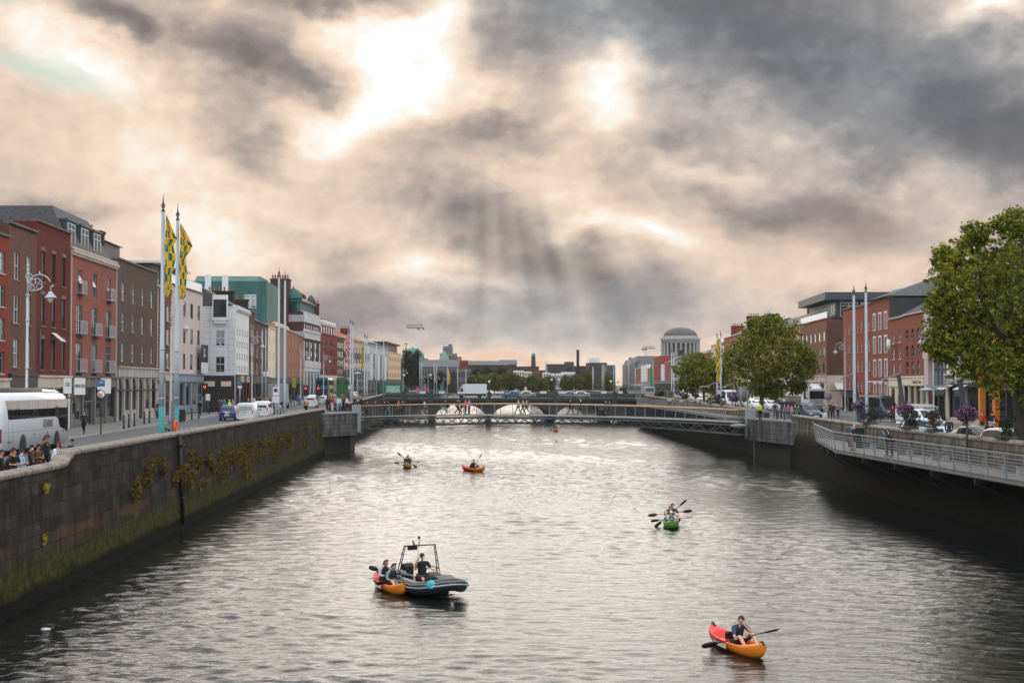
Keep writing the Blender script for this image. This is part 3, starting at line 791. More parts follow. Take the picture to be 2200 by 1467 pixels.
def building(key,label,side,u0,u1,v0,v1,wall,*,cols=3,rows=3,gh=4.2,ww=1.05,wh=.60,style='sash',frame=None,gl=None,gmat=None,
             roof='parapet',rmat=SLATE,rh=2.6,D=12.0,arch=False,sill=STONE,lint=None,coping=DARKSTONE,shop=None,full=None,top=1.1,mx=.9,cat='building',skip=(),zbase=None,wide=None,bal=None):
    y0,y1,p0,W,rz,zb=front_frame(u0,u1,side)
    ztop=(zat(u0,v0,y0)+zat(u1,v1,y1))/2
    H=ztop-zb
    root=thing('building',label,cat,(p0.x,p0.y,zb),rz)
    if full is None: full=min(y0,y1)<215
    ops=[]; wins=[]
    fh=(H-gh-top)/rows
    pitch=(W-2*mx*.4)/cols
    for r_ in range(rows):
        for c in range(cols):
            if (r_,c) in skip: continue
            xc=mx*.4+pitch*(c+.5); hh=fh*(wh if not isinstance(wh,(list,tuple)) else wh[r_])
            w_=ww if not isinstance(ww,(list,tuple)) else ww[r_]
            w_=min(w_,pitch*.8)
            z0=gh+fh*r_+(fh-hh)*.45
            ops.append((xc-w_/2,xc+w_/2,z0,z0+hh,'arch' if arch else ''))
            wins.append((xc-w_/2,z0,w_,hh,style))
    # ground floor
    sh=shop or {}
    n=sh.get('n',max(2,int(W/3.2))); sw=W/n; pil=sh.get('pil',.45); fz_=sh.get('fascia',gh-.95); st=sh.get('stall',.55)
    gops=[]
    for i in range(n):
        isd=i in sh.get('doors',(n // 2,))
        gops.append((i*sw+pil/2,(i+1)*sw-pil/2,.02 if isd else st,fz_-.12,'arch' if sh.get('arch') else ''))
    shallow=min(y0,y1)>(148 if side == 'L' else 195)
    mb=MB()
    panel(mb,W,H,ops+gops,split=gh,depth=.08 if shallow else .22)
    # side walls, back and flat top
    for x in (0,W):
        mb.quad((x,0,0),(x,0,H),(x,D,H),(x,D,0),2)
    mb.quad((0,D,0),(W,D,0),(W,D,H),(0,D,H),2)
    flat=roof in ('parapet','flat')
    if flat: mb.quad((0,.3,H-.35),(W,.3,H-.35),(W,D,H-.35),(0,D,H-.35),2)
    gmat=gmat or ST_PALE
    side_m=sh.get('side',wall)
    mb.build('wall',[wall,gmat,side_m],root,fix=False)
    for x,z,w_,hh,s in wins:
        wo=window(root,x,z,w_,hh,s,frame,gl,full,sill)
        if shallow: wo.location.y=-.09
        if lint is not None and full:
            q=MB(); q.box(x-.12,x+w_+.12,-.02,.12,z+hh+.002,z+hh+.3); q.build('lintel',lint,root)
    for (a,b,c,d,k) in gops:
        isd=c<.1
        wo=window(root,a,c,b-a,d-c,'door' if isd and d-c>2.3 else 'mullion' if sh.get('mull') else 'plain',sh.get('frame',FR_DARK),GLASS2,full,None,'shop_door' if isd else 'shop_window')
        if shallow: wo.location.y=-.09
    # fascia board and cornice over the shop, cornice or coping on top
    if full or sh.get('board'):
        q=MB(); q.box(.05,W-.05,-.22,-.003,fz_,gh-.12); q.box(0,W,-.34,-.004,gh-.12,gh+.04)
        q.build('fascia',sh.get('board',gmat),root)
        for i in range(n+1):
            xa=min(max(i*sw-pil/2,.02),W-pil-.02); q=MB(); q.box(xa,xa+pil,-.13,-.003,0,fz_-.003); q.build('pilaster',sh.get('pilm',gmat),root)
    if coping is not None:
        q=MB(); q.box(-.02,W+.02,-.16,.45,H-.002,H+.16)
        if roof == 'cornice' or sh.get('cornice'): q.box(-.02,W+.02,-.32,.0,H-.35,H-.1); q.box(0,W,-.2,.0,H-.55,H-.352)
        q.build('coping',coping,root)
    if roof == 'gable':
        q=MB(); q.prism([(-.1,H-.1),(D*.42,H+rh),(D,H-.1)],.15,W-.15,'x'); q.build('roof',rmat,root)
    elif roof == 'hip':
        q=MB(); k=min(W,D)*.42
        q.add([(-.5,-.5,H+.16),(W+.5,-.5,H+.16),(W+.5,D,H+.16),(-.5,D,H+.16),(k,D*.45,H+rh),(W-k,D*.45,H+rh)],[(0,1,5,4),(1,2,5),(2,3,4,5),(3,0,4)]); q.build('roof',rmat,root)
    elif roof == 'mansard':
        q=MB(); q.loft([[(x,.25,H),(xt,1.6,H+rh),(xt,D-1,H+rh),(x,D,H)] for x,xt in ((0,0),(W,W-min(4.5,W*.3)))]); q.s=[False]*len(q.s); q.build('roof',rmat,root)
    BLD[key]=dict(root=root,W=W,H=H,D=D,gh=gh,fh=fh,y0=y0,y1=y1,zb=zb,wins=wins,pitch=pitch,fz=fz_,sw=sw,n=n)
    return BLD[key]
def shop_text(key,s,size,x,z,mat=SIGNBLACK,board=None,bw=3,bh=.8,**kw):
    b=BLD[key]; q=MB(); par=b['root']
    if board is not None:
        q.box(x-bw/2,x+bw/2,-.30,-.225,z-bh/2,z+bh/2); par=q.build('signboard',board,b['root'])
    return lettering(s,size,mat,par,(x,-.31 if board is not None else -.225,z),**kw)
# ------------------------------------------------------------------ left quay, near to far
b=building('l1','orange red brick building cut by the left edge of the photo','L',-75,15,478,514,BR_ORANGE,cols=3,rows=4,ww=1.7,wh=.66,style='casement',frame=FR_TEAL,gl=GLASS,top=.7)
q=MB(); q.box(.5,b['W']-1.0,1.6,10,b['H']-.3,b['H']+2.6); q.box(.2,b['W']-.6,1.2,10.3,b['H']+2.6,b['H']+2.8); q.build('penthouse',ST_DGREY,b['root'])
b=building('l2','brown brick four storey house with pale sash windows behind the white coach','L',16,74,479,501,BR_BROWNRED,cols=2,rows=3,gh=4.5,ww=1.25,wh=.64,frame=OFFWHITE,sill=DARKSTONE,top=1.3,roof='gable',rh=1.6,shop=dict(board=SHOPDARK))
chimney(b['root'],1.2,4,b['H']+.2,1.1,3.0,2.4,BR_SOOT,4)
b=building('l3','deep red brick building with dark lintels and narrow black windows','L',74,147,475,503,BR_DEEP,cols=3,rows=3,gh=4.4,ww=.95,wh=.70,style='casement',frame=FR_DARK,sill=DARKSTONE,lint=DARKSTONE,top=1.6,gmat=OFFWHITE,shop=dict(board=ST_PALE))
q=MB(); k=b
q.box(.8,1.25,-.08,-.003,5.2,8.1); q.build('blind_panel',FR_DARK,k['root'])
q=MB(); q.add([(k['W']/2-.65,-.05,7.9),(k['W']/2+.65,-.05,7.9),(k['W']/2+.65,-.9,7.2),(k['W']/2-.65,-.9,7.2)],[(0,1,2,3)])
o=q.build('awning',OFFWHITE,k['root'])
m=o.modifiers.new('thick','SOLIDIFY'); m.thickness=.03
b=building('l4','terracotta brick apartment block with railed balconies and slate dormers','L',148,248,531,569,BR_TERRA,cols=3,rows=3,gh=4.35,ww=[1.9,1.9,1.35],wh=[.78,.78,.66],style='casement',frame=FR_TEAL,sill=None,top=1.0,roof='mansard',rh=3.6,coping=ST_PALE,gmat=DARKSTONE,shop=dict(cornice=True,n=4,doors=(1,),frame=MIDGREY))
def balcony(root,x,z,w):
    """rail of a window-door balcony: handrail, lower rail, bars and floor edge"""
    q=MB(); y=-.42; h=1.15
    for zz in (z+h,z+.12,z+h-.18): q.bar((x-.08,y,zz),(x+w+.08,y,zz),.055)
    for xx in (x-.08,x+w+.08):
        for zz in (z+h,z+.12): q.bar((xx,y,zz),(xx,0,zz),.05)
        q.bar((xx,y,z),(xx,y,z+h),.06)
    n=max(4,int(w/.16))
    for i in range(1,n): q.bar((x+w*i/n,y,z+.12),(x+w*i/n,y,z+h-.18),.022)
    o=q.build('balcony',GREYPAINT,root)
    q=MB(); q.box(x-.1,x+w+.1,y-.03,.0,z-.1,z+.02); q.build('balcony_floor',DARKGREY,o)
for i,(x,z,w_,hh,s) in enumerate(b['wins']):
    if i != 7: balcony(b['root'],x,z,w_)
for i in range(3):                               # dormers on the mansard
    xc=b['W']*(.13+.27*i); H=b['H']; q=MB()
    q.box(xc-1.35,xc+1.35,.55,3.2,H+.1,H+2.45); q.box(xc-1.5,xc+1.5,.4,3.3,H+2.45,H+2.62)
    d=q.build('dormer',ZINC,b['root'])
    wo=window(b['root'],xc-1.15,H+.45,2.3,1.85,'casement',WHITE,glass('pale_dormer_glass',(.25,.28,.29),(.5,.52,.52),.6,.05),True,None,'dormer_window'); wo.location.y=.40
chimney(b['root'],b['W']+.6,4.0,b['H']-.5,1.5,5.0,3.7,BR_SOOT,3)
for i,(x,z,w_,hh,s) in enumerate(b['wins'][6:]):      # tilted open sashes on the top floor
    q=MB(); q.box(-.02,.5,-.02,.02,0,hh*.55)
    o=q.build('open_sash',WHITE,b['root']); o.location=(x+(.15 if i else w_*.4),-.04,z+hh*.45); o.rotation_euler=(R(-28),0,R(-20+10*i))
for xx,lab in ((.0,0),(b['W']-.16,1)):
    q=MB(); q.box(xx,xx+.16,-.1,-.003,b['gh'],b['H']-.6); q.build('pilaster',ST_PALE,b['root'])
b5=building('l5','dark brown brick warehouse of four bays over a pale stone arcade','L',249,335,554,589,BR_DARK,cols=4,rows=3,gh=5.3,ww=1.2,wh=.60,frame=WHITE,sill=DARKSTONE,top=1.5,gmat=STONE,shop=dict(n=6,arch=True,doors=(0,3),fascia=4.3,pil=.5,stall=1.0,board=STONE,pilm=STONE))
q=MB(); q.bar((0,-.16,3.0),(b5['W'],-.16,3.0),.12); q.build('rail',BLACK,b5['root'])
q=MB(); W,H=b5['W'],b5['H']; q.box(5.0,W+6,5.5,16,H-.2,H+3.4); o=q.build('penthouse',ZINC,b5['root'])
q=MB(); q.add([(4.6,5.1,H+3.4),(W+6.4,5.1,H+3.4),(W+6.4,16,H+3.4),(4.6,16,H+3.4),(7.5,9,H+4.4),(W+3.5,9,H+4.4)],[(0,1,5,4),(1,2,5),(2,3,4,5),(3,0,4)]); q.build('roof',M('pale_zinc_roof',S(190,192,192),.5,.2,var=.06),b5['root'])
b=building('l6','narrow brown brick house with pale quoins behind the first flagpole','L',336,367,616,631,BR_BROWNRED,cols=2,rows=3,gh=4.9,ww=.95,wh=.62,frame=OFFWHITE,top=1.2,gmat=ST_PALE,shop=dict(n=2,doors=(1,),stall=1.0))
q=MB()
for xx in (0,b['W']-.4):
    for i in range(24): q.box(xx+(0 if xx else 0),xx+(.4 if i%2 else .28),-.05,-.003,b['gh']+.1+i*.42,b['gh']+.1+i*.42+.36)
q.build('quoins',ST_PALE,b['root'])
q=MB(); q.add([(1.6+1.5*math.cos(t*math.pi/8),-.34,4.0+.62*math.sin(t*math.pi/8)) for t in range(16)],[tuple(range(16))])
o=q.build('oval_sign',SHOPDARK,b['root']); m=o.modifiers.new('thick','SOLIDIFY'); m.thickness=.08
b=building('l7','pinkish stone office with square dark windows under a glass balustrade','L',368,433,610,634,ST_PINK,cols=4,rows=3,gh=4.7,ww=1.35,wh=.60,style='plain',frame=FR_DARK,sill=None,top=.9,gmat=ST_BLUEGREY,coping=FR_DARK,shop=dict(n=5,doors=(4,),pil=.5,stall=.9,board=ST_BLUEGREY,frame=ST_BLUEGREY))
W,H=b['W'],b['H']
q=MB(); q.box(1.0,W-1,2.5,11,H-.3,H+2.6); q.build('penthouse',ST_DGREY,b['root'])
q=MB(); q.box(.4,W+.3,1.6,11.5,H+2.6,H+2.9); q.build('penthouse_roof',WHITE,b['root'])
for i in range(5): wo=window(b['root'],1.6+i*(W-3.6)/5,H+.3,(W-3.6)/5-.15,2.0,'plain',FR_DARK,GLASS,True,None,'penthouse_window'); wo.location.y=2.36
q=MB(); q.box(0,W,.1,.16,H+1.22,H+1.3)
for i in range(int(W/1.2)+1): q.box(i*1.2,i*1.2+.05,.1,.16,H+.16,H+1.22)
o=q.build('balustrade',STEEL,b['root']); q=MB(); q.box(0,W,.12,.14,H+.25,H+1.2); q.build('balustrade_panel',M('frosted_glass_panel',S(214,222,224),.2,var=.04),o)
# white corner building with windows in the wall that faces the camera
b8=building('l8','white painted corner building with oriel window on its near side wall','L',505.5,534,656,672,ST_WHITE,cols=5,rows=4,gh=4.6,ww=.95,wh=.62,frame=OFFWHITE,sill=None,top=2.4,full=True,roof='gable',rh=3.0,coping=ST_GREYWHITE,D=13,gmat=SHOPDARK,
              shop=dict(side=ST_GREYWHITE,cornice=True,n=4,doors=(1,3),board=SHOPDARK,pilm=SHOPMAROON))
W,H=b8['W'],b8['H']
SIDE=Matrix(((0,1,0,0),(-1,0,0,0),(0,0,1,0),(0,0,0,1)))     # plane x = 0: side-frame x runs to -y
SIDE=Matrix.Translation((0,0,0)) @ Matrix(((0,1,0,0),(-1,0,0,0),(0,0,1,0),(0,0,0,1)))
def side_win(b,d0,z,w_,hh,style='sash',frame=None,proud=.16):
    """window in the near side wall (x = 0), d0 metres back from the front"""
    m=Matrix.Translation((-proud,d0+w_,z)) @ Matrix(((0,1,0,0),(-1,0,0,0),(0,0,1,0),(0,0,0,1)))
    gm,fm,s=win_meshes(w_,hh,style,frame or WHITE,GLASS,True)
    o=link('side_window',gm,b['root']); o.matrix_local=m; link('frame',fm,o)
    return o
side_win(b8,1.35,4.9,1.2,2.1); side_win(b8,1.35,8.3,1.2,2.1)
q=MB(); q.box(-.75,-.003,1.0,2.9,11.6,12.0); q.box(-.75,-.003,1.0,2.9,14.3,14.9); q.box(-.75,-.003,1.0,1.1,12,14.3); q.box(-.75,-.003,2.8,2.9,12,14.3); q.box(-.6,-.003,1.2,2.7,11.2,11.6)
o=q.build('oriel',ST_WHITE,b8['root']); g=MB(); g.quad((-.66,1.1,12),(-.66,2.8,12),(-.66,2.8,14.3),(-.66,1.1,14.3)); g.build('oriel_pane',GLASS,o,False)
q=MB()
for z in np.arange(5.2,H,.8): q.box(-.012,-.003,.0,4.2,z,z+.03)
for dd in (.9,3.3): q.box(-.012,-.003,dd,dd+.03,5,H)
q.build('stone_joints',ST_GREY,b8['root'])
chimney(b8['root'],W*.95,4,H+.8,1.1,4.0,2.0,BR_SOOT,5)
q=MB(); q.box(-.3,-.003,.1,4.2,.05,4.5); q.build('side_shopfront',SHOPDARK,b8['root'])
for dd,t in ((2.6,''),(.5,'')):
    q=MB(); q.box(-.36,-.305,dd,dd+1.3,3.1,3.75); q.build('signboard',SIGNCREAM,b8['root'])
shop_text('l8','BOOKS',.5,W*.35,b8['fz']+.4,SIGNRED,SIGNCREAM,2.6,.75)
shop_text('l8','CAFE',.5,W*.8,b8['fz']+.4,SIGNBLACK,SIGNCREAM,2.2,.75)
MUTE=dict(gmat=SHOPDARK)
building('l9','narrow brown brick house between the white corner building and a slate roof','L',535,546,668,674,BR_DARK2,cols=2,rows=3,gh=4.4,ww=.9,wh=.6,top=1.2,shop=dict(board=SHOPDARK),gmat=SHOPDARK,full=True,frame=OFFWHITE)
b=building('l10','brown brick house with slate gable roof and a sooty chimney','L',546,575,689,701,BR_DARK2,cols=3,rows=3,gh=4.4,ww=.9,wh=.62,top=.8,roof='gable',rh=3.0,gmat=SHOPDARK,shop=dict(board=SHOPDARK),frame=OFFWHITE)
chimney(b['root'],b['W']*.9,5,b['H']+1.6,1.0,4.2,2.4,BR_SOOT,4)
building('l11','slim cream painted house with two columns of dark windows','L',575,591,702,709,ST_CREAM,cols=2,rows=3,gh=4.2,ww=.9,wh=.64,top=.9,frame=OFFWHITE,gmat=SHOPDARK,shop=dict(board=ST_DGREY),coping=ST_CREAM)
building('l12','taupe house under a heavy cream cornice behind the tall pole pair','L',591,617,694,704,ST_TAUPE,cols=2,rows=3,gh=4.2,ww=1.0,wh=.64,top=1.0,frame=OFFWHITE,gmat=SHOPDARK,shop=dict(board=SHOPDARK,cornice=True),coping=ST_CREAM)
building('l13','pale orange brick house with three columns of narrow windows','L',617,639,708,719,BR_ORANGE2,cols=3,rows=3,gh=4.2,ww=.85,wh=.62,top=1.0,frame=OFFWHITE,gmat=SHOPDARK,shop=dict(board=SHOPGREEN),coping=ST_CREAM,full=False)
building('l14','salmon coloured narrow house before the tall dark hotel','L',639,651,721,726,BR_ORANGE2,cols=2,rows=3,gh=4.2,ww=.8,wh=.6,top=1.0,frame=OFFWHITE,gmat=SHOPDARK,full=False)
# dark red hotel with stone bands, green copper attic and corner dome
b=building('l15','tall dark red brick hotel with pale stone bands and a green copper dome','L',651,686,660,690,BR_PARTY,cols=7,rows=5,gh=6.4,ww=1.3,wh=.72,style='plain',frame=FR_DARK,sill=None,top=2.0,D=22,gmat=ST_PORT,coping=ST_PORT,full=False,shop=dict(arch=True,board=ST_PORT,n=5,pil=.9))
W,H=b['W'],b['H']; rt=b['root']
q=MB(); q.box(-.12,W+.1,-.25,-.003,H-2.0,H-.1); q.box(-.12,W+.1,-.35,-.004,H*.775,H*.775+.5); q.box(-.12,W+.1,-.18,-.003,H*.70,H*.775-.003); q.box(-.1,W+.1,-.3,-.003,6.2,7.6)
for x in (.0,W*.33,W*.66,W-.9): q.box(x,x+.9,-.12,-.004,7.6,11.5)
q.build('stone_bands',ST_PORT,rt)
q=MB(); q.box(-.14,-.003,-.1,9.4,H-2.0,H-.6); q.box(-.3,-.004,-.1,9.4,H*.70,H*.775); q.build('stone_bands',ST_GREY,rt)
q=MB()                                                                 # copper attic storey
q.box(1,W-1,.9,8,H+.16,H+2.1); q.box(.6,W-.6,.5,8.4,H+2.1,H+2.4)
a_=q.build('attic',COPPER,rt)
for i in range(7): wo=window(rt,1.4+i*(W-3.2)/7,H+.4,(W-3.2)/7-.5,1.5,'plain',COPPER,GLASS,False,None,'attic_window'); wo.location.y=.78
q=MB(); q.prism([(.6,H+2.4),(4.5,H+4.6),(8.4,H+2.4)],3.4,W-1,'x'); q.build('roof',M('pink_slate',S(150,124,116),.8,var=.2,scale=3),rt)
q=MB(); q.lathe([(1.5,-1.0),(1.5,2.5),(1.85,2.6),(1.85,2.9),(1.75,3.4),(1.45,4.0),(.9,4.5),(.25,4.8),(.12,5.2),(0.001,5.3)],(2.2,2.4,H),16); d=q.build('dome',COPPER,rt)
q=MB(); q.box(W-1.6,W+.2,3.0,7,H-2,H+4.6); q.prism([(3.0,H+4.6),(5,H+5.8),(7,H+4.6)],W-1.6,W+.2,'x'); q.build('gable_wall',BR_PARTY,rt)
q=MB(); q.lathe([(.5,0),(.5,2.2),(.9,2.6),(.9,3.4),(.4,4.2),(.01,4.6)],(W-.3,1.8,H+.2),10); q.build('finial',ZINC,rt)
chimney(rt,W-.2,.9,H+.2,.9,1.6,2.6,BR_DEEP,3)
q=MB(); q.box(-.6,3.4,3.0,9.2,5,H+1.0); q.build('party_wall',BR_PARTY,rt)          # windowless side rising over the small houses
q=MB(); q.box(-.5,2.6,3.0,6.6,H+1.0,H+6.3); q.box(-.6,2.7,2.9,6.7,H+6.3,H+6.6); t_=q.build('chimney_tower',BR_PARTY,rt)
for i in range(7):
    q=MB(); q.lathe([(.2,0),(.17,.6),(.22,.8)],(.6,3.3+i*.5,H+6.6),7); q.build('chimney_pot',TERRA,t_)
q=MB(); q.lathe([(.55,0),(.55,.06)],(-.57,4.9,H+2.6),14,ax='x'); q.build('round_plaque',ZINC,t_)
# green copper clad theatre roof block behind the small houses
yy=238.0
q=MB(); x0,x1=atY(417,700,yy).x,atY(573,700,yy).x; zt=zat(480,591,yy); zs=zat(480,604,yy)
rt=thing('building','large green copper clad block rising behind the small houses','building',(x0,yy,zl(yy)))
q.box(0,x1-x0,0,14,0,zs-zl(yy)); q.prism([(0,zs-zl(yy)),(2.4,zt-zl(yy)),(12,zt-zl(yy)),(14,zs-zl(yy))],0,x1-x0-1.5,'x'); q.build('wall',COPPER,rt)
q=MB()
for i in range(40): xx=i*(x1-x0)/40; q.box(xx,xx+.05,-.06,-.003,2,zs-zl(yy))
q.build('copper_seams',COPPER,rt)
for u_ in (447,484): xx=atY(u_,700,yy).x-x0; q=MB(); q.box(xx-.5,xx+.5,-.5,-.07,5,zt-zl(yy)); q.build('shaft',ST_GREYWHITE,rt)
o=link('window',win_meshes(1.9,2.3,'casement',WHITE,GLASS,False)[0],rt); o.location=(atY(526,700,yy).x-x0,-.25,zat(520,662,yy)-zl(yy))
# crimson block, brown block, corner chambers, grey and tan blocks near the road bridge
b=building('l16','crimson brick block with nine bays and tall chimney stacks','L',686,724,712,727,BR_CRIMSON,cols=9,rows=4,gh=4.8,ww=1.5,wh=.76,style='casement',frame=FR_DARK,sill=None,top=.8,gmat=ST_PALE,full=False,coping=DARKSTONE,D=14)
W,H=b['W'],b['H']
q=MB(); q.box(.2,W-.2,.5,10,H,H+2.2); q.build('attic',BR_CRIMSON,b['root'])
for i in range(7):
    xx=W*(i+.5)/7
    wo=window(b['root'],xx-.8,H+.3,1.6,1.6,'plain',FR_DARK,GLASS,False,None,'attic_window'); wo.location.y=.34
    q=MB(); q.box(xx-.9,xx+.9,.1,.9,H+2.0,H+2.6); q.prism([(xx-.9,H+2.6),(xx+.9,H+2.6),(xx,H+3.1)],.1,.9,'y'); q.build('gablet',ST_PORT,b['root'])
for i,xx in enumerate((W*.12,W*.45,W*.88)): chimney(b['root'],xx,4,H+1.8,3.4,1.4,3.0-i*.3,BR_DEEP,5)
building('l17','three bay brown brick house beside the crimson block','L',724,738,722,727,BR_DARK2,cols=4,rows=4,gh=4.6,ww=1.3,wh=.72,style='plain',frame=FR_DARK,sill=None,top=.9,gmat=ST_PORT,full=False,coping=ST_PALE)
b=building('l18','biscuit coloured corner chambers with arched windows and red hipped roof','L',738.5,790,728,741,ST_SUN,cols=9,rows=3,gh=5.2,ww=1.7,wh=.66,style='casement',arch=True,frame=FR_DARK,sill=None,top=.8,full=False,roof='hip',rmat=TILE_RED,rh=3.2,D=16,coping=ST_CREAM,gmat=ST_DGREY)
W,H=b['W'],b['H']
q=MB(); q.box(-.05,W,-.2,-.004,4.9,6.3); q.box(-.05,W,-.2,-.004,9.4,10.7); q.build('frieze',ZINC,b['root'])
q=MB(); q.box(-.2,-.004,-.19,12,4.9,6.3); q.box(-.2,-.004,-.19,12,9.4,10.7); q.build('frieze',ZINC,b['root'])
for z in (6.8,11.2):
    for dd in (1.5,4.5,8.0): side_win(b,dd,z,1.4,2.3,'sash',FR_DARK)
chimney(b['root'],W*.85,5,H+1,1.6,2.6,2.9,BR_DEEP,4)
b=building('l19','grey and glass stepped block with vertical white strips','L',790,834,737,744,ST_GREY,cols=12,rows=4,gh=4.6,ww=2.3,wh=.82,style='casement',frame=GREYPAINT,sill=None,top=.7,full=False,roof='gable',rmat=ZINC,rh=1.6,coping=ZINC,gmat=ST_DGREY)
for i in (0,4,8): q=MB(); q.box(b['W']*i/12,b['W']*i/12+2.6,-.9,-.004,4,b['H']-3); q.build('bay',WHITE,b['root'])
b=building('l20','tan rendered block with small windows and dark flat top storey','L',834,861,757,760,ST_TAN,cols=8,rows=3,gh=4.4,ww=1.1,wh=.55,style='plain',frame=FR_DARK,sill=None,top=.8,full=False,coping=ST_TAN,gmat=ST_DGREY)
q=MB(); q.box(0,b['W'],1.2,11,b['H']+.16,b['H']+2.6); q.box(-.6,b['W']+.6,.2,11.5,b['H']+2.6,b['H']+3.0); q.build('top_storey',FR_DARK,b['root'])
# writing and boards on the near shopfronts
b=BLD['l4']
q=MB(); shop_text('l4','RIVERSIDE DESIGN',.42,b['sw']*.55,b['fz']+.1,SIGNBLACK,SIGNWHITE,3.4,1.5)
q=MB(); q.box(b['sw']*2.6-1,b['sw']*2.6+2.6,-.3,-.225,b['fz']-.6,b['fz']+.85); q.build('signboard',SIGNWHITE,b['root'])
b=BLD['l3']; shop_text('l3','START',.5,b['W']-1.4,b['fz']+.25,M('blue_lettering',S(50,60,110),.5),SIGNWHITE,2.3,1.5)
# "For Sale" board
b=BLD['l7']; W=b['W']
q=MB(); q.box(W-3.6,W-.2,-.75,-.65,4.9,6.2); o=q.build('sale_board',SIGNWHITE,b['root'])
q=MB(); q.box(W-3.62,W-.18,-.77,-.64,6.2,8.4); p=q.build('sale_board_top',M('navy_black',S(22,30,34),.5),o)
lettering('For',.75,SIGNWHITE,p,(W-2.4,-.78,7.75),spacing=.95,bold=.008); lettering('Sale',.75,SIGNWHITE,p,(W-2.3,-.78,7.1),bold=.008)
q=MB()
for i in range(4): q.box(W-3.3,W-.6-.4*(i%2),-.755,-.75,5.1+i*.27,5.1+i*.27+.06)
q.build('print',ST_BLUEGREY,o)
# ------------------------------------------------------------------ right quay, near to far (x runs from the far end to the near end)
def side_winR(b,d0,z,w_,hh,style='sash',frame=None,proud=.16):
    """window in the near side wall (x = W)"""
    m=Matrix.Translation((b['W']+proud,d0,z)) @ Matrix(((0,-1,0,0),(1,0,0,0),(0,0,1,0),(0,0,0,1)))
    gm,fm,s=win_meshes(w_,hh,style,frame or FR_DARK,GLASS,True)
    o=link('side_window',gm,b['root']); o.matrix_local=m; link('frame',fm,o)
    return o
b=building('r10','dark brick building with orange columns behind the big tree','R',2112,2330,560,470,BR_SOOT,cols=7,rows=4,gh=4.2,ww=1.6,wh=.6,style='casement',frame=FR_DARK,top=1,gmat=SHOPDARK)
ORANGE=M('orange_paint',S(214,128,44),.5,var=.1)
for i,u in enumerate((2122,2153,2215)):
    y=hit(u,fr); d=(b['y0']-y); q=MB(); q.box(d-.3,d+.3,-.7,-.23,0,8.3); q.build('column',ORANGE,b['root'])
b=building('r9','white stone shop building with large windows partly behind the big tree','R',2034,2112,618,580,ST_CREAM,cols=3,rows=3,gh=4.8,ww=3.4,wh=.66,style='mullion',frame=STEEL,sill=None,top=.9,gmat=ST_PALE,coping=ST_PALE,shop=dict(n=2,doors=(),stall=.5,pil=1.0,board=ST_PALE,frame=STEEL))
W=b['W']
shop_text('r9','RISTORANTE & PINSERIA',.62,W*.66,b['fz']+.25,WHITE,SHOPDARK,W*.55,1.15,sx=.8,bold=.015)
shop_text('r9','ZAYTOUNA',.62,W*.17,b['fz']+.25,SIGNWHITE,SHOPDARK,W*.25,1.15,sx=.72)
for xx in (W*.12,W*.22,W*.62):
    q=MB(); q.add([(xx-.8,-.25,3.75),(xx+.8,-.25,3.75),(xx+.8,-1.3,3.3),(xx-.8,-1.3,3.3)],[(0,1,2,3)]); o=q.build('awning',WHITE,b['root']); m=o.modifiers.new('thick','SOLIDIFY'); m.thickness=.03
b=building('r8b','dark glass fronted infill building with pale stone pier','R',2005,2034,640,628,ST_DGREY,cols=3,rows=5,gh=3.6,ww=2.2,wh=.85,style='casement',frame=STEEL,sill=None,top=.6,gmat=FR_DARK,coping=ST_DGREY)
q=MB(); q.box(-1.2,.5,-.6,-.003,3.4,b['H']-1.2); q.build('pier',ST_PINK,b['root'])
q=MB(); q.box(.6,2.8,-1.2,-.003,6.4,7.3); q.build('balcony',ST_PINK,b['root'])
chimney(b['root'],1.4,3,b['H'],1.6,2.0,2.0,BR_PINK,2)
for i,(u,v) in enumerate(((1998,575),(2007,520))):
    p=atY(u,v,b['y0']+6); q=MB(); zt=p.z; q.tube([(p.x,p.y,16),(p.x,p.y,zt)],[.06,.025],6)
    tag(q.build('aerial',MIDGREY),['short thin grey roof aerial right of the slate hip roof','tall thin grey roof aerial beside the big tree'][i],'aerial')
b=building('r8','brown brick building with four arched windows on each floor','R',1943,1996,680,668,BR_RED,cols=4,rows=3,gh=4.6,ww=1.35,wh=[.80,.68,.58],style='sash',arch=True,frame=MIDGREY,sill=DARKSTONE,top=1.1,gmat=ST_PALE,coping=ST_PALE,roof='gable',rh=2.2,shop=dict(n=4,doors=(3,),board=ST_CREAM,frame=FR_DARK,pil=.4))
shop_text('r8','Bridge Street Traders',.5,b['W']*.66,b['fz']+.35,SIGNBLACK,SIGNCREAM,b['W']*.5,.8,sx=.8)
b=building('r7','plain red brick house with a round white clock sign','R',1913,1943,688,680,BR_RED,cols=2,rows=3,gh=4.4,ww=1.15,wh=.66,frame=WHITE,sill=ST_PALE,top=1.2,gmat=ST_CREAM,coping=ST_PALE,roof='gable',rh=2.6,shop=dict(n=2,arch=True,board=ST_CREAM,pil=.8))
q=MB(); q.lathe([(.62,-.12),(.62,.12)],(b['W']*.5,-.9,b['H']-3.0),20,ax='y'); o=q.build('clock_sign',WHITE,b['root'])
q=MB(); q.bar((b['W']*.5,-.9,b['H']-3.2),(b['W']*.5,0,b['H']-3.2),.08); q.build('bracket',DARKGREY,o)
b=building('r6','taller red brick house with white framed windows and dark gable side','R',1873,1913,648,640,BR_RED,cols=3,rows=4,gh=1.4,ww=1.2,wh=.66,frame=WHITE,sill=ST_PALE,top=1.2,gmat=BR_RED,coping=DARKSTONE,roof='hip',rh=3.6,D=20,shop=dict(side=FR_DARK,n=3,fascia=1.3,stall=.3))
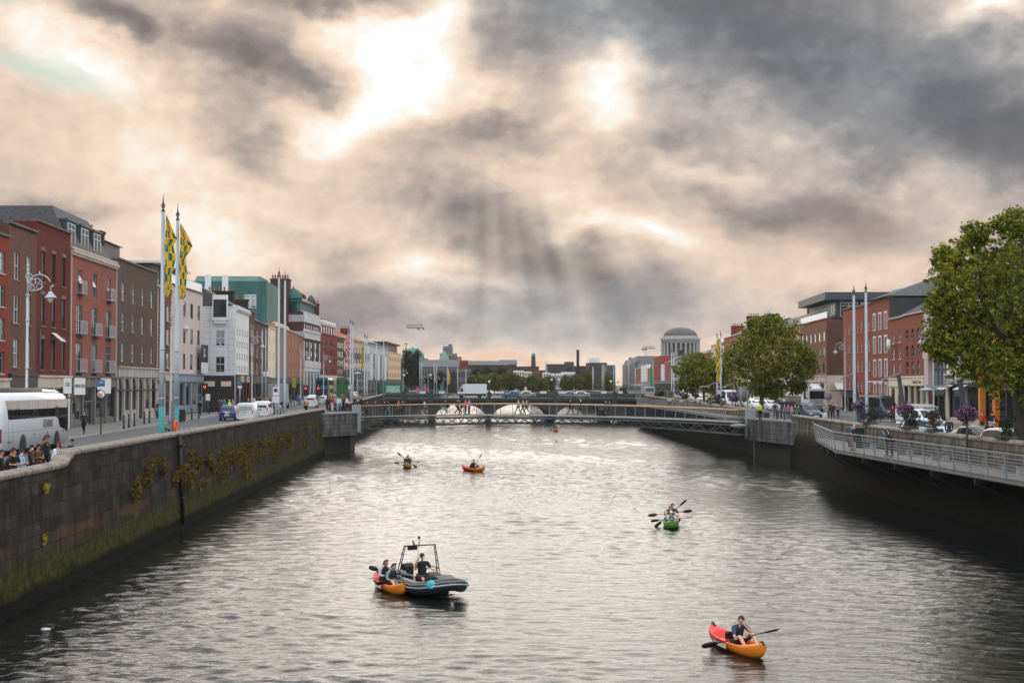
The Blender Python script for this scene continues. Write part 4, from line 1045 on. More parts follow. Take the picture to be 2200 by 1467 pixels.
for x,z,w_,hh,s in b['wins']:
    q=MB(); q.box(x-.16,x+w_+.16,-.06,-.003,z+hh,z+hh+.22); q.box(x-.16,x,-.05,-.003,z,z+hh); q.box(x+w_,x+w_+.16,-.05,-.003,z,z+hh); q.build('surround',WHITE,b['root'])
q=MB(); q.box(b['W']*.5,b['W']+.3,8,22,b['H']+.3,b['H']+.6); q.build('roof_edge',STEEL,b['root'])
building('r5','bright red brick house behind the tall right flagpole pair','R',1838,1873,660,655,BR_RED2,cols=4,rows=4,gh=2.2,ww=1.1,wh=.58,frame=WHITE,sill=DARKSTONE,top=1.3,gmat=BR_RED2,coping=DARKSTONE,shop=dict(n=3,fascia=1.9,stall=.3))
b=building('r4','rough red brick end house with small sash windows beside the side street','R',1812,1838,667,660,BR_RED,cols=3,rows=4,gh=2.4,ww=1.1,wh=.56,frame=WHITE,sill=DARKSTONE,top=1.6,gmat=SHOPDARK,coping=DARKSTONE,roof='gable',rh=1.2,shop=dict(n=2,fascia=1.9,stall=.3))
q=MB(); q.box(0,b['W'],-1.8,-.2,2.6,2.75); q.build('awning',SHOPDARK,b['root'])
# steel roof frame over the red houses
y=BLD['r5']['y0']; x0=fr(y)+5; q=MB()
za,zb_=zat(1858,641,y),zat(1858,625,y)
for (p,r_) in (((0,0),(9,0)),((9,0),(9,-20)),((0,0),(0,-20)),((0,-20),(9,-20))):
    for z in (za,zb_): q.bar((x0+p[0],y+p[1],z),(x0+r_[0],y+r_[1],z),.09)
for p in ((0,0),(4.5,0),(9,0),(0,-10),(9,-10),(0,-20),(9,-20)): q.bar((x0+p[0],y+p[1],16),(x0+p[0],y+p[1],zb_),.09)
tag(q.build('roof_frame',MIDGREY),'open grey steel frame standing on the roofs of the red brick houses','roof frame')
b3=building('r3','buff brown brick office with pale ground floor and glazed penthouse','R',1720,1777,697,688,BR_BUFF,cols=6,rows=3,gh=4.7,ww=1.5,wh=.62,style='plain',frame=FR_DARK,sill=None,top=1.3,gmat=ST_PALE,coping=BR_BUFF,D=16,full=True,shop=dict(side=BR_DARK2,n=4,doors=(1,),stall=.9,frame=STEEL,pil=1.6,board=ST_PALE))
W,H=b3['W'],b3['H']
side_winR(b3,9.5,H-4.5,2.2,2.4,'plain',FR_DARK)
q=MB(); q.box(W+.004,W+.12,0,15.9,0,4.7); q.build('side_plinth',ST_PALE,b3['root'])
q=MB(); q.box(.6,W-1.0,1.6,15,H+.16,H+2.8); ph=q.build('penthouse',FR_DARK,b3['root'])
for i in range(6): wo=window(b3['root'],1.2+i*(W-3.0)/6,H+.4,(W-3.0)/6-.2,2.1,'casement',STEEL,glass('teal_glass',(.05,.09,.09),(.3,.42,.42),.5,.05),True,None,'penthouse_window'); wo.location.y=1.45
for i in range(4): side_winR(dict(W=W-1.0,root=b3['root']),2.2+i*3,H+.4,2.5,2.1,'casement',STEEL)
q=MB(); q.box(-.4,W+.2,-.2,16.5,H+2.8,H+3.9); q.build('penthouse_roof',ZINC,b3['root'])
q=MB(); q.box(.1,W-.1,.1,.14,H+.16,H+1.1); q.build('glass_balustrade',M('clear_balustrade',S(170,190,190),.1,var=.03),b3['root'])
q=MB(); q.add([(W+.2,1.0,3.6),(W+.2,5.0,3.6),(W+2.4,5.0,2.7),(W+2.4,1.0,2.7)],[(0,1,2,3)])
o=q.build('awning',OFFWHITE,b3['root']); m=o.modifiers.new('thick','SOLIDIFY'); m.thickness=.04
b=building('r2','pinkish brick house partly hidden behind the middle tree','R',1687,1720,704,697,BR_PINK,cols=4,rows=4,gh=4.2,ww=1.3,wh=.6,frame=WHITE,sill=None,top=1.4,gmat=OFFWHITE,coping=ST_CREAM,full=False,roof='gable',rh=3)
chimney(b['root'],.2,6,b['H']+2,1.2,3.4,2.6,BR_PINK,3)
b=building('r1','brown brick house with one very wide sooty chimney stack','R',1640,1687,712,704,BR_BUFF,cols=5,rows=4,gh=4.2,ww=1.3,wh=.6,frame=WHITE,sill=None,top=1.4,gmat=OFFWHITE,coping=ST_CREAM,full=False,roof='gable',rh=2.5)
chimney(b['root'],b['W']*.62,7,b['H']+1,8.5,1.4,3.9,BR_SOOT,9)
more=[(1590,1640,720,712,BR_RED,'red brick house hidden behind the crown of the middle tree'),(1556,1590,726,720,BR_ORANGE2,'pale orange house between the two middle trees'),(1528,1556,742,738,ST_TAN,'tan house with chimney above the smaller tree crown'),
        (1498,1528,762,758,BR_RED2,'red house hidden behind the smaller tree'),(1470,1498,772,770,ST_GREY,'grey rendered house below the stone dome')]
for i,(u0,u1,v0,v1,mt,lab) in enumerate(more):
    b=building('rm%d' %i,lab,'R',u0,u1,v0,v1,mt,cols=5,rows=3,gh=4.4,ww=1.3,wh=.6,frame=WHITE,sill=None,top=1.2,gmat=[OFFWHITE,ST_PALE,SHOPDARK,ST_CREAM,ST_GREY][i],coping=ST_PALE,full=False,roof='gable' if i != 2 else 'parapet',rh=2.4)
    if i in (1,2): chimney(b['root'],b['W']*.5,5,b['H']+1,1.4,3,3.6,BR_DEEP,5)
farr=[(1442,1470,776,774,ST_GREY,'dark grey rendered block at the foot of the stone dome',5,'parapet'),(1428,1442,779,778,BR_RED,'brown brick house with white windows near the stone dome',3,'gable'),(1420,1428,783,783,ST_GREYWHITE,'slim pale blue white house in the distant right row',2,'parapet'),
        (1403,1420,768,766,BR_ORANGE,'orange brick house taller than its neighbours in the distant right row',4,'parapet'),(1391,1403,792,790,BR_RED,'low red brick front with striped pillars in the distant right row',4,'parapet'),(1377,1391,785,784,ST_WHITE,'white rendered block in the distant right row',4,'parapet'),
        (1365,1377,793,792,BR_CRIMSON,'crimson block with white balcony edge in the distant right row',4,'mansard'),(1338,1365,783,781,ST_DGREY,'dark glazed block with slate top in the distant right row',6,'mansard'),(1322,1338,784,783,ST_PINK,'pale concrete block at the far end of the right row',3,'parapet')]
for i,(u0,u1,v0,v1,mt,lab,n,rf) in enumerate(farr):
    b=building('rf%d' %i,lab,'R',u0,u1,v0,v1,mt,cols=n,rows=4,gh=4.4,ww=1.6,wh=.6,style='plain',frame=FR_DARK if i%2 else WHITE,sill=None,top=1.2,gmat=ST_DGREY,coping=ST_PALE,full=False,roof=rf,rh=3.2,D=14)
    if i in (1,8): chimney(b['root'],b['W']*.5,5,b['H'],2,2,4.4,BR_SOOT,3)
# ------------------------------------------------------------------ domed court house, skyline beyond the road bridge
DOMEST=M('grey_portland_stone',S(150,148,146),.9,var=.2)
Yd=700.0; c=atY(1462,760,Yd); zb=5.0; k=Yd/F
rt=thing('domed_building','round colonnaded court house tower with large green grey dome','dome',(c.x,c.y,zb))
zt=lambda v: zat(1462,v,Yd)-zb
r0=42*k
q=MB(); q.box(-r0*1.9,r0*1.9,-r0*1.3,r0*1.6,0,zt(790)); q.build('base_block',ST_PORT,rt)
q=MB(); q.lathe([(r0*.80,zt(800)),(r0*.80,zt(738))],n=40); q.build('drum',M('drum_stone',S(92,90,90),.9,var=.2),rt)
q=MB(); q.lathe([(r0*1.0,zt(800)),(r0*1.0,zt(766)),(r0*.82,zt(765.9))],n=40); q.lathe([(r0*.86,zt(738)),(r0*.99,zt(738)),(r0*.99,zt(731)),(r0*1.03,zt(730)),(r0*1.03,zt(727)),(r0*.92,zt(726.5)),(r0*.92,zt(722)),(r0*.8,zt(721.9))],n=48); q.build('entablature',DOMEST,rt)
for i in range(24):
    a=2*math.pi*(i+.5)/24; q=MB(); h=zt(738)-zt(766)
    q.lathe([(1.05*k*3,0),(.95*k*3,.6),(.8*k*3,h-.6),(1.05*k*3,h)],(r0*.93*math.cos(a),r0*.93*math.sin(a),zt(766)),10); q.build('column',DOMEST,rt)
for i in range(12):
    a=2*math.pi*i/12+.13; q=MB(); q.box(-.6,.6,-.05,.15,0,3.2); o=q.build('window',FR_DARK,rt); o.location=(r0*.83*math.cos(a),r0*.83*math.sin(a),zt(757)); o.rotation_euler=(0,0,a+math.pi/2)
q=MB(); rr=36*k; q.lathe([(rr,zt(722)),(rr*1.0,zt(721))]+[(rr*math.cos(t*math.pi/20),zt(721)+(zt(703.5)-zt(721))*math.sin(t*math.pi/20)) for t in range(1,10)]+[(.01,zt(703.5))],n=48); q.build('dome',M('dome_lead',S(80,83,78),.6,.1,var=.2,scale=.12,streak=True),rt)
ST_OLD=M('old_grey_stone',S(104,102,100),.9,var=.3,scale=.3)
def block(label,u0,u1,vt,Y,mat,rows=0,cols=0,vb=None,D=20,roof=None,rmat=SLATE,rv=0,wmat=FR_DARK,cat='building',name='building'):
    """a distant building whose front faces down the river"""
    a,b=atY(u0,vt,Y),atY(u1,vt,Y); z0=5.0; H=a.z-z0; W=b.x-a.x
    rt=thing(name,label,cat,(a.x,Y,z0))
    q=MB(); q.box(0,W,0,D,0,H); q.build('wall',mat,rt)
    if rows:
        ch=W/cols; hh=min(4.2,H*.8/rows)
        for i in range(rows):
            for j in range(cols):
                q=MB(); q.box(-ch*.26,ch*.26,-.12,.1,0,hh*.55); o=q.build('window',wmat,rt); o.location=(ch*(j+.5),0,H-hh*(i+.85))
    if roof == 'gable': q=MB(); q.prism([(-.5,H),(D/2,H+rv),(D+.5,H)],-.4,W+.4,'x'); q.build('roof',rmat,rt)
    if roof == 'hip':
        k2=min(W,D)*.4; q=MB(); q.add([(-.5,-.5,H),(W+.5,-.5,H),(W+.5,D,H),(-.5,D,H),(k2,D/2,H+rv),(W-k2,D/2,H+rv)],[(0,1,5,4),(1,2,5),(2,3,4,5),(3,0,4)]); q.build('roof',rmat,rt)
    return rt,W,H
# church with copper dome behind the dark tree
Yc=620.0; c=atY(886,770,Yc); q=MB(); k=Yc/F
rt=thing('church','church with bright green copper dome behind the dark tree','church',(c.x,Yc,5))
zc=zat(886,768,Yc)-5; r0=25*k
q.box(-r0*1.2,r0*1.3,-4,24,0,zc-.5); q.build('wall',ST_DGREY,rt)
q=MB(); q.lathe([(r0,zc-1)]+[(r0*math.cos(t*math.pi/20),zc+r0*.86*math.sin(t*math.pi/20)) for t in range(0,10)]+[(.3,zc+r0*.87),(.25,zc+r0*.95),(.01,zc+r0)],(0,6,0),n=32); q.build('dome',M('bright_copper',S(70,124,104),.6,var=.12,scale=.15),rt)
q=MB(); q.bar((-3,5,zc+r0*.8),(-3,5,zc+r0*1.0+1.5),.25); q.bar((-4,5,zc+r0*1.0+.9),(-2,5,zc+r0*1.0+.9),.25); q.build('cross',DARKGREY,rt)
rt,W,H=block('pale stepped civic office tower behind low roofs left of centre',945,982,759,760,ST_TAUPE,3,8,D=26); q=MB(); k=760/F; q.box(W+.003,W+10*k,0,20,0,H-7*k); q.build('wing',ST_TAUPE,rt)
q=MB(); x0=7*k; q.box(x0,x0+20*k,3,20,H,H+16*k); q.box(x0-.5,x0+21*k,2.5,20.5,H+4*k,H+4.8*k); q.box(x0-.5,x0+21*k,2.5,20.5,H+10*k,H+10.8*k); q.build('plant_tower',M('tower_grey',S(112,114,116),.7,var=.1),rt)
q=MB(); q.box(x0+11*k,x0+19*k,5,15,H+16*k,H+20*k); q.build('tank',ST_DGREY,rt)
block('low cream building with pale green roof left of the civic tower',908,935,783,600,ST_CREAM,1,6,D=18)
block('wide pale building with green copper roof below the civic tower',942,966,779,690,ST_GREYWHITE,1,6,roof='hip',rmat=M('pale_copper',S(92,124,106),.6,var=.1),rv=6)
block('red brick apartment block right of the civic tower',966,1006,774,700,BR_CRIMSON,3,8)
block('grey stone range with many chimneys and slate roof',905,985,788,560,ST_OLD,2,12,roof='gable',rv=3)
block('grey stone terrace with vertical windows below the red block',978,1012,793,540,ST_OLD,2,12)
block('sooty pier of masonry standing beside the dark trees',962,983,800,470,BR_SOOT,4,2,D=12)
block('dark brown roofs stretching behind the tree belt',1006,1090,784,780,BR_SOOT,1,14,roof='gable',rv=2.5)
block('low pale lidded block on the dark roofs',1026,1068,779,900,ST_GREY,1,10)
block('brown house with cream gable in the skyline',1076,1110,783,860,BR_PARTY,1,6,roof='gable',rv=3)
block('long dark brown warehouse left of the onion tower',1092,1158,787,720,BR_PARTY,2,14)
block('white gabled apartments above the tree belt',1106,1126,796,640,ST_WHITE,3,4)
block('cream apartments left below the onion tower',1127,1142,798,640,ST_CREAM,3,3)
block('red brick apartments at the foot of the onion tower',1143,1158,798,650,BR_CRIMSON,3,3)
block('dark red slim house right of the onion tower',1160,1171,795,650,BR_DEEP,3,2)
block('black brewery warehouse with flat roof right of the spire',1177,1217,782,900,M('black_brick',S(44,44,46),.8),0,0)
block('taller black block at the end of the brewery warehouse',1217,1233,777,905,M('black_brick',S(44,44,46),.8),1,3)
block('white gabled house in front of the brewery warehouse',1168,1182,800,640,ST_WHITE,3,3)
block('long white apartments in front of the brewery warehouse',1184,1212,802,650,ST_GREYWHITE,2,8)
block('white and terracotta apartments right of centre above the trees',1212,1236,799,640,ST_GREYWHITE,2,6)
block('dark red brick warehouse under the tall chimney',1234,1268,786,880,BR_PARTY,2,8)
rt,W,H=block('dark brick grain store with white rooftop railing right of the chimney',1265,1304,779,860,BR_PARTY,3,8)
k=860/F; q=MB()
for i in range(13): q.bar((i*23*k/12,1,H),(i*23*k/12,1,H+10*k),.35)
for z in (3,7,10): q.bar((0,1,H+z*k),(23*k,1,H+z*k),.4)
q.box(4*k,20*k,2,10,H,H+6*k); q.build('roof_railing',ST_WHITE,rt)
block('blue grey flat block left of the pale concrete block',1304,1322,784,800,ST_DGREY,3,4)
# onion topped tower, spire, chimney stack
Yt=820.0; c=atY(1146,800,Yt); k=Yt/F; q=MB(); z=lambda v: zat(1146,v,Yt)-5
rt=thing('tower','tapering dark brick tower with green onion cap','tower',(c.x,Yt,5))
q.lathe([(7.5*k,0),(6*k,z(800)),(4.1*k,z(768)),(4.6*k,z(767.5)),(4.6*k,z(766))],n=16); q.build('shaft',M('tower_brick',S(62,60,62),.9),rt)
q=MB(); q.lathe([(4.4*k,z(766)),(4.9*k,z(763)),(4.2*k,z(760.5)),(2.2*k,z(759)),(.4*k,z(757)),(.15*k,z(753)),(.01,z(752.8))],n=16); q.build('cap',M('onion_copper',S(70,150,130),.6),rt)
c=atY(1173.5,800,900); k=.3; q=MB(); z=lambda v: zat(1173,v,900)-5
rt=thing('spire','slim pale green church spire right of the onion tower','spire',(c.x,900,5))
q.lathe([(2.6*k,0),(2.6*k,z(795)),(.05,z(774))],n=8); q.build('steeple',M('spire_copper',S(130,160,146),.7),rt)
c=atY(1241.5,800,880); k=880/F; q=MB(); z=lambda v: zat(1241,v,880)-5
q.lathe([(3.4*k,0),(3.0*k,z(755)),(3.3*k,z(754.5)),(3.3*k,z(751.5)),(2.4*k,z(751.4))],(c.x,880,5),16)
tag(q.build('chimney_stack',M('stack_brick',S(48,46,48),.9)),'tall dark factory chimney stack on the skyline','chimney')
# cranes
def crane(label,u,vtop,vbase,Y,ul,ur,vj):
    c=atY(u,vbase,Y); k=Y/F; rt=thing('tower_crane',label,'crane',(c.x,Y,5)); z=lambda v: zat(u,v,Y)-5
    q=MB(); w_=1.6*k
    for sx in (-1,1):
        for sy in (-1,1): q.bar((sx*w_,sy*w_,0),(sx*w_,sy*w_,z(vj)),.45)
    n=16
    for i in range(n):
        a,b=z(vj)*i/n,z(vj)*(i+1)/n; s=1 if i%2 else -1
        q.bar((-s*w_,-w_,a),(s*w_,-w_,b),.3); q.bar((-w_,s*w_,a),(-w_,-s*w_,b),.3); q.bar((w_,s*w_,a),(w_,-s*w_,b),.3)
    q.build('mast',ST_WHITE,rt)
    q=MB(); xl_,xr_=(ul-u)*k,(ur-u)*k
    q.bar((xl_,0,z(vj)+.4),(xr_,0,z(vj)+.4),.6); q.bar((xl_*.96,0,z(vj)+1.6),(xr_*.9,0,z(vj)+2.2),.35)
    for i in range(14):
        t=i/14; q.bar((xl_+(xr_-xl_)*t,0,z(vj)+.4),(xl_+(xr_-xl_)*(t+.035),0,z(vj)+1.9),.25)
    q.build('jib',MIDGREY,rt)
    q=MB(); q.box(-1.4*k,1.6*k,-1.5,1.5,z(vj)-2.4*k,z(vj)+2*k); q.build('cab',DARKGREY,rt)
    q=MB(); cw=xr_ if abs(xr_)<abs(xl_) else xl_; q.box(cw-1.4*k,cw+1.4*k,-1,1,z(vj)-2.6*k,z(vj)+1.5*k); q.build('counterweight',DARKGREY,rt)
crane('white tower crane with long jib above the green church dome',899,703,765,690,873,910,706)
crane('small distant tower crane left of the stone dome',1387,747,770,1050,1381,1408,750)
# ------------------------------------------------------------------ steel footbridge
A0,B0=Vector((-10.8,163,0)),Vector((29.6,145,0))
rt=thing('footbridge','slender arched steel footbridge with wooden handrail crossing the river','bridge',(A0.x,A0.y,0))
AB=B0-A0; nrm=Vector((AB.y,-AB.x,0)).normalized()
if nrm.y>0: nrm=-nrm                       # towards the camera
def dk(t,off=0.0,dz=0.0):                    # point on the deck, local to A0
    p=AB*t+nrm*off
    return Vector((p.x,p.y,4.05+(3.85-4.05)*t+.42*4*t*(1-t)+dz))
def ch(t,off=0.0):
    p=AB*t+nrm*off
    return Vector((p.x,p.y,2.50-.04*t+.97*4*t*(1-t)))
TRUSS=M('truss_paint',(.19,.215,.225),.45,.2,var=.15)
NB=20; HW=1.75
ALU=M('pale_steel_paint',(.24,.27,.285),.45,.2,var=.12,scale=3)
q=MB(); n=40
q.loft([[dk(i/n,HW,0),dk(i/n,-HW,0),dk(i/n,-HW,-.16),dk(i/n,HW,-.16)] for i in range(n+1)]); q.s=[False]*len(q.s)
q.build('deck',M('deck_boards',(.14,.13,.12),.7,scale=4),rt)
for s in (1,-1):
    q=MB()
    for i in range(n):
        q.bar(dk(i/n,s*(HW+.06),-.06),dk((i+1)/n,s*(HW+.06),-.06),.1,.06)
    q.build('deck_edge',OFFWHITE,rt)
    q=MB()
    q.tube([ch(i/n,s*.75) for i in range(n+1)],.10,8)
    q.tube([dk(i/n,s*HW*.9,-.36) for i in range(n+1)],.09,8)
    for i in range(NB):
        a,m_,b=i/NB,(i+.5)/NB,(i+1)/NB
        q.tube([dk(a,s*HW*.9,-.36),ch(m_,s*.75)],.062,6); q.tube([ch(m_,s*.75),dk(b,s*HW*.9,-.36)],.062,6)
    q.build('truss',TRUSS,rt)
    q=MB()
    q.tube([dk(i/n,s*(HW+.12),1.18) for i in range(n+1)],.075,8); q.build('handrail',WOOD,rt)
    q=MB()
    for i in range(NB+1): q.bar(dk(i/NB,s*(HW+.06),-.2),dk(i/NB,s*(HW+.12),1.14),.06)
    m=170
    for i in range(m): q.bar(dk(i/m,s*(HW+.06),.02),dk(i/m,s*(HW+.11),1.1),.010)
    q.build('railing',ALU,rt)
for t,sg in ((0,-1),(1,1)):                # lens shaped bearings
    q=MB(); c=dk(t,HW,-.42); q.ball((c.x,c.y,c.z),1.0,12,sz=(.9,.3,.25)); q.build('bearing',ALU,rt)
ABUT=quay_stone('abutment_stone',(.20,.20,.20,1),(.14,.14,.14,1),(.07,.07,.07,1),False,2.2)
VOID=M('shade_black_stone',(.012,.012,.011),.7,var=.4)  # near-black colour stands for the shaded recess under the blocks
def abut(name,label,poly,zt,zb,low,post,coping=True):
    r_=thing(name,label,'abutment',(poly[0][0],poly[0][1],0)); o_=Vector((poly[0][0],poly[0][1],0))
    P=[(p[0]-o_.x,p[1]-o_.y) for p in poly]
    q=MB(); q.prism(P,zb,zt,'z'); q.build('block',ABUT,r_)
    q=MB(); L=[(p[0]-o_.x,p[1]-o_.y) for p in low]; q.prism(L,-1,zb-.002,'z'); q.build('shade_footing',VOID,r_)
    q=MB(); c=sum((Vector((*p,0)) for p in P),Vector())/len(P)
    q.prism([((p[0]-c.x)*1.03+c.x,(p[1]-c.y)*1.03+c.y) for p in P],zt+.002,zt+.12,'z'); q.build('coping',PAVING,r_)
    for p in post:
        x,y=p[0]-o_.x,p[1]-o_.y; q=MB(); q.prism([(x-.5,y-.4),(x+.5,y-.4),(x+.5,y+.4),(x-.5,y+.4)],zb+.3,zt+1.0,'z'); q.build('end_post',ST_GREY,r_)
    return r_
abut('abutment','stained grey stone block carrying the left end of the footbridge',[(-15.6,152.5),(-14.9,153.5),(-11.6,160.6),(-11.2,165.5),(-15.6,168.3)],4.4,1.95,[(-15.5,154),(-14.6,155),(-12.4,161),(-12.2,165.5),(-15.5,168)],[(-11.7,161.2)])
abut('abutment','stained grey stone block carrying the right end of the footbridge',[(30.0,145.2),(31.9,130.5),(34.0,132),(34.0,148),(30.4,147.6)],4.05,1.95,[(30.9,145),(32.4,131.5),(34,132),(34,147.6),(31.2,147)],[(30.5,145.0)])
q=MB()                                        # steel balustrade on the right block
for i in range(30):
    t=i/29; x,y=30.4+1.6*t,144-13*t; q.bar((x,y,4.2),(x,y,5.2),.03)
q.bar((30.4,144,5.22),(32.0,131,5.22),.06)
tag(q.build('balustrade',ALU),'thin steel bar balustrade on top of the right bridge block','balustrade')
# ------------------------------------------------------------------ iron parapet road bridge
Yb,Db=290.0,22.0; XA,XB=-15.3,39.0
rt=thing('road_bridge','low stone road bridge with green iron lattice parapet and wide arches','bridge',(0,Yb,0))
arches=[(-9.8,3.6,3.0),(.45,5.6,3.75),(13.0,6.3,3.85),(25.6,5.6,3.75),(34.8,3.2,3.0)]
def under(x):
    for c,a,h in arches:
        if abs(x-c)<a: return h*math.sqrt(max(0,1-((x-c)/a) ** 2)) ** .9
    return -1.0
GRAN=M('bridge_granite',(.034,.033,.031),.9,var=.35,scale=.6,streak=True,bump=.3)
q=MB(); xs_=np.linspace(XA,XB,320)
for a,b in zip(xs_,xs_[1:]):
    za,zb2=under(a),under(b)
    q.quad((a,0,za),(b,0,zb2),(b,0,4.3),(a,0,4.3)); q.quad((a,Db,za),(b,Db,zb2),(b,Db,4.3),(a,Db,4.3))
    q.quad((a,0,za),(a,Db,za),(b,Db,zb2),(b,0,zb2))
q.build('arches',GRAN,rt,fix=False)
q=MB(); q.box(XA-3,XB+3,-.35,Db+.35,4.3,4.62); q.build('cornice',GRAN,rt)
q=MB(); q.quad((XA-3,0,4.9),(XB+3,0,4.9),(XB+3,Db,4.9),(XA-3,Db,4.9)); q.build('carriageway',ASPHALT,rt,fix=False)
BG=M('bridge_green_paint',S(44,62,58),.5,var=.15)
for yy in (-.2,Db+.1):
    q=MB(); q.box(XA,XB,yy-.08,yy+.08,5.74,5.86); q.box(XA,XB,yy-.06,yy+.06,4.622,4.8); q.box(XA,XB,yy-.05,yy+.05,5.42,5.52)
    n=110; w_=(XB-XA)/n
    for i in range(n):
        x=XA+i*w_; q.bar((x,yy,4.8),(x+w_,yy,5.42),.13); q.bar((x+w_,yy,4.8),(x,yy,5.42),.13); q.bar((x,yy,5.5),(x,yy,5.76),.12); q.bar((x+w_/2,yy,5.5),(x+w_/2,yy,5.76),.12)
    q.build('parapet',BG,rt)
    q=MB(); q.box(XA,XB,yy-.14,yy+.14,5.862,5.92); q.build('parapet_cap',ALU,rt)
for u in (868,925,1051,1193,1320):
    x=atY(u,850,Yb).x; q=MB(); q.box(x-.45,x+.45,-.62,.3,3.6,6.1); q.box(x-.55,x+.55,-.7,.36,6.1,6.25); q.build('pedestal',BG,rt)
# white flower boxes along the parapet
for i,(u,wd) in enumerate([(908,1.1),(949,1.1),(1039,1.0),(1077,1.0),(1167,1.2),(1205,1.0),(1297,1.0),(1333,.8)]):
    x=atY(u,845,Yb).x; q=MB(); q.prism([(-.5*wd,0),(.5*wd,0),(.6*wd,.5),(-.6*wd,.5)],-.2,.2,'y')
    o=q.build('flower_box',WHITE); o.location=(x,Yb-.2,5.93)
    tag(o,'white flower box on the iron bridge parapet, ' +['leftmost of all','left of the white lorry','just right of the white lorry','second right of the white lorry','first left of the twin globe lamp','first right of the twin globe lamp','second from the right end','rightmost of all'][i],'flower box','white flower boxes on the bridge parapet')
# globe lamps on the pedestals
for i,(u,vt,arms) in enumerate([(868,806,1),(925,806,1),(1051,820,1),(1193,800,2),(1320,806,2)]):
    x=atY(u,850,Yb).x; zt=zat(u,vt,Yb)
    l=thing('bridge_lamp','dark green globe lamp on the iron bridge, ' +['farthest left','left of the white lorry','single globe right of the white lorry','tall with twin globes','rightmost with twin globes'][i],'street lamp',(x,Yb-.15,6.25),group='globe lamps on the iron bridge')
    h=zt-6.25; q=MB(); q.lathe([(.22,0),(.14,.5),(.07,.7),(.05,h)],n=8)
    if arms == 2: q.bar((-.75,0,h*.55),(.75,0,h*.55),.07)
    q.build('post',BG,l)
    for dx in ((-.75,.75) if arms == 2 else (0,)):
        q=MB(); q.ball((dx,0,(h*.55+.3) if arms == 2 else h),.26,10); q.build('globe',M('opal_globe',(.75,.75,.72),.3,var=.03),l)
# ------------------------------------------------------------------ boardwalk along the right wall
DECKW=M('boardwalk_timber',(.20,.18,.165),.8,var=.25,scale=1.5,streak=False)
def boardwalk(label,outer,inner,z,lean,step,nr=8,w_=.045,seed=0):
    o0=outer[0]; rt=thing('boardwalk',label,'boardwalk',(o0[0],o0[1],z))
    Lc=lambda p,dz=0: (p[0]-o0[0],p[1]-o0[1],dz)
    q=MB()
    for (a,b),(c,d) in zip(zip(outer,outer[1:]),zip(inner,inner[1:])):
        q.add([Lc(a),Lc(b),Lc(d),Lc(c),Lc(a,-.25),Lc(b,-.25),Lc(d,-.25),Lc(c,-.25)],[(0,1,2,3),(4,7,6,5),(0,4,5,1),(3,2,6,7),(0,3,7,4),(1,5,6,2)])
    q.build('deck',DECKW,rt)
    top=MB(); rails=MB(); posts=[]
    for a,b in zip(outer,outer[1:]):
        va,vb=Vector(Lc(a)),Vector(Lc(b)); L=(vb-va).length; d=(vb-va)/L; nx=Vector((-d.y,d.x,0))
        if nx.x>0: nx=-nx
        ca=va; k=max(1,int(L/step))
        f=lambda t,h: va+d*(L*t)+nx*(lean*(h+.2))+Vector((0,0,h))
        for j in range(nr): h=-.16+j*(1.28/(nr)); rails.bar(f(0,h),f(1,h),.025,w_*.8)
        top.bar(f(0,1.18),f(1,1.18),.10,.06)
        for j in range(k+1):
            p=MB(); p.bar(f(j/k,-.25),f(j/k,1.16),.05,.07); posts.append(p)
    rails.build('rails',ALU,rt); top.build('handrail',ALU,rt)
    for p in posts: p.build('post',ALU,rt)
    for (a,b),(c,d) in zip(zip(outer,outer[1:]),zip(inner,inner[1:])):
        L=math.dist(a,b); m=max(1,int(L/6))
        for j in range(m):
            t=j/m; pa=(a[0]+(b[0]-a[0])*t,a[1]+(b[1]-a[1])*t); pc=(c[0]+(d[0]-c[0])*t,c[1]+(d[1]-c[1])*t)
            q=MB(); q.bar(Lc(pa,-.4),Lc(pc,-.4),.14,.28); q.bar(Lc(pa,-.5),Lc((pc[0],pc[1]),-1.8),.12,.12); q.build('bracket',BLACK,rt)
    return rt
boardwalk('timber boardwalk with silver rails hung along the near right river wall',[(25.6,30),(25.7,94.5),(29.4,114)],[(28.2,30),(28.9,94.5),(30.3,114)],3.26,.12,2.3)
boardwalk('far timber boardwalk with slatted rails between footbridge and road bridge',[(30.2,158),(32.0,200),(33.6,262),(37.6,282)],[(33.4,158),(34.6,200),(36.9,262),(38.2,282)],4.0,.12,2.6,8,.06)
TROUGH=M('bench_slats',(.05,.045,.042),.6)
for i,(u,v) in enumerate(((1908,937),(1965,946),(2030,956),(2148,962))):
    y=[96,87,80,68.5][i]; x=xr(y)-.75
    b_=thing('bench','dark slatted bench against the right river wall, ' +['farthest away','second farthest','below the light blue car','nearest the right edge'][i],'bench',(x,y,3.26),0,'benches on the boardwalk')
    q=MB();
    for j in range(4): q.box(-.25+j*.13,-.15+j*.13,-1.1,1.1,.42,.46)
    q.build('seat',TROUGH,b_)
    for s in (-.9,.9): q=MB(); q.box(-.22,.22,s-.05,s+.05,0,.42); q.build('leg',STEEL,b_)
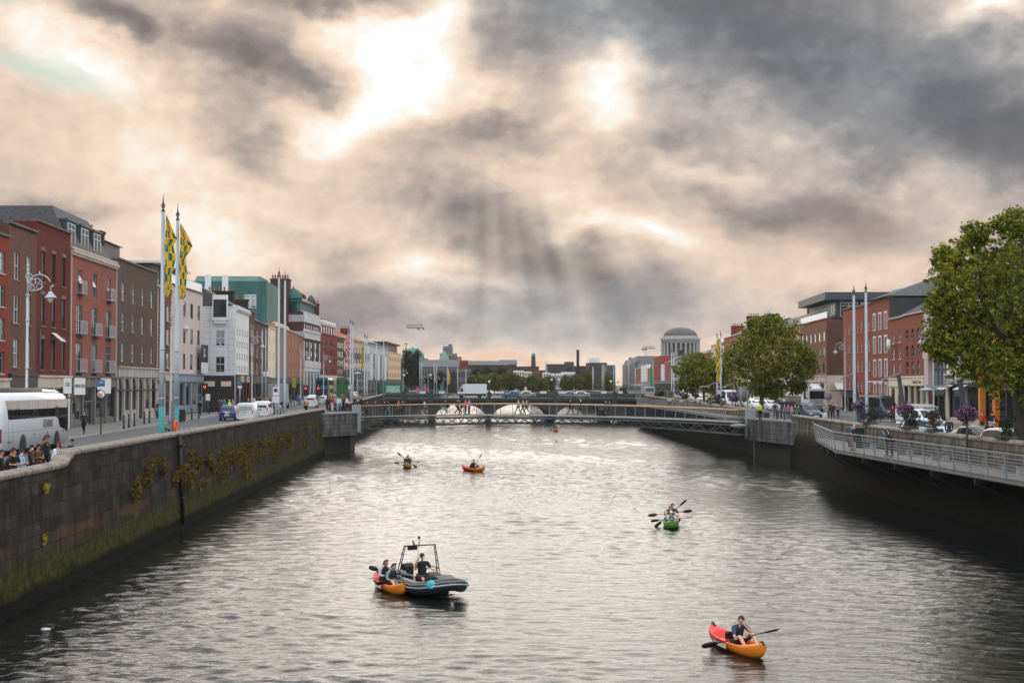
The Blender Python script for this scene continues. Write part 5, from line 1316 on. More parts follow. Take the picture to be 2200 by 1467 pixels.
# ------------------------------------------------------------------ poles, lamps, signs, signals
POLE=M('flagpole_paint',(.36,.42,.45),.45,.1,var=.12,scale=3,streak=True)
TURQ=M('turquoise_paint',S(44,138,140),.45,var=.08,scale=4)
def flagpole(label,u,X,zt,z0,r=.115,turq=0.0,group=None,Y=None):
    Y=Y or F*X/(u-985); x=X if X else 0
    rt=thing('flagpole',label,'flagpole',(x,Y,z0),0,group); h=zt-z0
    if turq:
        q=MB(); q.tube([(0,0,0),(0,0,turq)],r*1.35,14); q.build('painted_base',TURQ,rt)
    q=MB(); q.tube([(0,0,turq),(0,0,turq+h*.26),(0,0,turq+h*.261),(0,0,h)],[r*1.15,r*1.1,r,r*.8],14)
    for zz in (turq+.4,turq+1.8,turq+3.0): q.lathe([(r*1.22,0),(r*1.22,.08)],(0,0,zz),14)
    q.build('pole',POLE,rt)
    q=MB(); q.lathe([(r*.8,0),(r*1.0,.06),(r*.4,.15),(r*1.05,.34),(r*.5,.46),(r*.25,.6),(.01,.95)],(0,0,h),12); q.build('finial',M('bronze_finial',S(90,60,70),.5),rt)
    return rt,h
def checker_mat(name,c1,c2,sx,sz):
    m,N,p,out=new_mat(name)
    uv=N.n('ShaderNodeUVMap').outputs[0]
    ck=N.n('ShaderNodeTexChecker',ins={'Vector': N.n('ShaderNodeMapping',ins={'Vector': uv,'Scale': (sx,sz,1)}).outputs[0],'Color1': c1,'Color2': c2,'Scale': 1.0})
    keep=N.math('GREATER_THAN',N.noise(uv,4.0,1),.42)
    ckc=N.mix(keep,c1,ck.outputs[0])
    tr=N.n('ShaderNodeBsdfTranslucent',ins={0: ckc}); p.inputs['Roughness'].default_value=.8
    N.L.new(ckc,p.inputs['Base Color'])
    N.L.new(N.n('ShaderNodeMixShader',ins={0: .45,1: p.outputs[0],2: tr.outputs[0]}).outputs[0],out.inputs[0])
    return m
def flag(parent,name,prof,mat,seed=0,amp=.10):
    """hanging flag; prof = [(z, width)...] from the top; cloth falls in folds beside the pole"""
    nu,nv=16,40; vs=[]; uv=[]; zs=[p[0] for p in prof]
    for j in range(nv+1):
        t=j/nv; z=zs[0]+(zs[-1]-zs[0])*t
        w_=None
        for (z0,w0),(z1,w1) in zip(prof,prof[1:]):
            if z0 >= z >= z1: w_=w0+(w1-w0)*(z0-z)/max(1e-6,z0-z1)
        w_=w_ if w_ is not None else prof[-1][1]
        for i in range(nu+1):
            s=i/nu
            x=.13+s*w_*1.12
            y=amp*math.sin(s*7.5+z*.9+seed)*(.25+s)+.1*math.sin(z*2.1+s*3+seed)
            vs.append((x,y,z-.5*s*w_*(1.0 if t<.25 else .35)+.03*math.sin(s*9+seed))); uv.append((s,1-t))
    fs=[(j*(nu+1)+i,j*(nu+1)+i+1,(j+1)*(nu+1)+i+1,(j+1)*(nu+1)+i) for j in range(nv) for i in range(nu)]
    me=bpy.data.meshes.new(name); me.from_pydata(vs,[],fs); me.materials.append(mat)
    ul=me.uv_layers.new(name='uv')
    for lp in me.loops: ul.data[lp.index].uv=uv[lp.vertex_index]
    me.polygons.foreach_set('use_smooth',[True]*len(fs)); me.update()
    return link(name,me,parent)
CHK=checker_mat('green_gold_check',S(232,182,52),S(40,118,90),3,11)
f1,h=flagpole('tall flagpole with turquoise base and green and gold flag, left one of the nearest pair',354,-15.75,16.85,3.87,.115,2.6)
flag(f1,'flag',[(h-.2,.08),(h-.9,.42),(h-1.35,.58),(h-1.7,.40),(h-2.4,.52),(h-3.0,.42),(h-3.3,.34),(h-4.3,.32),(h-4.5,.2)],CHK,0.3)
f2,h=flagpole('tall flagpole with turquoise base and green and gold flag, right one of the nearest pair',385,-15.75,16.85,3.87,.115,2.6)
flag(f2,'flag',[(h-.2,.08),(h-.8,.5),(h-1.2,.64),(h-1.6,.52),(h-2.0,.28),(h-3.0,.38),(h-4.2,.34),(h-4.4,.22)],CHK,1.7)
flagpole('bare tall flagpole, left one of the second pair behind the white van',601,-15.75,17.1,3.95)
flagpole('bare tall flagpole, right one of the second pair behind the white van',614,-15.75,17.1,3.95)
f3,h=flagpole('flagpole with red and white flag beside the green double decker',754,-15.75,16.6,4.5)
REDW=checker_mat('red_white_check',S(190,40,70),S(226,220,222),3,13)
o=flag(f3,'flag',[(h-.6,.2),(h-2,.5),(h-4,.45),(h-5.6,.4),(h-6,.2)],REDW,2.2); o.scale.x=-1
flagpole('flagpole close right of the red and white flag',759,-15.75,16.6,4.5)
f4,h=flagpole('flagpole with yellow flag in front of the biscuit coloured chambers',784,-15.75,15.6,4.7)
o=flag(f4,'flag',[(h-.8,.2),(h-2.5,.4),(h-5,.35)],CHK,3.0); o.scale.x=-1
flagpole('flagpole close right of the yellow flag',789,-15.75,15.6,4.7)
for u,vt,Y,lab in ((563,713,172,'thin white pole on the left pavement, left one of the thin pair'),(570.5,712,174,'thin white pole on the left pavement, right one of the thin pair'),(809,740,262,'thin grey mast left of the grey stepped block'),(824,733,268,'thin grey mast right before the grey stepped block'),
                      (902,770,300,'tall white pole in front of the dark evergreen tree, left one of two'),(906,770,302,'tall white pole in front of the dark evergreen tree, right one of two'),(933,785,300,'tall pole left of the white lorry with faded pink flag'),(938,786,303,'tall pole left of the white lorry beside the faded pink flag'),(961,790,303,'pale pole with yellow banner left of the white lorry'),(983,792,306,'pale pole above the cab of the white lorry'),(1001,795,306,'pale pole above the box of the white lorry'),
                      (1274,790,318,'thick pale pole right of centre behind the iron parapet'),(1294,786,318,'thin pale pole right of the thick one, left one of two'),(1297.5,786,319,'thin pale pole right of the thick one, right one of two'),(1319,786,316,'pale pole beside the pale concrete block'),(1351,770,330,'pale pole before the dark glazed block'),(1365,792,330,'grey pole in front of the crimson block'),(1403,775,300,'white pole with long green flag')):
    c=atY(u,850,Y); z0=zl(Y) if u<985 else zr(Y)
    t_=thing('pole',lab,'pole',(c.x,Y,z0)); h=zat(u,vt,Y)-z0; q=MB(); r_=.17 if u == 1274 else .09 if Y<200 else .12
    q.tube([(0,0,0),(0,0,h)],[r_,r_*.7],8); q.build('shaft',POLE,t_)
    q=MB(); q.lathe([(r_,0),(r_*.4,.2),(.01,.5)],(0,0,h),8); q.build('cap',POLE,t_)
    if u in (933,1403,961):
        mt={933: M('faded_pink_flag',S(170,130,140),.8),1403: M('green_flag',S(40,140,84),.8),961: M('yellow_banner',S(214,180,50),.8)}[u]
        o=flag(t_,'flag',[(h-.2,.12),(h-1.2,.36),(h-2.6,.42),(h-3.6 if u != 1403 else h-5.5,.3)],mt,u); o.scale.x=-1 if u == 1403 else 1
# right hand pairs
for u,Y,lab,fg in ((1836,118,'tall bare flagpole, left one of the right quay pair by the dark blue van',0),(1862,113,'tall bare flagpole, right one of the right quay pair by the dark blue van',0),(1541,196,'slim flagpole with green and gold flag, left one between the two trees',1),(1549,194,'slim flagpole with green and gold flag, right one between the two trees',1),(1443,262,'slim white flagpole below the stone dome, left one of two',0),(1448,260,'slim white flagpole below the stone dome, right one of two',0)):
    c=atY(u,850,Y); zt=zat(u,{1836: 634,1862: 628,1541: 724,1549: 722,1443: 757,1448: 757}[u],Y)
    f_,h=flagpole(lab,u,c.x,zt,zr(Y),.125 if u>1800 else .11,Y=Y)
    if fg: o=flag(f_,'flag',[(h-.3,.2),(h-1.4,.6),(h-5,.55),(h-6.5,.3)],CHK,u); o.scale.x=-1 if u == 1549 else 1
def scroll_lamp():
    """ornate quay lamp: fluted post, scrolled arm with rings, bell shaped hood; arm towards +x; 11.5 m tall"""
    rt=thing('street_lamp','tmp','street lamp')
    q=MB(); q.tube([(0,0,0),(0,0,1.2),(0,0,1.25),(0,0,9.2)],[.15,.13,.095,.075],10); q.lathe([(.2,0),(.2,.5),(.15,.7)],n=10)
    for z in (1.25,4.6,7.6,9.2): q.lathe([(.10,0),(.14,.06),(.10,.12)],(0,0,z),10)
    q.tube([(0,0,9.2),(0,0,11.1)],[.06,.035],8); q.ball((0,0,11.15),.09,8); q.lathe([(.05,0),(.01,.4)],(0,0,11.2),8); q.ball((0,0,10.6),.1,8)
    q.build('post',GREYPAINT,rt)
    SH=Matrix.Translation((0,0,10.75)) @ Matrix.Scale(.70,4) @ Matrix.Translation((0,0,-10.4))
    q=MB(); q.M=SH
    arc=[(1.05-1.05*math.cos(math.pi*i/16) ,0,9.05+1.1*math.sin(math.pi*i/16)) for i in range(15)]
    q.tube(arc,.055,7)
    def ring(cx,cz,r,w_=.03,a0=0,a1=2*math.pi): q.tube([(cx+r*math.cos(a0+(a1-a0)*i/16),0,cz+r*math.sin(a0+(a1-a0)*i/16)) for i in range(17)],w_,6,cap=False)
    ring(.75,9.25,.55); ring(1.05,9.05,.26); ring(.45,9.5,.26); ring(.38,8.92,.24); ring(.9,9.6,.2); ring(.1,9.95,.3,.03,-1.2,3.6)
    q.tube([(0,0,8.75),(.5,0,8.66),(1.0,0,8.8),(1.35,0,9.1)],.035,6)
    q.lathe([(.05,0),(.08,.05),(.01,.35)],(1.05,0,10.15),8); q.ball((2.22,0,9.1),.09,8)
    q.tube([(2.08,0,9.15),(2.05,0,8.55)],.04,7)
    q.build('bracket',GREYPAINT,rt)
    q=MB(); q.M=SH; q.lathe([(.05,.12),(.1,.1),(.2,.06),(.24,-.12),(.34,-.2),(.40,-.3),(.56,-.42),(.57,-.46),(.3,-.46)],(2.05,0,8.5),14); h_=q.build('lamp_hood',GREYPAINT,rt)
    q=MB(); q.M=SH; q.lathe([(.3,-.46),(.27,-.65),(.14,-.85),(.01,-.92)],(2.05,0,8.5),12); q.build('lamp_bowl',M('lamp_bowl',(.55,.5,.45),.25,var=.05),h_)
    return rt
proto=None
LAMPS=[(57,555,-29.0,None,0,'ornate scroll lamp behind the white coach'),(366,652,-27.6,None,0,'ornate scroll lamp hidden behind the turquoise based flagpoles'),(541,707,None,172,0,'ornate scroll lamp in front of the white corner building'),(646,744,None,228,0,'ornate scroll lamp in front of the salmon house'),(695,754,None,250,0,'ornate scroll lamp in front of the crimson block'),(866,788,None,300,0,'ornate scroll lamp beside the tan rendered block'),
         (920,802,None,318,0,'small distant scroll lamp left of the pink flag'),(938.5,804,None,330,0,'small distant scroll lamp right of the pink flag'),(952,808,None,345,0,'small distant scroll lamp beside the yellow banner'),
         (1816,722,None,172,math.pi,'ornate scroll lamp in front of the rough red brick end house'),(2006,690,None,137,math.pi,'ornate scroll lamp with large arc left of the big tree')]
for u,vt,X,Y,rz,lab in LAMPS:
    if Y is None: Y=F*X/(u-985)
    c=atY(u,850,Y); z0=(zl(Y) if u<985 else zr(Y))+.12
    if proto is None: proto=scroll_lamp(); o=proto
    else: o=copy_tree(proto)
    s=(zat(u,vt,Y)-z0)/11.6
    o.location=(c.x,Y,z0); o.rotation_euler=(0,0,rz); o.scale=(s,s,s)
    tag(o,lab,'street lamp','ornate scroll lamps along both quays')
# leaning mast lights on the right quay
proto=None
for u0,v0,u1,v1,ua,va,Y,lab in ((1941,870,1930,803,1882,820,110,'leaning dark mast light with long arm before the brown arched building'),(1842,848,1836,800,1798,818,128,'leaning mast light with long arm behind the left tall flagpole'),(2073,876,2062,812,2020,830,84,'leaning dark mast light under the big tree'),(1539,850,1536,822,1517,830,205,'small leaning mast light by the smaller plane tree'),(1589,850,1579,822,1552,831,190,'small leaning mast light between the two slim flagpoles and wide tree')):
    p,t,a=atY(u0,v0,Y),atY(u1,v1,Y),atY(ua,va,Y-3); z0=zr(Y)
    b0=Vector((p.x+(p.x-t.x)*.8,Y,z0))
    rt=thing('mast_light',lab,'street lamp',b0,0,'leaning mast lights on the right quay')
    q=MB(); q.bar((0,0,0),t-b0,.16,.28); q.build('mast',DARKGREY,rt)
    q=MB(); q.bar(t-b0+Vector((.1,0,0)),t-b0+(a-t)*.8,.09,.1); q.build('arm',MIDGREY,rt)
    q=MB(); d_=t-b0+(a-t)*.9; q.cbox((d_.x-.3,d_.y,d_.z-.05),(1.3,.35,.12)); q.build('lamp_head',STEEL,rt)
# saucer lamps
for i,(u,vt,Y) in enumerate([(1592,799,176),(1606,797,172),(1993,838,128),(768,800,250)]):
    c=atY(u,850,Y); z0=zr(Y) if u>985 else zl(Y); zt=zat(u,vt,Y)
    rt=thing('saucer_lamp',['slim pole with flat saucer lamp, left one of two beside the wide plane tree','slim pole with flat saucer lamp, right one of two beside the wide plane tree','slim pole with short cross arm in front of the pale stone pier','slim pole with wide saucer lamp in front of the biscuit chambers'][i],'street lamp',(c.x,Y,z0),0)
    q=MB(); q.tube([(0,0,0),(0,0,zt-z0)],[.09,.06],8); q.build('pole',GREYPAINT,rt)
    q=MB(); q.lathe([(.1,.3),(.25,.2),(.8,.05),(.8,0),(.1,-.1)],(0,0,zt-z0-(.0 if i != 3 else .2)),14); q.ball((0,0,zt-z0+.5),.12,8); q.build('saucer',GREYPAINT,rt)
# traffic lights
def signal(label,u,v,Y,lit,z0=None):
    c=atY(u,v,Y); z0=zl(Y) if z0 is None else z0
    rt=thing('traffic_light',label,'traffic light',(c.x,Y,z0),0,'traffic lights'); h=c.z-z0
    q=MB(); q.tube([(.0,.12,0),(.0,.12,h+.5)],.055,8); q.build('pole',MIDGREY,rt)
    q=MB(); q.box(-.2,.2,-.1,.1,h-.95,h+.3); q.box(-.34,.34,.1,.12,h-1.1,h+.45); q.build('signal_head',BLACK,rt)
    for i,(nm,m) in enumerate((('red_lamp',LAMPRED),('amber_lamp',LAMPAMB),('green_lamp',BLACK))):
        q=MB(); q.lathe([(.13,0),(.11,-.04),(.01,-.05)],(0,-.1,h-.36*i),12,ax='y'); q.build(nm,m if i == lit else BLACK,rt)
signal('traffic light showing red beside the for sale board',440,831,166,0)
signal('traffic light showing red at the left of the far stop line',657,834,196,0)
signal('traffic light showing red in front of the blue double decker',684,834,196,0)
signal('traffic light showing amber beside the green double decker',757,824,262,1)
# signs
def plate(rt,name,x,z,w_,h_,mat,y=-.06,th=.02):
    q=MB(); q.box(x-w_/2,x+w_/2,y-th,y,z-h_/2,z+h_/2); return q.build(name,mat,rt)
def disc(rt,name,x,z,r,mat,y=-.07,n=24):
    q=MB(); q.lathe([(r,0),(r,-.02),(.001,-.02)],(x,y,z),n,ax='y'); return q.build(name,mat,rt)
BLUESIGN=M('blue_sign',S(30,106,150),.4,var=.04)
Y=106; c=atY(217,900,Y); z0=zl(Y)+.12; rt=thing('no_turn_sign','round no left turn sign below a blue bus stop plate on the left pavement','road sign',(c.x,Y,z0))
q=MB(); q.tube([(0,0,0),(0,0,zat(217,818,Y)-z0)],.05,8); q.build('pole',DARKGREY,rt)
z=zat(217,847,Y)-z0; disc(rt,'sign_rim',0,z,.33,M('sign_red',S(150,20,28),.4),-.06); d_=disc(rt,'sign_face',0,z,.275,SIGNWHITE,-.082)
q=MB(); q.bar((.02,-.106,z-.2),(.02,-.106,z),.05,.02); q.bar((.02,-.106,z-.01),(-.17,-.106,z+.06),.05,.02); q.add([(-.2,-.108,z+.075),(-.1,-.108,z+.13),(-.13,-.108,z-.0)],[(0,1,2)]); q.build('arrow',BLACK,d_)
q=MB(); q.bar((-.19,-.112,z-.19),(.19,-.112,z+.19),.05,.02); q.build('slash',M('sign_red',S(150,20,28),.4),d_)
p_=plate(rt,'stop_plate',.0,zat(217,823,Y)-z0,.56,.5,BLUESIGN); plate(rt,'stop_number',.0,zat(217,833,Y)-z0,.56,.26,SIGNWHITE)
lettering('BUS',.2,SIGNWHITE,p_,(0,-.085,zat(217,823,Y)-z0+.05))
Y=168; c=atY(515,880,Y); z0=zl(Y)+.12; rt=thing('bus_stop_sign','blue and white bus stop sign before the white corner building','road sign',(c.x,Y,z0))
q=MB(); q.tube([(0,0,0),(0,0,zat(515,818,Y)-z0)],.05,8); q.build('pole',GREYPAINT,rt)
p_=plate(rt,'stop_plate',0,zat(515,823,Y)-z0,.5,.52,BLUESIGN); plate(rt,'stop_number',0,zat(515,831,Y)-z0,.5,.3,SIGNWHITE); lettering('BUS',.19,SIGNWHITE,p_,(0,-.085,zat(515,823,Y)-z0))
Y=120; c=atY(600,880,Y); z0=zl(Y)+.12; rt=thing('no_stopping_sign','white plate with red crossed no stopping roundel beside the second flagpole pair','road sign',(c.x-.1,Y-1.5,z0))
zc=zat(600,840,Y)-z0; q=MB(); q.tube([(0,0,0),(0,0,zc+.5)],.05,8); q.build('pole',GREYPAINT,rt)
p_=plate(rt,'sign_plate',0,zc,.46,.66,SIGNWHITE); d_=disc(rt,'roundel',0,zc+.08,.17,M('sign_red',S(150,20,28),.4),-.083)
disc(rt,'roundel_face',0,zc+.08,.12,M('navy_sign',S(60,70,110),.4),-.105)
q=MB(); q.bar((-.1,-.14,zc-.02),(.1,-.14,zc+.18),.035,.02); q.bar((.1,-.14,zc-.02),(-.1,-.14,zc+.18),.035,.02); q.build('cross',M('sign_red',S(150,20,28),.4),d_)
plate(rt,'lower_plate',.0,zc-.7,.56,.55,ST_GREYWHITE)
for u,v,Y,lab,mt,wd,hg in ((447,853,163,'white info plate under the red signal by the pub',SIGNWHITE,.5,.75),(572,803,175,'small white plate on the right thin pole',SIGNWHITE,.7,.6),(752,832,255,'small white plate on the pole by the green double decker',SIGNWHITE,.6,.6),(632,822,205,'green and yellow hanging sign on the orange house',M('green_yellow_sign',S(150,150,40),.5),.6,1.4)):
    c=atY(u,v,Y); z0=zl(Y)+.12; rt=thing('sign',lab,'sign',(c.x,Y,z0)); q=MB(); q.tube([(0,0,0),(0,0,c.z-z0+hg/2)],.04,8); q.build('pole',MIDGREY,rt); plate(rt,'plate',0,c.z-z0,wd,hg,mt)
for u,v,Y,r_,lab in ((1598,848,178,.85,'large round grey sign back left of the wide plane tree trunk'),(1779,851,140,.42,'round grey sign back at the corner of the buff office')):
    c=atY(u,v,Y); z0=zr(Y); rt=thing('round_sign',lab,'road sign',(c.x,Y,z0)); q=MB(); q.tube([(0,.05,0),(0,.05,c.z-z0)],.05,8); q.build('pole',MIDGREY,rt); disc(rt,'sign_back',0,c.z-z0,r_,MIDGREY,0)
# banners by the iron bridge
for u,v,lab,col in ((897,838,'bright pink banner panel near the left end of the iron bridge',S(224,90,150)),(914,834,'second pink banner panel right of the bright one',S(206,80,140)),(948,833,'teal banner panel left of the white lorry',S(40,140,134))):
    Y=316; c=atY(u,v,Y); rt=thing('banner',lab,'banner',(c.x,Y,5)); q=MB(); q.tube([(0,.05,0),(0,.05,c.z-4)],.05,6); q.build('pole',MIDGREY,rt); plate(rt,'panel',0,c.z-5,.5,1.2,M('banner_' +str(u),col,.6))
# bollards on the left kerb
proto=None
for i,(u,vb) in enumerate([(266,907),(277,905),(289,904),(310,902),(321,901),(357,907),(363,910),(397,899),(412,897),(427,894)]):
    kerbY={266: 118,277: 121,289: 124,310: 130,321: 133,357: 92,363: 90,397: 140,412: 143.5,427: 147}[u]
    c=atY(u,vb,kerbY); z0=zl(kerbY)+.12
    if proto is None:
        proto=thing('bollard','tmp','bollard'); q=MB(); q.lathe([(.11,0),(.10,.12),(.075,.2),(.065,.95),(.085,1.0),(.085,1.05),(.05,1.12),(.001,1.15)],n=10); q.build('post',BLACK,proto); q=MB(); q.lathe([(.078,.86),(.078,.92)],n=10); q.build('band',MIDGREY,proto); o=proto
    else: o=copy_tree(proto)
    o.location=(c.x,kerbY,z0 if u not in (357,363) else zl(kerbY))
    tag(o,['black bollard nearest the coach front, below the stone arcade','black bollard second from the coach below the stone arcade','black bollard at the middle of the stone arcade','black bollard before the arcade doors','black bollard at the far end of the stone arcade','black bollard between the turquoise poles, left one','black bollard between the turquoise poles, right one','black bollard right of the turquoise poles, nearest one','black bollard right of the turquoise poles, middle one','black bollard right of the turquoise poles, farthest one'][i],'bollard','black bollards along the left pavement')
# life ring post, litter bin, parking machine, weathered post
Y=77; c=atY(371,920,Y); rt=thing('lifebuoy_post','orange lifebuoy on a weathered wooden post between the turquoise flagpoles','lifebuoy',(c.x,Y,zl(Y)+.12)); h=zat(370,866,Y)-zl(Y)
q=MB(); q.tube([(0,0,0),(0,0,h)],.11,8); q.build('post',DARKSTONE,rt)
q=MB(); zz=zat(375,915,Y)-zl(Y)-.12; q.tube([(.19+.0*i,-.12+.1*math.cos(i*math.pi/8)*0+.26*math.cos(i*math.pi/8),zz+.28*math.sin(i*math.pi/8)) for i in range(17)],.07,8,cap=False); q.build('ring',M('lifebuoy_orange',S(236,84,40),.5,var=.05),rt)
Y=139; c=atY(392,880,Y); rt=thing('litter_bin','grey and green litter bin behind the right turquoise flagpole','bin',(c.x,Y,zl(Y)+.12)); q=MB(); q.box(-.3,.3,-.3,.3,0,1.1); bevel(q.build('body',SHOPGREEN,rt),.04); q=MB(); q.box(-.33,.33,-.33,.33,1.1,1.3); q.build('lid',ST_BLUEGREY,rt)
Y=97; c=atY(1838,905,Y); rt=thing('litter_bin','large black wheeled bin at the start of the near boardwalk','bin',(min(c.x,xr(Y)-.7),Y,3.26)); q=MB(); q.add([(-.42,-.4,0),(.42,-.4,0),(.42,.4,0),(-.42,.4,0),(-.5,-.48,1.35),(.5,-.48,1.35),(.5,.48,1.35),(-.5,.48,1.35)],[(0,3,2,1),(4,5,6,7),(0,1,5,4),(1,2,6,5),(2,3,7,6),(3,0,4,7)]); bevel(q.build('body',BLACK,rt),.05); q=MB(); q.box(-.55,.55,-.52,.52,1.352,1.45); bevel(q.build('lid',DARKGREY,rt),.04)
Y=255; c=atY(796,848,Y); q=MB(); q.lathe([(.35,0),(.35,.05),(.2,.06),(.03,.75),(.001,.76)],(c.x,-0+Y,5.0),12); tag(q.build('traffic_cone',M('cone_orange',S(220,90,50),.5)),'orange traffic cone on the wall near the iron bridge','traffic cone')
# ------------------------------------------------------------------ trees and planting
BARK=M('plane_tree_bark',(.055,.045,.035),.9,var=.4,scale=2,bump=.5)
LEAF=leaf_mat('tree_leaf',[(.12,S(26,36,10)),(.35,S(68,84,20)),(.55,S(114,124,32)),(.75,S(164,162,48)),(.95,S(198,184,78))],.42)
LEAF2=leaf_mat('dark_tree_leaf',[(.15,S(18,26,16)),(.5,S(32,44,24)),(.85,S(52,62,30))],.2)
LEAF3=leaf_mat('olive_tree_leaf',[(.15,S(46,52,20)),(.4,S(78,82,30)),(.65,S(112,110,42)),(.9,S(146,136,58))],.25)
def tree(label,base,top,rx,ry,zlow,leaf,size,nl,per,seed,trunk=.22,lobes=13,cx=0.0,group=None,blobs=None,limbs=7):
    """tapered trunk with limbs, and a crown of leaf clumps hung on irregular lobes"""
    x,y,z=base; r=random.Random(seed)
    rt=thing('tree',label,'tree',base,0,group)
    H=top-z; zl_=zlow-z; cz=(H+zl_)/2; rz_=(H-zl_)/2
    L=[]
    if blobs is None:
        for i in range(lobes):
            a=2.399*i+r.uniform(-.4,.4); t=(i+.5)/lobes
            zz=-0.75+1.55*t; rad=math.sqrt(max(.05,1-min(1,abs(zz)) ** 2))*r.uniform(.45,.72)
            L.append((cx+math.cos(a)*rad*rx,math.sin(a)*rad*ry,cz+zz*rz_*.78,r.uniform(.30,.46)))
        L.append((cx,0,cz,.55))
    else: L=[(bx*rx+cx,by*ry,cz+bz*rz_,br) for bx,by,bz,br in blobs]
    pts=[]; spr=[]
    for i in range(nl):
        lx,ly,lz,lr=L[r.randrange(len(L))]
        d=Vector((r.gauss(0,1),r.gauss(0,1),r.gauss(0,1))).normalized()
        k=r.random() ** .33*r.uniform(.75,1.12)*(r.uniform(1.1,1.4) if r.random()<.10 else 1)
        p=(lx+d.x*lr*rx*k,ly+d.y*lr*ry*k,lz+d.z*lr*rz_*k)
        if p[2]<zl_-.3: continue
        pts.append(p); spr.append(size*r.uniform(1.6,4.4))
    t=MB(); th=cz*.9
    t.tube([(0,0,0),(.03,.02,th*.25),(-.04,.05,th*.6),(cx*.6,0,th)],[trunk*1.25,trunk,trunk*.8,trunk*.45],9)
    t.build('trunk',BARK,rt)
    for i in range(limbs):
        lx,ly,lz,lr=L[(i*3)%len(L)]
        b=MB(); z0=th*(.5+.45*i/limbs); m=Vector((lx*.45,ly*.45,z0+(lz-z0)*.6))
        b.tube([(cx*.3,0,z0),m,(lx,ly,lz+lr*rz_*.4)],[trunk*.5,trunk*.3,trunk*.1],6); b.build('limb',BARK,rt)
    leafy('crown',pts,size,leaf,rt,spread=spr,per=per,seed=seed,flat=.8)
    return rt
big=[(-.70,-.2,.40,.34),(-.66,0,.12,.36),(-.72,-.1,-.28,.34),(-.5,-.2,-.5,.36),(-.4,.1,.45,.4),(0,0,.0,.6),(.2,0,.4,.55),(.5,-.2,-.2,.55),(-.55,-.3,.25,.42),(-.3,.2,.62,.40),(.1,-.2,.72,.42),(.45,.1,.62,.45),(-.75,0,-.1,.32),(-.6,-.1,-.38,.34),(-.2,-.5,.1,.5),(.3,-.4,.0,.55),(.7,0,.2,.5),(-.1,.3,-.2,.5),(.4,.3,-.3,.5),(-.35,-.3,-.62,.34),(.15,-.3,-.66,.36),(.65,-.1,-.5,.42),
       (-.45,.1,.86,.16),(-.12,-.1,.97,.18),(.28,0,1.0,.2),(-.72,.1,.52,.2),(-.84,-.1,.62,.12),(-.9,-.1,.1,.16),(.0,-.5,.4,.5),(.5,-.45,.35,.5),(-.86,0,-.35,.18),(.55,0,.95,.22),(.12,-.2,-.92,.22),(.42,-.2,-.95,.2)]
yT=74.0; c=atY(2172,830,yT)
tree('big leafy plane tree filling the right edge of the photo',(c.x+.5,yT,zr(yT)),zat(2150,478,yT),5.0,5.0,zat(2100,872,yT),LEAF,.085,3300,24,5,.36,blobs=big,limbs=12)
yT=165.0; c=atY(1636,850,yT)
tree('wide green plane tree standing by the quay behind the hi-vis worker',(c.x,yT,zr(yT)),zat(1636,684,yT),5.75,5.0,zat(1636,866,yT),LEAF,.12,2400,18,9,.24,cx=.9,
     blobs=[(-.3,0,.55,.40),(.0,-.2,.75,.36),(.3,.1,.6,.40),(-.6,0,.15,.40),(-.2,-.4,.2,.48),(.25,-.4,.15,.5),(.62,0,.1,.42),(-.5,-.1,-.3,.38),(-.1,-.3,-.3,.42),(.35,-.2,-.35,.42),(.74,-.1,-.2,.28),(-.15,0,-.62,.26),(.12,-.1,-.72,.22),(.0,.1,.95,.12),(.14,.1,1.0,.1),(.8,0,.12,.2),(.6,0,-.6,.2),(-.28,0,.88,.16)])
yT=224.0; c=atY(1512,850,yT)
tree('smaller green plane tree left of the wide one by the quay',(c.x,yT,zr(yT)),zat(1512,748,yT),5.4,5.0,zat(1512,860,yT),LEAF,.14,1500,17,14,.2,lobes=15)
yT=480.0; c=atY(885,800,yT)
tree('dark rounded evergreen tree in front of the green church dome',(c.x,yT,5),zat(885,748,yT),4.0,4.5,5.6,LEAF2,.30,900,14,21,.3,lobes=14)
for i,(u,vt,w_,Y,leaf) in enumerate([(925,800,24,450,LEAF2),(946,802,20,440,LEAF2),(1012,806,20,430,LEAF3),(1034,800,26,440,LEAF3),(1065,796,30,450,LEAF3),(1092,795,26,445,LEAF3),(1118,806,24,440,LEAF3),(1142,808,24,440,LEAF3),(1166,808,24,440,LEAF3),(1190,808,24,440,LEAF3),(1213,806,24,440,LEAF3),(1240,802,26,440,LEAF3),(1268,796,32,440,LEAF3),(1296,800,26,440,LEAF3),(1312,808,20,440,LEAF3),
                                       (1028,790,34,560,LEAF2),(1050,786,26,580,LEAF2),(1078,787,30,580,LEAF2)]):
    c=atY(u,820,Y); jr=random.Random(u); vt += jr.uniform(-5,4); w_ *= jr.uniform(.9,1.5); Y += jr.uniform(-15,25); rr_=w_/2*Y/F*1.15
    lab=['dark tree behind the pink banners left of the bridge','dark tree behind the teal banner','olive tree leftmost in the belt behind the white lorry','olive tree above the cab of the white lorry','tall olive tree right of the white lorry','olive tree under the cream gable','olive tree below the white gabled apartments','olive tree directly below the onion tower','olive tree below the slim green spire','olive tree below the brewery warehouse','olive tree below the white and terracotta apartments','olive tree below the factory chimney','broad olive tree below the grain store railing','olive tree right of the broad one near the right bank','olive tree rightmost in the belt beside the pale concrete block',
           'dark tree mass behind the white lorry, left one','dark tree top between the two other dark tops behind the belt','dark tree top on the right behind the belt'][i]
    tree(lab,(c.x,Y,4.9),zat(u,vt,Y),rr_,rr_,5.6,leaf,.24,420,14,40+i,.2,lobes=7+i%5,limbs=3,group='trees beyond the road bridge')
c=atY(1340,838,302); tree('tiny autumn coloured tree beside the right end of the iron bridge',(c.x,302,4.95),zat(1340,830,302),.9,.9,5.6,LEAF3,.12,90,12,71,.06,lobes=6,limbs=2)
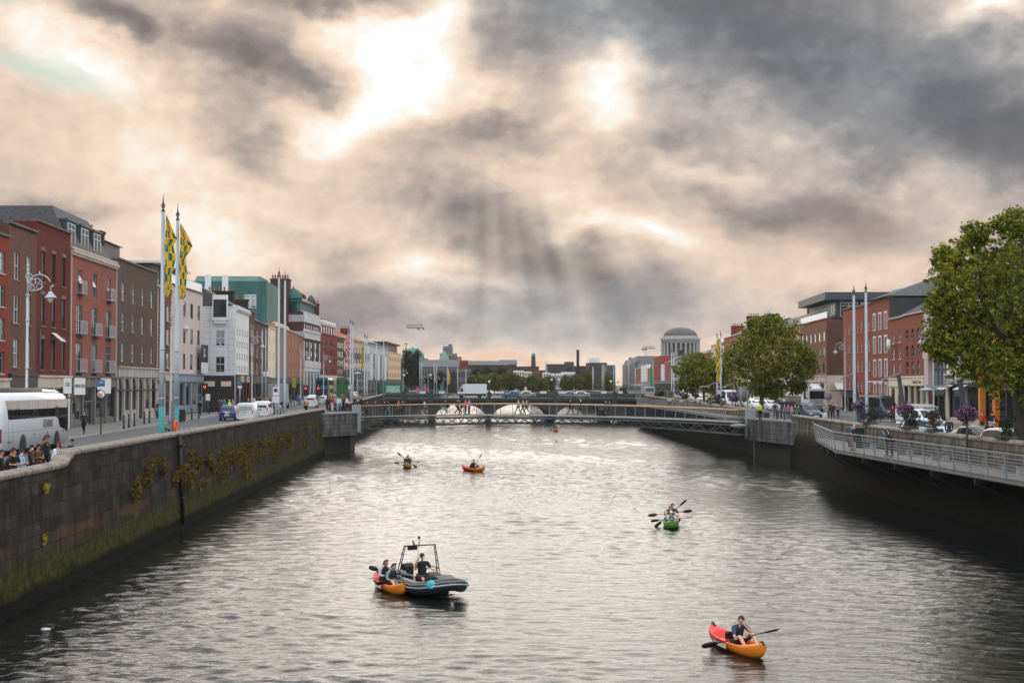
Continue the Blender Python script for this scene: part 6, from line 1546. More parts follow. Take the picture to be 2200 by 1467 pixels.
# clipped bushes in pots by the far boardwalk
for i,(u,v,Y,r_) in enumerate([(1420,848,268,1.1),(1433,857,255,1.5),(1461,866,235,1.5),(1523,868,200,1.3),(1545,872,190,1.3)]):
    c=atY(u,v,Y); rt=thing('potted_bush',['dark round bush leftmost by the far boardwalk','brighter green bush beside the leftmost dark bush','dark round bush in the middle of the far boardwalk','dark bush below the smaller plane tree','green bush below the twin slim flagpoles'][i],'bush',(c.x,Y,zr(Y)),0,'potted bushes by the far boardwalk')
    q=MB(); q.lathe([(.35,0),(.45,.6),(.48,.6)],n=12); q.build('pot',DARKGREY,rt)
    r=random.Random(i); pts=[(r.gauss(0,.38)*r_,r.gauss(0,.38)*r_,(c.z-zr(Y))+r.gauss(0,.30)*r_) for _ in range(80)]
    leafy('foliage',pts,.12,LEAF2 if i%2 == 0 else LEAF,rt,spread=.35,per=16,seed=i+3)
# petunia balls on posts
PET=[M('purple_petunia',S(112,74,124),.7,var=.2),M('pale_petunia',S(176,140,176),.7,var=.15),M('pink_petunia',S(140,84,116),.7,var=.2)]
def basket(label,u,v,Y,r_,seed):
    c=atY(u,v,Y); rt=thing('flower_basket',label,'flower basket',(c.x,Y,zr(Y)),0,'hanging flower balls on posts along the right quay'); h=c.z-zr(Y)
    q=MB(); q.tube([(0,0,0),(0,0,h)],.06,8); q.build('post',DARKGREY,rt)
    q=MB(); q.lathe([(.1,-.25*r_),(.6*r_,0),(.6*r_,.05)],(0,0,h),12); q.build('basket',BLACK,rt)
    r=random.Random(seed); D_=[Vector((r.gauss(0,1),r.gauss(0,1),r.gauss(.25,.8))).normalized() for _ in range(70)]
    leafy('foliage',[(d.x*r_*.8,d.y*r_*.8,h+d.z*r_*.62) for d in D_],.07,LEAF2,rt,spread=.2,per=10,seed=seed)
    leafy('flowers',[(d.x*r_*.95,d.y*r_*.95,h+.05+d.z*r_*.78) for d in D_],.055,PET[0],rt,spread=.2,per=10,seed=seed+1,mats=PET)
basket('purple flower ball on a post in front of the dark blue van',1845,874,108,.48,1)
basket('purple flower ball on a post above the white flatbed van',1946,881,92,.5,2)
basket('large purple flower ball on a post under the big tree',2077,892,76,.5,3)
for i,(u,v,Y) in enumerate([(1443,845,262),(1455,843,258),(1465,848,240),(1473,852,232),(1494,850,222),(1541,855,196),(1573,857,186),(1580,856,182)]):
    basket(['small purple flower ball farthest left along the quay','small purple flower ball second from the left along the quay','small lilac flower ball above the dark middle bush','small pink flower ball right of the lilac one','small pink flower ball on a tall post left of the smaller plane tree','small purple flower ball between the two slim flagpoles','left one of two touching flower balls above the white vans','right one of two touching flower balls above the white vans'][i],u,v,Y,.48,10+i)
# ragged shrubs in troughs along the near parapet
for i,(u,v,Y,h,w_) in enumerate([(1898,893,100,1.1,.6),(1962,903,89,1.0,.5),(2015,910,84,1.1,.6),(2085,922,72,1.2,.6),(2182,928,66,1.1,.6)]):
    y=Y; x=xr(y)+.2; rt=thing('shrub',['ragged shrub in front of the dark blue van','ragged shrub over the front of the white flatbed van','red leaved shrub beside the light blue car','loose twiggy shrub in front of the black car','shrub at the right edge in front of the white car'][i],'shrub',(x,y,4.75),0,'shrubs along the near right parapet')
    r=random.Random(i+50); pts=[(r.gauss(0,w_*.5),r.gauss(0,w_*.7),abs(r.gauss(h*.55,h*.3))) for _ in range(60)]
    q=MB()
    for j in range(6): q.tube([(0,0,0),(r.gauss(0,w_*.4),r.gauss(0,w_*.4),h)],[.02,.008],5)
    q.build('stems',BARK,rt); leafy('foliage',pts,.065,LEAF2 if i != 2 else leaf_mat('red_shrub_leaf',[(.2,S(40,30,16)),(.6,S(84,56,24)),(.9,S(96,40,40))]),rt,spread=.2,per=12,seed=i+60)
    q=MB(); q.box(-.3,.3,-.7,.7,0.03,.22); q.build('trough',DARKGREY,rt)
# ------------------------------------------------------------------ vehicles  (local: +y is forward, x to the right, z = 0 on the road)
def paint(name,col,rough=.28): return M(name,col,rough,var=.03,coat=.4)
P_WHITE=paint('white_car_paint',(.72,.74,.76)); P_BLUE=paint('blue_car_paint',S(34,66,130)); P_BLACK=paint('black_car_paint',(.012,.012,.014)); P_LBLUE=paint('light_blue_car_paint',S(176,208,222)); P_SILVER=paint('silver_car_paint',(.42,.44,.45)); P_NAVY=paint('navy_van_paint',S(44,58,74)); P_CREAM=paint('cream_car_paint',(.62,.58,.5))
HUB=M('wheel_hub',(.4,.41,.42),.35,.6)
def wheel(rt,x,y,r,w_,side):
    q=MB(); prof=[(r*.6,-w_/2),(r*.93,-w_/2),(r,-w_/2+.03),(r,w_/2-.03),(r*.93,w_/2),(r*.6,w_/2)]
    q.lathe(prof,(x,y,r),18,ax='x'); t=q.build('wheel',RUBBER,rt)
    q=MB(); s=w_/2*side; q.lathe([(r*.62,s*.7),(r*.58,s*.98),(r*.2,s*.8),(.001,s*.85)],(x,y,r),14,ax='x'); q.build('rim',HUB,t)
def ring(y,w_,zb,zs,zt,wt,crown=.03):
    """cross section at station y: sill zb, shoulder zs at half width w_, top zt with half width wt"""
    R_=[(w_*.90,zb),(w_*.99,zb+.12),(w_,zb+(zs-zb)*.55),(w_*.975,zs),(wt,zt-.05 if zt>zs+.1 else zt-.01),(wt*.82,zt+crown*.5),(0,zt+crown)]
    L=[(-x,y,z) for x,z in R_]; Rr=[(x,y,z) for x,z in R_[:-1]]
    return L+Rr[::-1]
def car(label,at,rz,kind,pm,group=None,trim=None,lit=True,plate=True,roofm=None,rear=None):
    """kinds: hatch, saloon, van, mpv, transit, pickup"""
    rt=thing({'hatch': 'car','saloon': 'car','mpv': 'car','van': 'van','transit': 'van','pickup': 'van'}[kind],label,{'hatch': 'car','saloon': 'car','mpv': 'car','van': 'van','transit': 'van','pickup': 'van'}[kind],at,rz,group)
    if kind == 'hatch': L,W,zr_,st=3.95,1.72,1.48,[(-1.97,.72,.45,.82,.86),(-1.90,.80,.28,.92,1.02),(-1.62,.84,.24,.94,1.36),(-1.1,.86,.22,.93,1.48),(-.1,.86,.20,.92,1.50),(.55,.86,.20,.91,1.40),(1.15,.86,.22,.92,.97),(1.7,.82,.25,.80,.82),(1.97,.70,.34,.62,.64)]
    elif kind == 'saloon': L,W,zr_,st=4.6,1.8,1.46,[(-2.3,.76,.45,.82,.86),(-2.2,.84,.28,.92,.98),(-1.6,.88,.24,.96,1.04),(-1.0,.90,.22,.95,1.38),(-.1,.90,.20,.93,1.46),(.55,.90,.20,.93,1.38),(1.25,.90,.22,.93,.98),(2.0,.86,.25,.80,.84),(2.3,.74,.34,.62,.64)]
    elif kind == 'mpv': L,W,zr_,st=4.5,1.84,1.82,[(-2.25,.84,.45,.95,1.0),(-2.2,.88,.3,1.05,1.70),(-1.9,.91,.26,1.05,1.80),(-.6,.92,.24,1.04,1.84),(.35,.92,.22,1.03,1.74),(1.15,.91,.22,1.02,1.10),(1.9,.87,.25,.88,.94),(2.25,.76,.34,.66,.68)]
    elif kind == 'van': L,W,zr_,st=4.4,1.84,1.85,[(-2.2,.88,.42,1.05,1.62),(-2.16,.91,.28,1.08,1.82),(-1.2,.92,.24,1.08,1.86),(-.1,.92,.22,1.08,1.86),(.45,.92,.22,1.06,1.76),(1.2,.91,.22,1.04,1.10),(1.9,.87,.25,.88,.94),(2.2,.76,.34,.66,.68)]
    elif kind == 'transit': L,W,zr_,st=5.8,2.04,2.6,[(-2.9,.98,.5,1.2,2.4),(-2.86,1.0,.36,1.25,2.58),(-1.0,1.02,.32,1.25,2.62),(1.0,1.02,.30,1.25,2.60),(1.55,1.02,.30,1.25,2.40),(2.1,1.0,.30,1.25,1.36),(2.7,.96,.32,1.0,1.06),(2.9,.86,.40,.74,.78)]
    else: L,W,zr_,st=5.2,1.9,1.95,[(-2.6,.92,.6,.7,.95),(-.4,.94,.55,.9,.96),(-.35,.94,.3,1.05,1.9),(.4,.95,.24,1.05,1.97),(.75,.95,.24,1.05,1.84),(1.45,.94,.24,1.04,1.12),(2.2,.9,.27,.9,.96),(2.6,.8,.36,.68,.7)]
    cab=[s for s in st if s[4]>s[3]+.3]
    tp=.80 if kind in ('hatch','saloon') else .88
    q=MB(); q.loft([ring(y,w_,zb,zs,zt,w_*(tp if zt>zs+.1 else .9)) for y,w_,zb,zs,zt in st])
    b_=q.build('body',pm,rt)
    # glazing: side panes, windscreen, rear window set just proud of the shell
    y0,y1=cab[0][0],cab[-1][0]
    iF=st.index(cab[-1]); fr_=st[iF+1]; iR=st.index(cab[0]); re_=st[iR-1] if iR>0 else None
    def shell(s,t):     # point on the side between shoulder (t=0) and roof edge (t=1)
        y,w_,zb,zs,zt=s; wt=w_*tp; return Vector((w_*.975+(wt-w_*.975)*t,y,zs+(zt-.05-zs)*t))
    if kind in ('hatch','saloon','mpv') : spans=[(0,len(cab)-1)]
    elif kind == 'transit': spans=[(2,len(cab)-1)]
    elif kind == 'van': spans=[(len(cab)-2,len(cab)-1)]
    else: spans=[(0,len(cab)-1)]
    for sx in (1,-1):
        for a,b in spans:
            q=MB()
            for i in range(a,b):
                A,B=cab[i],cab[i+1]; o_=Vector((.012,0,.006))
                P=[shell(A,.10)+o_,shell(B,.10)+o_,shell(B,.88)+o_,shell(A,.88)+o_]
                if kind == 'van' : P[0]=P[0].lerp(P[1],.15); P[3]=P[3].lerp(P[2],.15)
                q.add([(p.x*sx,p.y,p.z) for p in P],[(0,1,2,3)])
            q.build('side_window',CARGLASS,rt,fix=False)
    def glassband(A,B,nm,k0,k1,out):
        ya,wa,za,yb_,wb,zb=A[0],A[1]*tp,A[4],B[0],B[1]*.9,B[4]
        P=lambda k,s: Vector((s*(wa+(wb-wa)*k)*.90,ya+(yb_-ya)*k+out*.02,za+(zb-za)*k+.025-(.02 if k == k0 else 0)))
        q=MB(); q.add([P(k0,-1),P(k0,1),P(k1,1),P(k1,-1)],[(0,1,2,3)]); m_=q.build(nm,CARGLASS,rt,fix=False)
        return m_
    glassband(cab[-1],fr_,'windscreen',.06,.92,1)
    yr=st[0][0]
    if kind in ('hatch','saloon'): glassband(cab[0],re_,'rear_window',.05,.9,-1)
    else:
        s0=st[0]; w0=s0[1]*tp*.9; z1=(st[1][4] if kind != 'pickup' else 1.8)-.18
        yb_=(st[0][0]-.012) if kind != 'pickup' else -.42
        if kind in ('van','mpv'):
            q=MB(); q.add([(-w0,yb_-.02,1.15),(w0,yb_-.02,1.15),(w0*.92,yb_+.01,z1-.1),(-w0*.92,yb_+.01,z1-.1)],[(0,1,2,3)]); q.build('rear_window',M('fogged_glass',(.35,.38,.4),.15,var=.05) if kind == 'van' else CARGLASS,rt,fix=False)
    wr=.31 if kind in ('hatch',) else .33 if kind in ('saloon','mpv','van','pickup') else .36
    for yy in (-L*.31,L*.31):
        for sx in (1,-1):
            wheel(rt,sx*(W/2-.12),yy,wr,.2,sx)
    for sx in (1,-1):
        q=MB(); yt=st[0][0]; h0=.75 if kind in ('hatch','saloon') else .8
        q.box(sx*W/2*.78-.07,sx*W/2*.78+.07,yt-.02,yt+.12,h0,h0+(.14 if kind in ('hatch','saloon') else .34)); bevel(q.build('tail_light',LAMPTAIL if lit else RED,rt),.02)
        q=MB(); yf=st[-1][0]; q.box(sx*W/2*.62-.16,sx*W/2*.62+.16,yf-.28,yf-.06,.62 if kind != 'transit' else .78,.80 if kind != 'transit' else 1.02); bevel(q.build('headlight',HEADLIGHT,rt),.04)
        q=MB(); s_=cab[-1]; q.box(sx*(s_[1]+.02)-.0,sx*(s_[1]+.02)+sx*.2,s_[0]+.25,s_[0]+.35,s_[3]+.02,s_[3]+.17); bevel(q.build('mirror',BLACK,rt),.03)
    q=MB(); yt=st[0][0]; q.box(-.26,.26,yt-.035,yt-.005,.5,.62); q.build('number_plate',SIGNWHITE,rt)
    q=MB(); q.box(-.26,.26,st[-1][0]-.03,st[-1][0]+.03,.42,.54); q.build('number_plate',SIGNWHITE,rt)
    q=MB(); q.box(-W*.42,W*.42,yt-.05,yt+.1,.26,.5); q.box(-W*.40,W*.40,st[-1][0]-.22,st[-1][0]+.02,.22,.42); bevel(q.build('bumper',trim or pm,rt),.03)
    return rt,st
def vl(u,v,Y):
    c=atY(u,v,Y); return (c.x,Y,zl(Y)+.005)
def vr(u,v,Y):
    c=atY(u,v,Y); return (c.x,Y,zr(Y)+.005)
# left street: rears towards us
rt,st=car('white panel van seen from behind with lit tail lights beside the river wall',vl(534,890,141),0,'van',P_WHITE,group=None)
q=MB(); q.bar((0,-2.225,.6),(0,-2.215,1.75),.02); q.bar((-.1,-2.24,1.0),(.12,-2.24,1.0),.04); q.build('door_seam',MIDGREY,rt)
rt,st=car('blue and white hatchback with lit tail lights left of the white panel van',vl(494,890,145),0,'hatch',P_BLUE)
q=MB(); q.box(-.62,.62,-1.2,.3,1.515,1.55); q.build('roof_panel',WHITE,rt)
q=MB(); q.add([(-.45,-2.03,.95),(.45,-2.03,.95),(0,-2.03,.62)],[(0,1,2)]); q.build('tail_badge',WHITE,rt)
car('second white van half hidden right of the white panel van',vl(566,886,153),0,'mpv',P_WHITE)
rt,st=car('black hatchback with pale roof behind the flagpole pair',vl(586,884,162),0,'hatch',P_BLACK)
q=MB(); q.box(-.62,.62,-1.3,.4,1.52,1.56); q.build('roof_panel',WHITE,rt)
car('white people carrier taxi with black rear window at the stop line',vl(669,860,205),0,'mpv',P_WHITE)
car('silver car just beyond the white people carrier',vl(692,858,226),R(-4),'hatch',P_SILVER)
car('pale saloon with lit tail lights right of the green double decker',vl(761,848,285),0,'saloon',P_CREAM)
# box truck in the left street
def box_truck(label,at,rz,cabm,boxm,hb=3.3,L=6.5,hood=False):
    rt=thing('box_lorry',label,'lorry',at,rz)
    q=MB(); q.box(-1.15,1.15,-L*.62,L*.22,.85,hb); bevel(q.build('cargo_box',boxm,rt),.04)
    q=MB(); q.box(-.5,.5,-L*.6,L*.4,.5,.84); q.build('chassis',BLACK,rt)
    q=MB(); q.prism([(L*.225,.45),(L*.40,.45),(L*.44,1.2),(L*.36,2.2),(L*.28,2.42),(L*.225,2.42)],-1.05,1.05,'x'); bevel(q.build('cab',cabm,rt),.08)
    if hood: q=MB(); q.prism([(L*.225,2.43),(L*.34,2.43),(L*.3,hb-.3),(L*.225,hb)],-1.1,1.1,'x'); bevel(q.build('roof_fairing',boxm,rt),.1)
    q=MB(); q.add([(-.95,L*.432,1.3),(.95,L*.432,1.3),(.92,L*.366,2.18),(-.92,L*.366,2.18)],[(0,1,2,3)]); q.build('windscreen',CARGLASS,rt,fix=False)
    for sx in (1,-1):
        q=MB(); q.add([(sx*1.06,L*.26,1.35),(sx*1.06,L*.40,1.35),(sx*1.06,L*.355,2.1),(sx*1.06,L*.26,2.1)],[(0,1,2,3)]); q.build('side_window',CARGLASS,rt,fix=False)
        for yy in (-L*.35,L*.33): wheel(rt,sx*.95,yy,.45,.3,sx)
        q=MB(); q.box(sx*.95-.12,sx*.95+.12,-L*.63,-L*.62-.003,.86,1.05); q.build('tail_light',RED,rt)
    q=MB(); q.box(-1.1,-.02,-L*.625,-L*.62-.002,.95,hb-.12); q.box(.02,1.1,-L*.625,-L*.62-.002,.95,hb-.12); q.build('rear_doors',boxm,rt)
    return rt
box_truck('grey box lorry seen from behind between the flagpoles',vl(600,860,200),0,P_WHITE,ST_GREY,3.5)
c=atY(1008,840,296); box_truck('white box lorry with rounded hood crossing the iron bridge',(c.x+.2,296,4.92),math.pi/2,P_WHITE,WHITE,3.0,5.6,True)
rt=box_truck('dark green lorry with pale mural side at the end of the left street',(atY(850,840,316).x,316,4.97),R(-70),P_NAVY,M('lorry_green',S(40,96,76),.4),3.2,6.5)
q=MB(); q.box(1.155,1.17,-2.6,0.6,1.1,2.6); q.build('mural',M('mural_panel',S(150,190,170),.5,var=.5,scale=1.5),rt)
# double deckers (rears)
def decker(label,at,rz,main,side,low):
    rt=thing('double_decker_bus',label,'bus',at,rz); L,W,H=10.6,2.5,4.35
    def rr(y,k=1.0): return [(-W/2*k,y,.35),(W/2*k,y,.35),(W/2*k,y,H-.35),(W/2*k-.12,y,H-.1),(W/2*k-.35,y,H),(-W/2*k+.35,y,H),(-W/2*k+.12,y,H-.1),(-W/2*k,y,H-.35)]
    q=MB(); q.loft([rr(-L/2,.97),rr(-L/2+.12),rr(-L/2+2.2)]); q.s=[False]*len(q.s); q.build('rear_body',main,rt)
    q=MB(); q.loft([rr(-L/2+2.2),rr(L/2-.2),rr(L/2,.95)]); q.s=[False]*len(q.s); q.build('body',side,rt)
    q=MB(); q.box(-1.05,1.05,-L/2-.02,-L/2-.003,2.85,3.85); q.build('upper_rear_window',CARGLASS,rt)
    q=MB(); q.box(-1.1,1.1,-L/2-.02,-L/2-.003,.5,2.1); q.build('engine_cover',low,rt)
    for sx in (1,-1):
        for i in range(6):
            y=-L/2+1.1+i*1.55; q=MB(); q.box(sx*(W/2+.003),sx*(W/2+.015),y,y+1.35,2.9,3.75); q.build('upper_window',CARGLASS,rt)
            if i>0: q=MB(); q.box(sx*(W/2+.003),sx*(W/2+.015),y,y+1.35,1.35,2.2); q.build('lower_window',CARGLASS,rt)
        for yy in (-L*.25,L*.33): wheel(rt,sx*(W/2-.12),yy,.48,.28,sx)
        q=MB(); q.box(sx*1.0-.08,sx*1.0+.08,-L/2-.03,-L/2-.021,.9,1.5); q.build('tail_light',RED,rt)
    q=MB(); q.box(-.35,.35,-L/2-.03,-L/2-.021,.62,.78); q.build('number_plate',M('pink_plate',S(200,150,200),.5),rt)
    return rt
TEALBUS=paint('teal_bus_paint',S(24,112,150)); YELBUS=paint('yellow_bus_paint',S(232,186,60)); GRNBUS=paint('green_bus_paint',S(16,96,44))
decker('double decker bus with teal rear and yellow side in the left street',vl(697,850,277),0,TEALBUS,YELBUS,BLACK)
decker('dark green double decker bus right of the teal one',vl(738,850,296),R(2),GRNBUS,GRNBUS,GRNBUS)
# coach
rt=thing('coach','white touring coach with dark glass band and red lettering at the left edge','coach',(-25.75,76.2,zl(80)+.005))
L,W,H=13.0,2.5,3.45
def cr(y,k=1.0,h=H,zb=.32): return [(-W/2*k,y,zb),(W/2*k,y,zb),(W/2*k,y,h*.72),(W/2*k-.05,y,h-.45),(W/2*k-.16,y,h-.15),(W/2*k-.45,y,h),(-W/2*k+.45,y,h),(-W/2*k+.16,y,h-.15),(-W/2*k+.05,y,h-.45),(-W/2*k,y,h*.72)]
COACHW=paint('coach_white',(.76,.78,.80),.2)
q=MB(); q.loft([cr(0,.94,H-.25),cr(.18),cr(L-1.0),cr(L-.35,.98,H-.1),cr(L,.93,H-.6,.4)]); q.build('body',COACHW,rt)
DGL=glass('coach_glass',(.006,.007,.008),(.01,.01,.01),0.0,.02); DGL.node_tree.nodes['Principled BSDF'].inputs['IOR'].default_value=1.28
for sx in (1,-1):
    q=MB(); o=sx*(W/2+.014)
    P=lambda y,z: (sx*(W/2+.016-(0 if z<H*.72 else (z-H*.72)*.09)),y,z)
    pts=[P(.95,1.98),P(10.1,1.98),P(10.6,1.86),P(11.1,1.45),P(11.6,1.05),P(12.55,.75),P(12.6,1.0),P(12.6,3.0),P(.55,3.02)]
    poly=[(.95,1.98),(9.9,1.98),(10.4,1.84),(10.7,1.4),(11.0,1.22),(12.5,.98),(12.5,3.02),(.55,3.02)]
    for (ya,yb_) in zip((.75,2.6,4.5,6.4,8.3),(2.56,4.46,6.36,8.26,9.9)):
        g=MB(); g.add([P(ya+(.2 if ya<1 else 0),1.98),P(yb_,1.98),P(yb_,2.5),P(yb_,3.02),P(ya-(.2 if ya<1 else 0),3.02),P(ya,2.5)],[(0,1,2,5),(5,2,3,4)]); g.build('side_window',DGL,rt,fix=False)
    g=MB(); g.add([P(9.94,1.98),P(10.5,1.80),P(10.8,1.35),P(12.5,.98),P(12.5,2.5),P(12.5,3.02),P(9.94,3.02),P(9.94,2.5)],[(0,1,7),(1,2,3,4),(1,4,7),(7,4,5,6)]); g.build('door_glass',DGL,rt,fix=False)
    q=MB();
    for y,z0,z1 in ((1.0,.4,1.95),(1.75,.4,1.95)): q.box(sx*(W/2+.002),sx*(W/2+.007),y,y+.03,z0,z1)
    q.box(sx*(W/2+.002),sx*(W/2+.007),.3,11.0,1.28,1.30); q.build('panel_seam',MIDGREY,rt)
    for yy in (3.55,10.2):
        q=MB(); q.add([(sx*(W/2+.006),yy+.66*math.cos(math.pi*i/14),.34+.78*math.sin(math.pi*i/14)) for i in range(15)],[tuple(range(15))]); q.build('wheel_arch',BLACK,rt,fix=False)
        wheel(rt,sx*(W/2-.13),yy,.5,.3,sx)
    for y in (.9,1.3,5.6,8.2,11.5): q=MB(); q.lathe([(.06,0),(.06,.02)],(sx*(W/2+.004),y,1.05 if y>2 else .75),8,ax='x'); q.build('marker_lamp',BLACK,rt)
    q=MB(); q.box(sx*1.0-.2,sx*1.0+.2,-.02,.05,.75,1.5); q.build('tail_light',M('dark_tail_light',(.2,.02,.02),.2),rt)
    q=MB(); q.tube([(sx*1.1,L-.1,3.1),(sx*1.4,L+.35,3.05),(sx*1.42,L+.4,2.75)],.05,7); q.box(sx*1.42-.1,sx*1.42+.1,L+.32,L+.5,2.1,2.75); bevel(q.build('mirror',BLACK,rt),.03)
lettering('KEARNS',.66,M('coach_red',S(80,8,24),.4),rt,(W/2+.008,8.35,1.58),(math.pi/2,0,math.pi/2),sx=.80,bold=.008)
q=MB(); q.box(-1.0,1.0,-.03,.02,1.7,2.9); q.build('rear_window',DGL,rt)
q=MB(); q.add([(-1.1,L+.01,1.1),(1.1,L+.01,1.1),(1.05,L-.12,2.9),(-1.05,L-.12,2.9)],[(0,1,2,3)]); q.build('windscreen',DGL,rt)
q=MB(); q.loft([[(-.8,2.3,H),(.8,2.3,H),(.7,2.7,H+.26),(-.7,2.7,H+.26)],[(-.8,9.2,H),(.8,9.2,H),(.7,8.9,H+.26),(-.7,8.9,H+.26)]]); bevel(q.build('roof_unit',BLACK,rt),.04)
q=MB(); q.loft([[(-.9,8.6,H),(.9,8.6,H),(.8,8.8,H+.2),(-.8,8.8,H+.2)],[(-.9,12,H-.02),(.9,12,H-.02),(.8,11.4,H+.12),(-.8,11.4,H+.12)]]); bevel(q.build('roof_fairing',COACHW,rt),.04)
# tanker on the right quay, facing us
at=vr(1738,880,184); rt=thing('tanker_lorry','white tanker lorry with silver barrel facing the camera on the right quay','lorry',at,math.pi+R(14))
q=MB(); q.box(-1.22,1.22,0,2.2,.5,3.1); q.prism([(0.0,3.1),(1.6,3.1),(.3,3.75),(0,3.75)],-1.2,1.2,'x'); bevel(q.build('cab',P_WHITE,rt),.12)
q=MB(); q.box(-1.08,1.08,2.201,2.23,1.75,2.75); q.build('windscreen',CARGLASS,rt)
q=MB(); q.box(-1.15,1.15,2.201,2.3,2.85,3.05); q.build('sun_visor',P_WHITE,rt)
q=MB(); q.box(-1.2,1.2,2.201,2.32,.4,.95); q.build('bumper',MIDGREY,rt)
q=MB(); q.box(-.9,.9,2.201,2.215,1.05,1.65); q.build('grille',P_SILVER,rt)
for sx in (1,-1):
    q=MB(); q.box(sx*.95-.2,sx*.95+.2,2.32,2.34,.55,.85); q.build('headlight',HEADLIGHT,rt)
    q=MB(); q.box(sx*1.4-.12,sx*1.4+.12,2.0,2.15,1.9,2.8); bevel(q.build('mirror',P_WHITE,rt),.03)
    q=MB(); q.box(sx*1.225,sx*1.235,.9,2.0,1.75,2.6); q.build('side_window',CARGLASS,rt)
    for yy in (1.3,-3.5,-8,-9.3): wheel(rt,sx*1.05,yy,.5,.32,sx)
for i in range(6): q=MB(); q.lathe([(.09,0),(.09,.08)],(-.75+i*.3,1.25,3.62),8,ax='y'); q.build('roof_lamp',HEADLIGHT,rt)
q=MB(); prof=[(.01,-10.4),(.7,-10.35),(1.12,-10.1),(1.15,-.7),(.7,-.45),(.01,-.4)]; q.lathe(prof,(0,0,2.05),24,ax='y'); q.build('tank',M('polished_tank',(.62,.58,.5),.22,.8,var=.15,scale=1.5),rt)
q=MB(); q.box(-.5,.5,-10.2,2,.7,1.0); q.build('chassis',BLACK,rt)
# other right quay traffic, facing us
car('dark blue tall van parked in front of the red brick houses',vr(1888,890,152),math.pi+R(18),'transit',P_NAVY,lit=False)
rt,st=car('white flatbed van with roof rack behind the purple flower ball',vr(1982,905,113),math.pi+R(14),'pickup',P_WHITE,lit=False)
q=MB(); q.box(-.95,.95,-2.6,-.45,.96,1.9); bevel(q.build('load_box',WHITE,rt),.03)
q=MB()
for xx in (-.8,.8): q.bar((xx,-2.5,2.12),(xx,1.0,2.12),.06)
for yy in (-2.4,-1.2,0,.9): q.bar((-.85,yy,2.12),(.85,yy,2.12),.06); q.bar((-.8,yy,1.9),(-.8,yy,2.12),.05); q.bar((.8,yy,1.9),(.8,yy,2.12),.05)
q.build('roof_rack',WHITE,rt)
q=MB(); q.box(-.6,.2,-2.4,.8,2.16,2.3); q.build('planks',OFFWHITE,rt)
car('small light blue hatchback facing the camera behind the right parapet',vr(1994,915,98),math.pi+R(24),'hatch',P_LBLUE,lit=False)
car('black saloon with glinting windscreen behind the right parapet',vr(2102,925,82.5),math.pi+R(10),'saloon',P_BLACK,lit=False)
car('white hatchback cut by big tree trunk at the right edge',vr(2170,935,76),math.pi+R(10),'hatch',P_WHITE,lit=False)
WV=[(1565,877,215,'transit',P_WHITE,'white van in the quay queue seen left of the white delivery van'),(1590,877,212,'transit',P_WHITE,'white delivery van facing us left of the saucer lamps'),(1612,880,206,'hatch',P_WHITE,'white hatchback right of the saucer lamp poles'),(1622,884,196,'saloon',P_WHITE,'white saloon directly left of the wide tree trunk'),(1654,885,192,'saloon',P_WHITE,'white saloon right of the wide tree trunk'),
      (1505,868,246,'hatch',P_WHITE,'white hatchback below the smaller plane tree'),(1490,862,262,'saloon',P_CREAM,'cream saloon left of the white hatchback below the smaller tree'),(1482,852,285,'transit',P_WHITE,'distant white van behind the small flower balls'),(1532,872,228,'saloon',P_SILVER,'silver saloon behind the bushes of the far boardwalk'),(1462,856,290,'hatch',P_WHITE,'distant white hatchback behind the dark middle bush')]
for u,v,Y,k_,pm,lab in WV: car(lab,vr(u,v,Y),math.pi+R(6),k_,pm,group='traffic queue on the right quay',lit=False)
car('dark saloon half hidden by the crowd below the tanker',vr(1737,895,150),math.pi+R(8),'mpv',P_NAVY,lit=False)
rt=box_truck('grey lorry facing us at the right end of the iron bridge',vr(1393,850,302),math.pi,P_SILVER,ST_GREY,3.4,6.0)
for u,lab,pm in ((885,'dark saloon on the iron bridge behind the pink banners',P_NAVY),(1102,'teal car roof showing over the iron parapet',TEALBUS),(1245,'white saloon roof showing over the iron parapet left of the thick pole',P_WHITE),(1222,'silver saloon roof showing over the iron parapet',P_SILVER),(1128,'cream saloon roof showing over the iron parapet',P_CREAM)):
    c=atY(u,845,300); car(lab,(c.x,300,4.92),math.pi/2,'saloon',pm,group='cars on the iron bridge',lit=False)
# ------------------------------------------------------------------ people  (local: +y forward, z = 0 under the feet or seat)
def skin_mesh(name,V,E,rad,mat,sub=1):
    """one continuous surface grown over a skeleton"""
    me=bpy.data.meshes.new(name); me.from_pydata([tuple(v) for v in V],E,[])
    o=bpy.data.objects.new('tmp',me); COL.objects.link(o)
    m=o.modifiers.new('skin','SKIN'); m.use_smooth_shade=True; m.branch_smoothing=.6
    for i,r_ in enumerate(rad):
        sv=me.skin_vertices[0].data[i]; sv.radius=r_ if isinstance(r_,tuple) else (r_,r_); sv.use_root=(i == 0)
    if sub: s=o.modifiers.new('sub','SUBSURF'); s.levels=sub; s.render_levels=sub
    dg=bpy.context.evaluated_depsgraph_get(); dg.update()
    out=bpy.data.meshes.new_from_object(o.evaluated_get(dg)); out.name=name
    bpy.data.objects.remove(o); bpy.data.meshes.remove(me)
    out.materials.clear(); out.materials.append(mat)
    for p in out.polygons: p.use_smooth=True
    return out
Vv=Vector
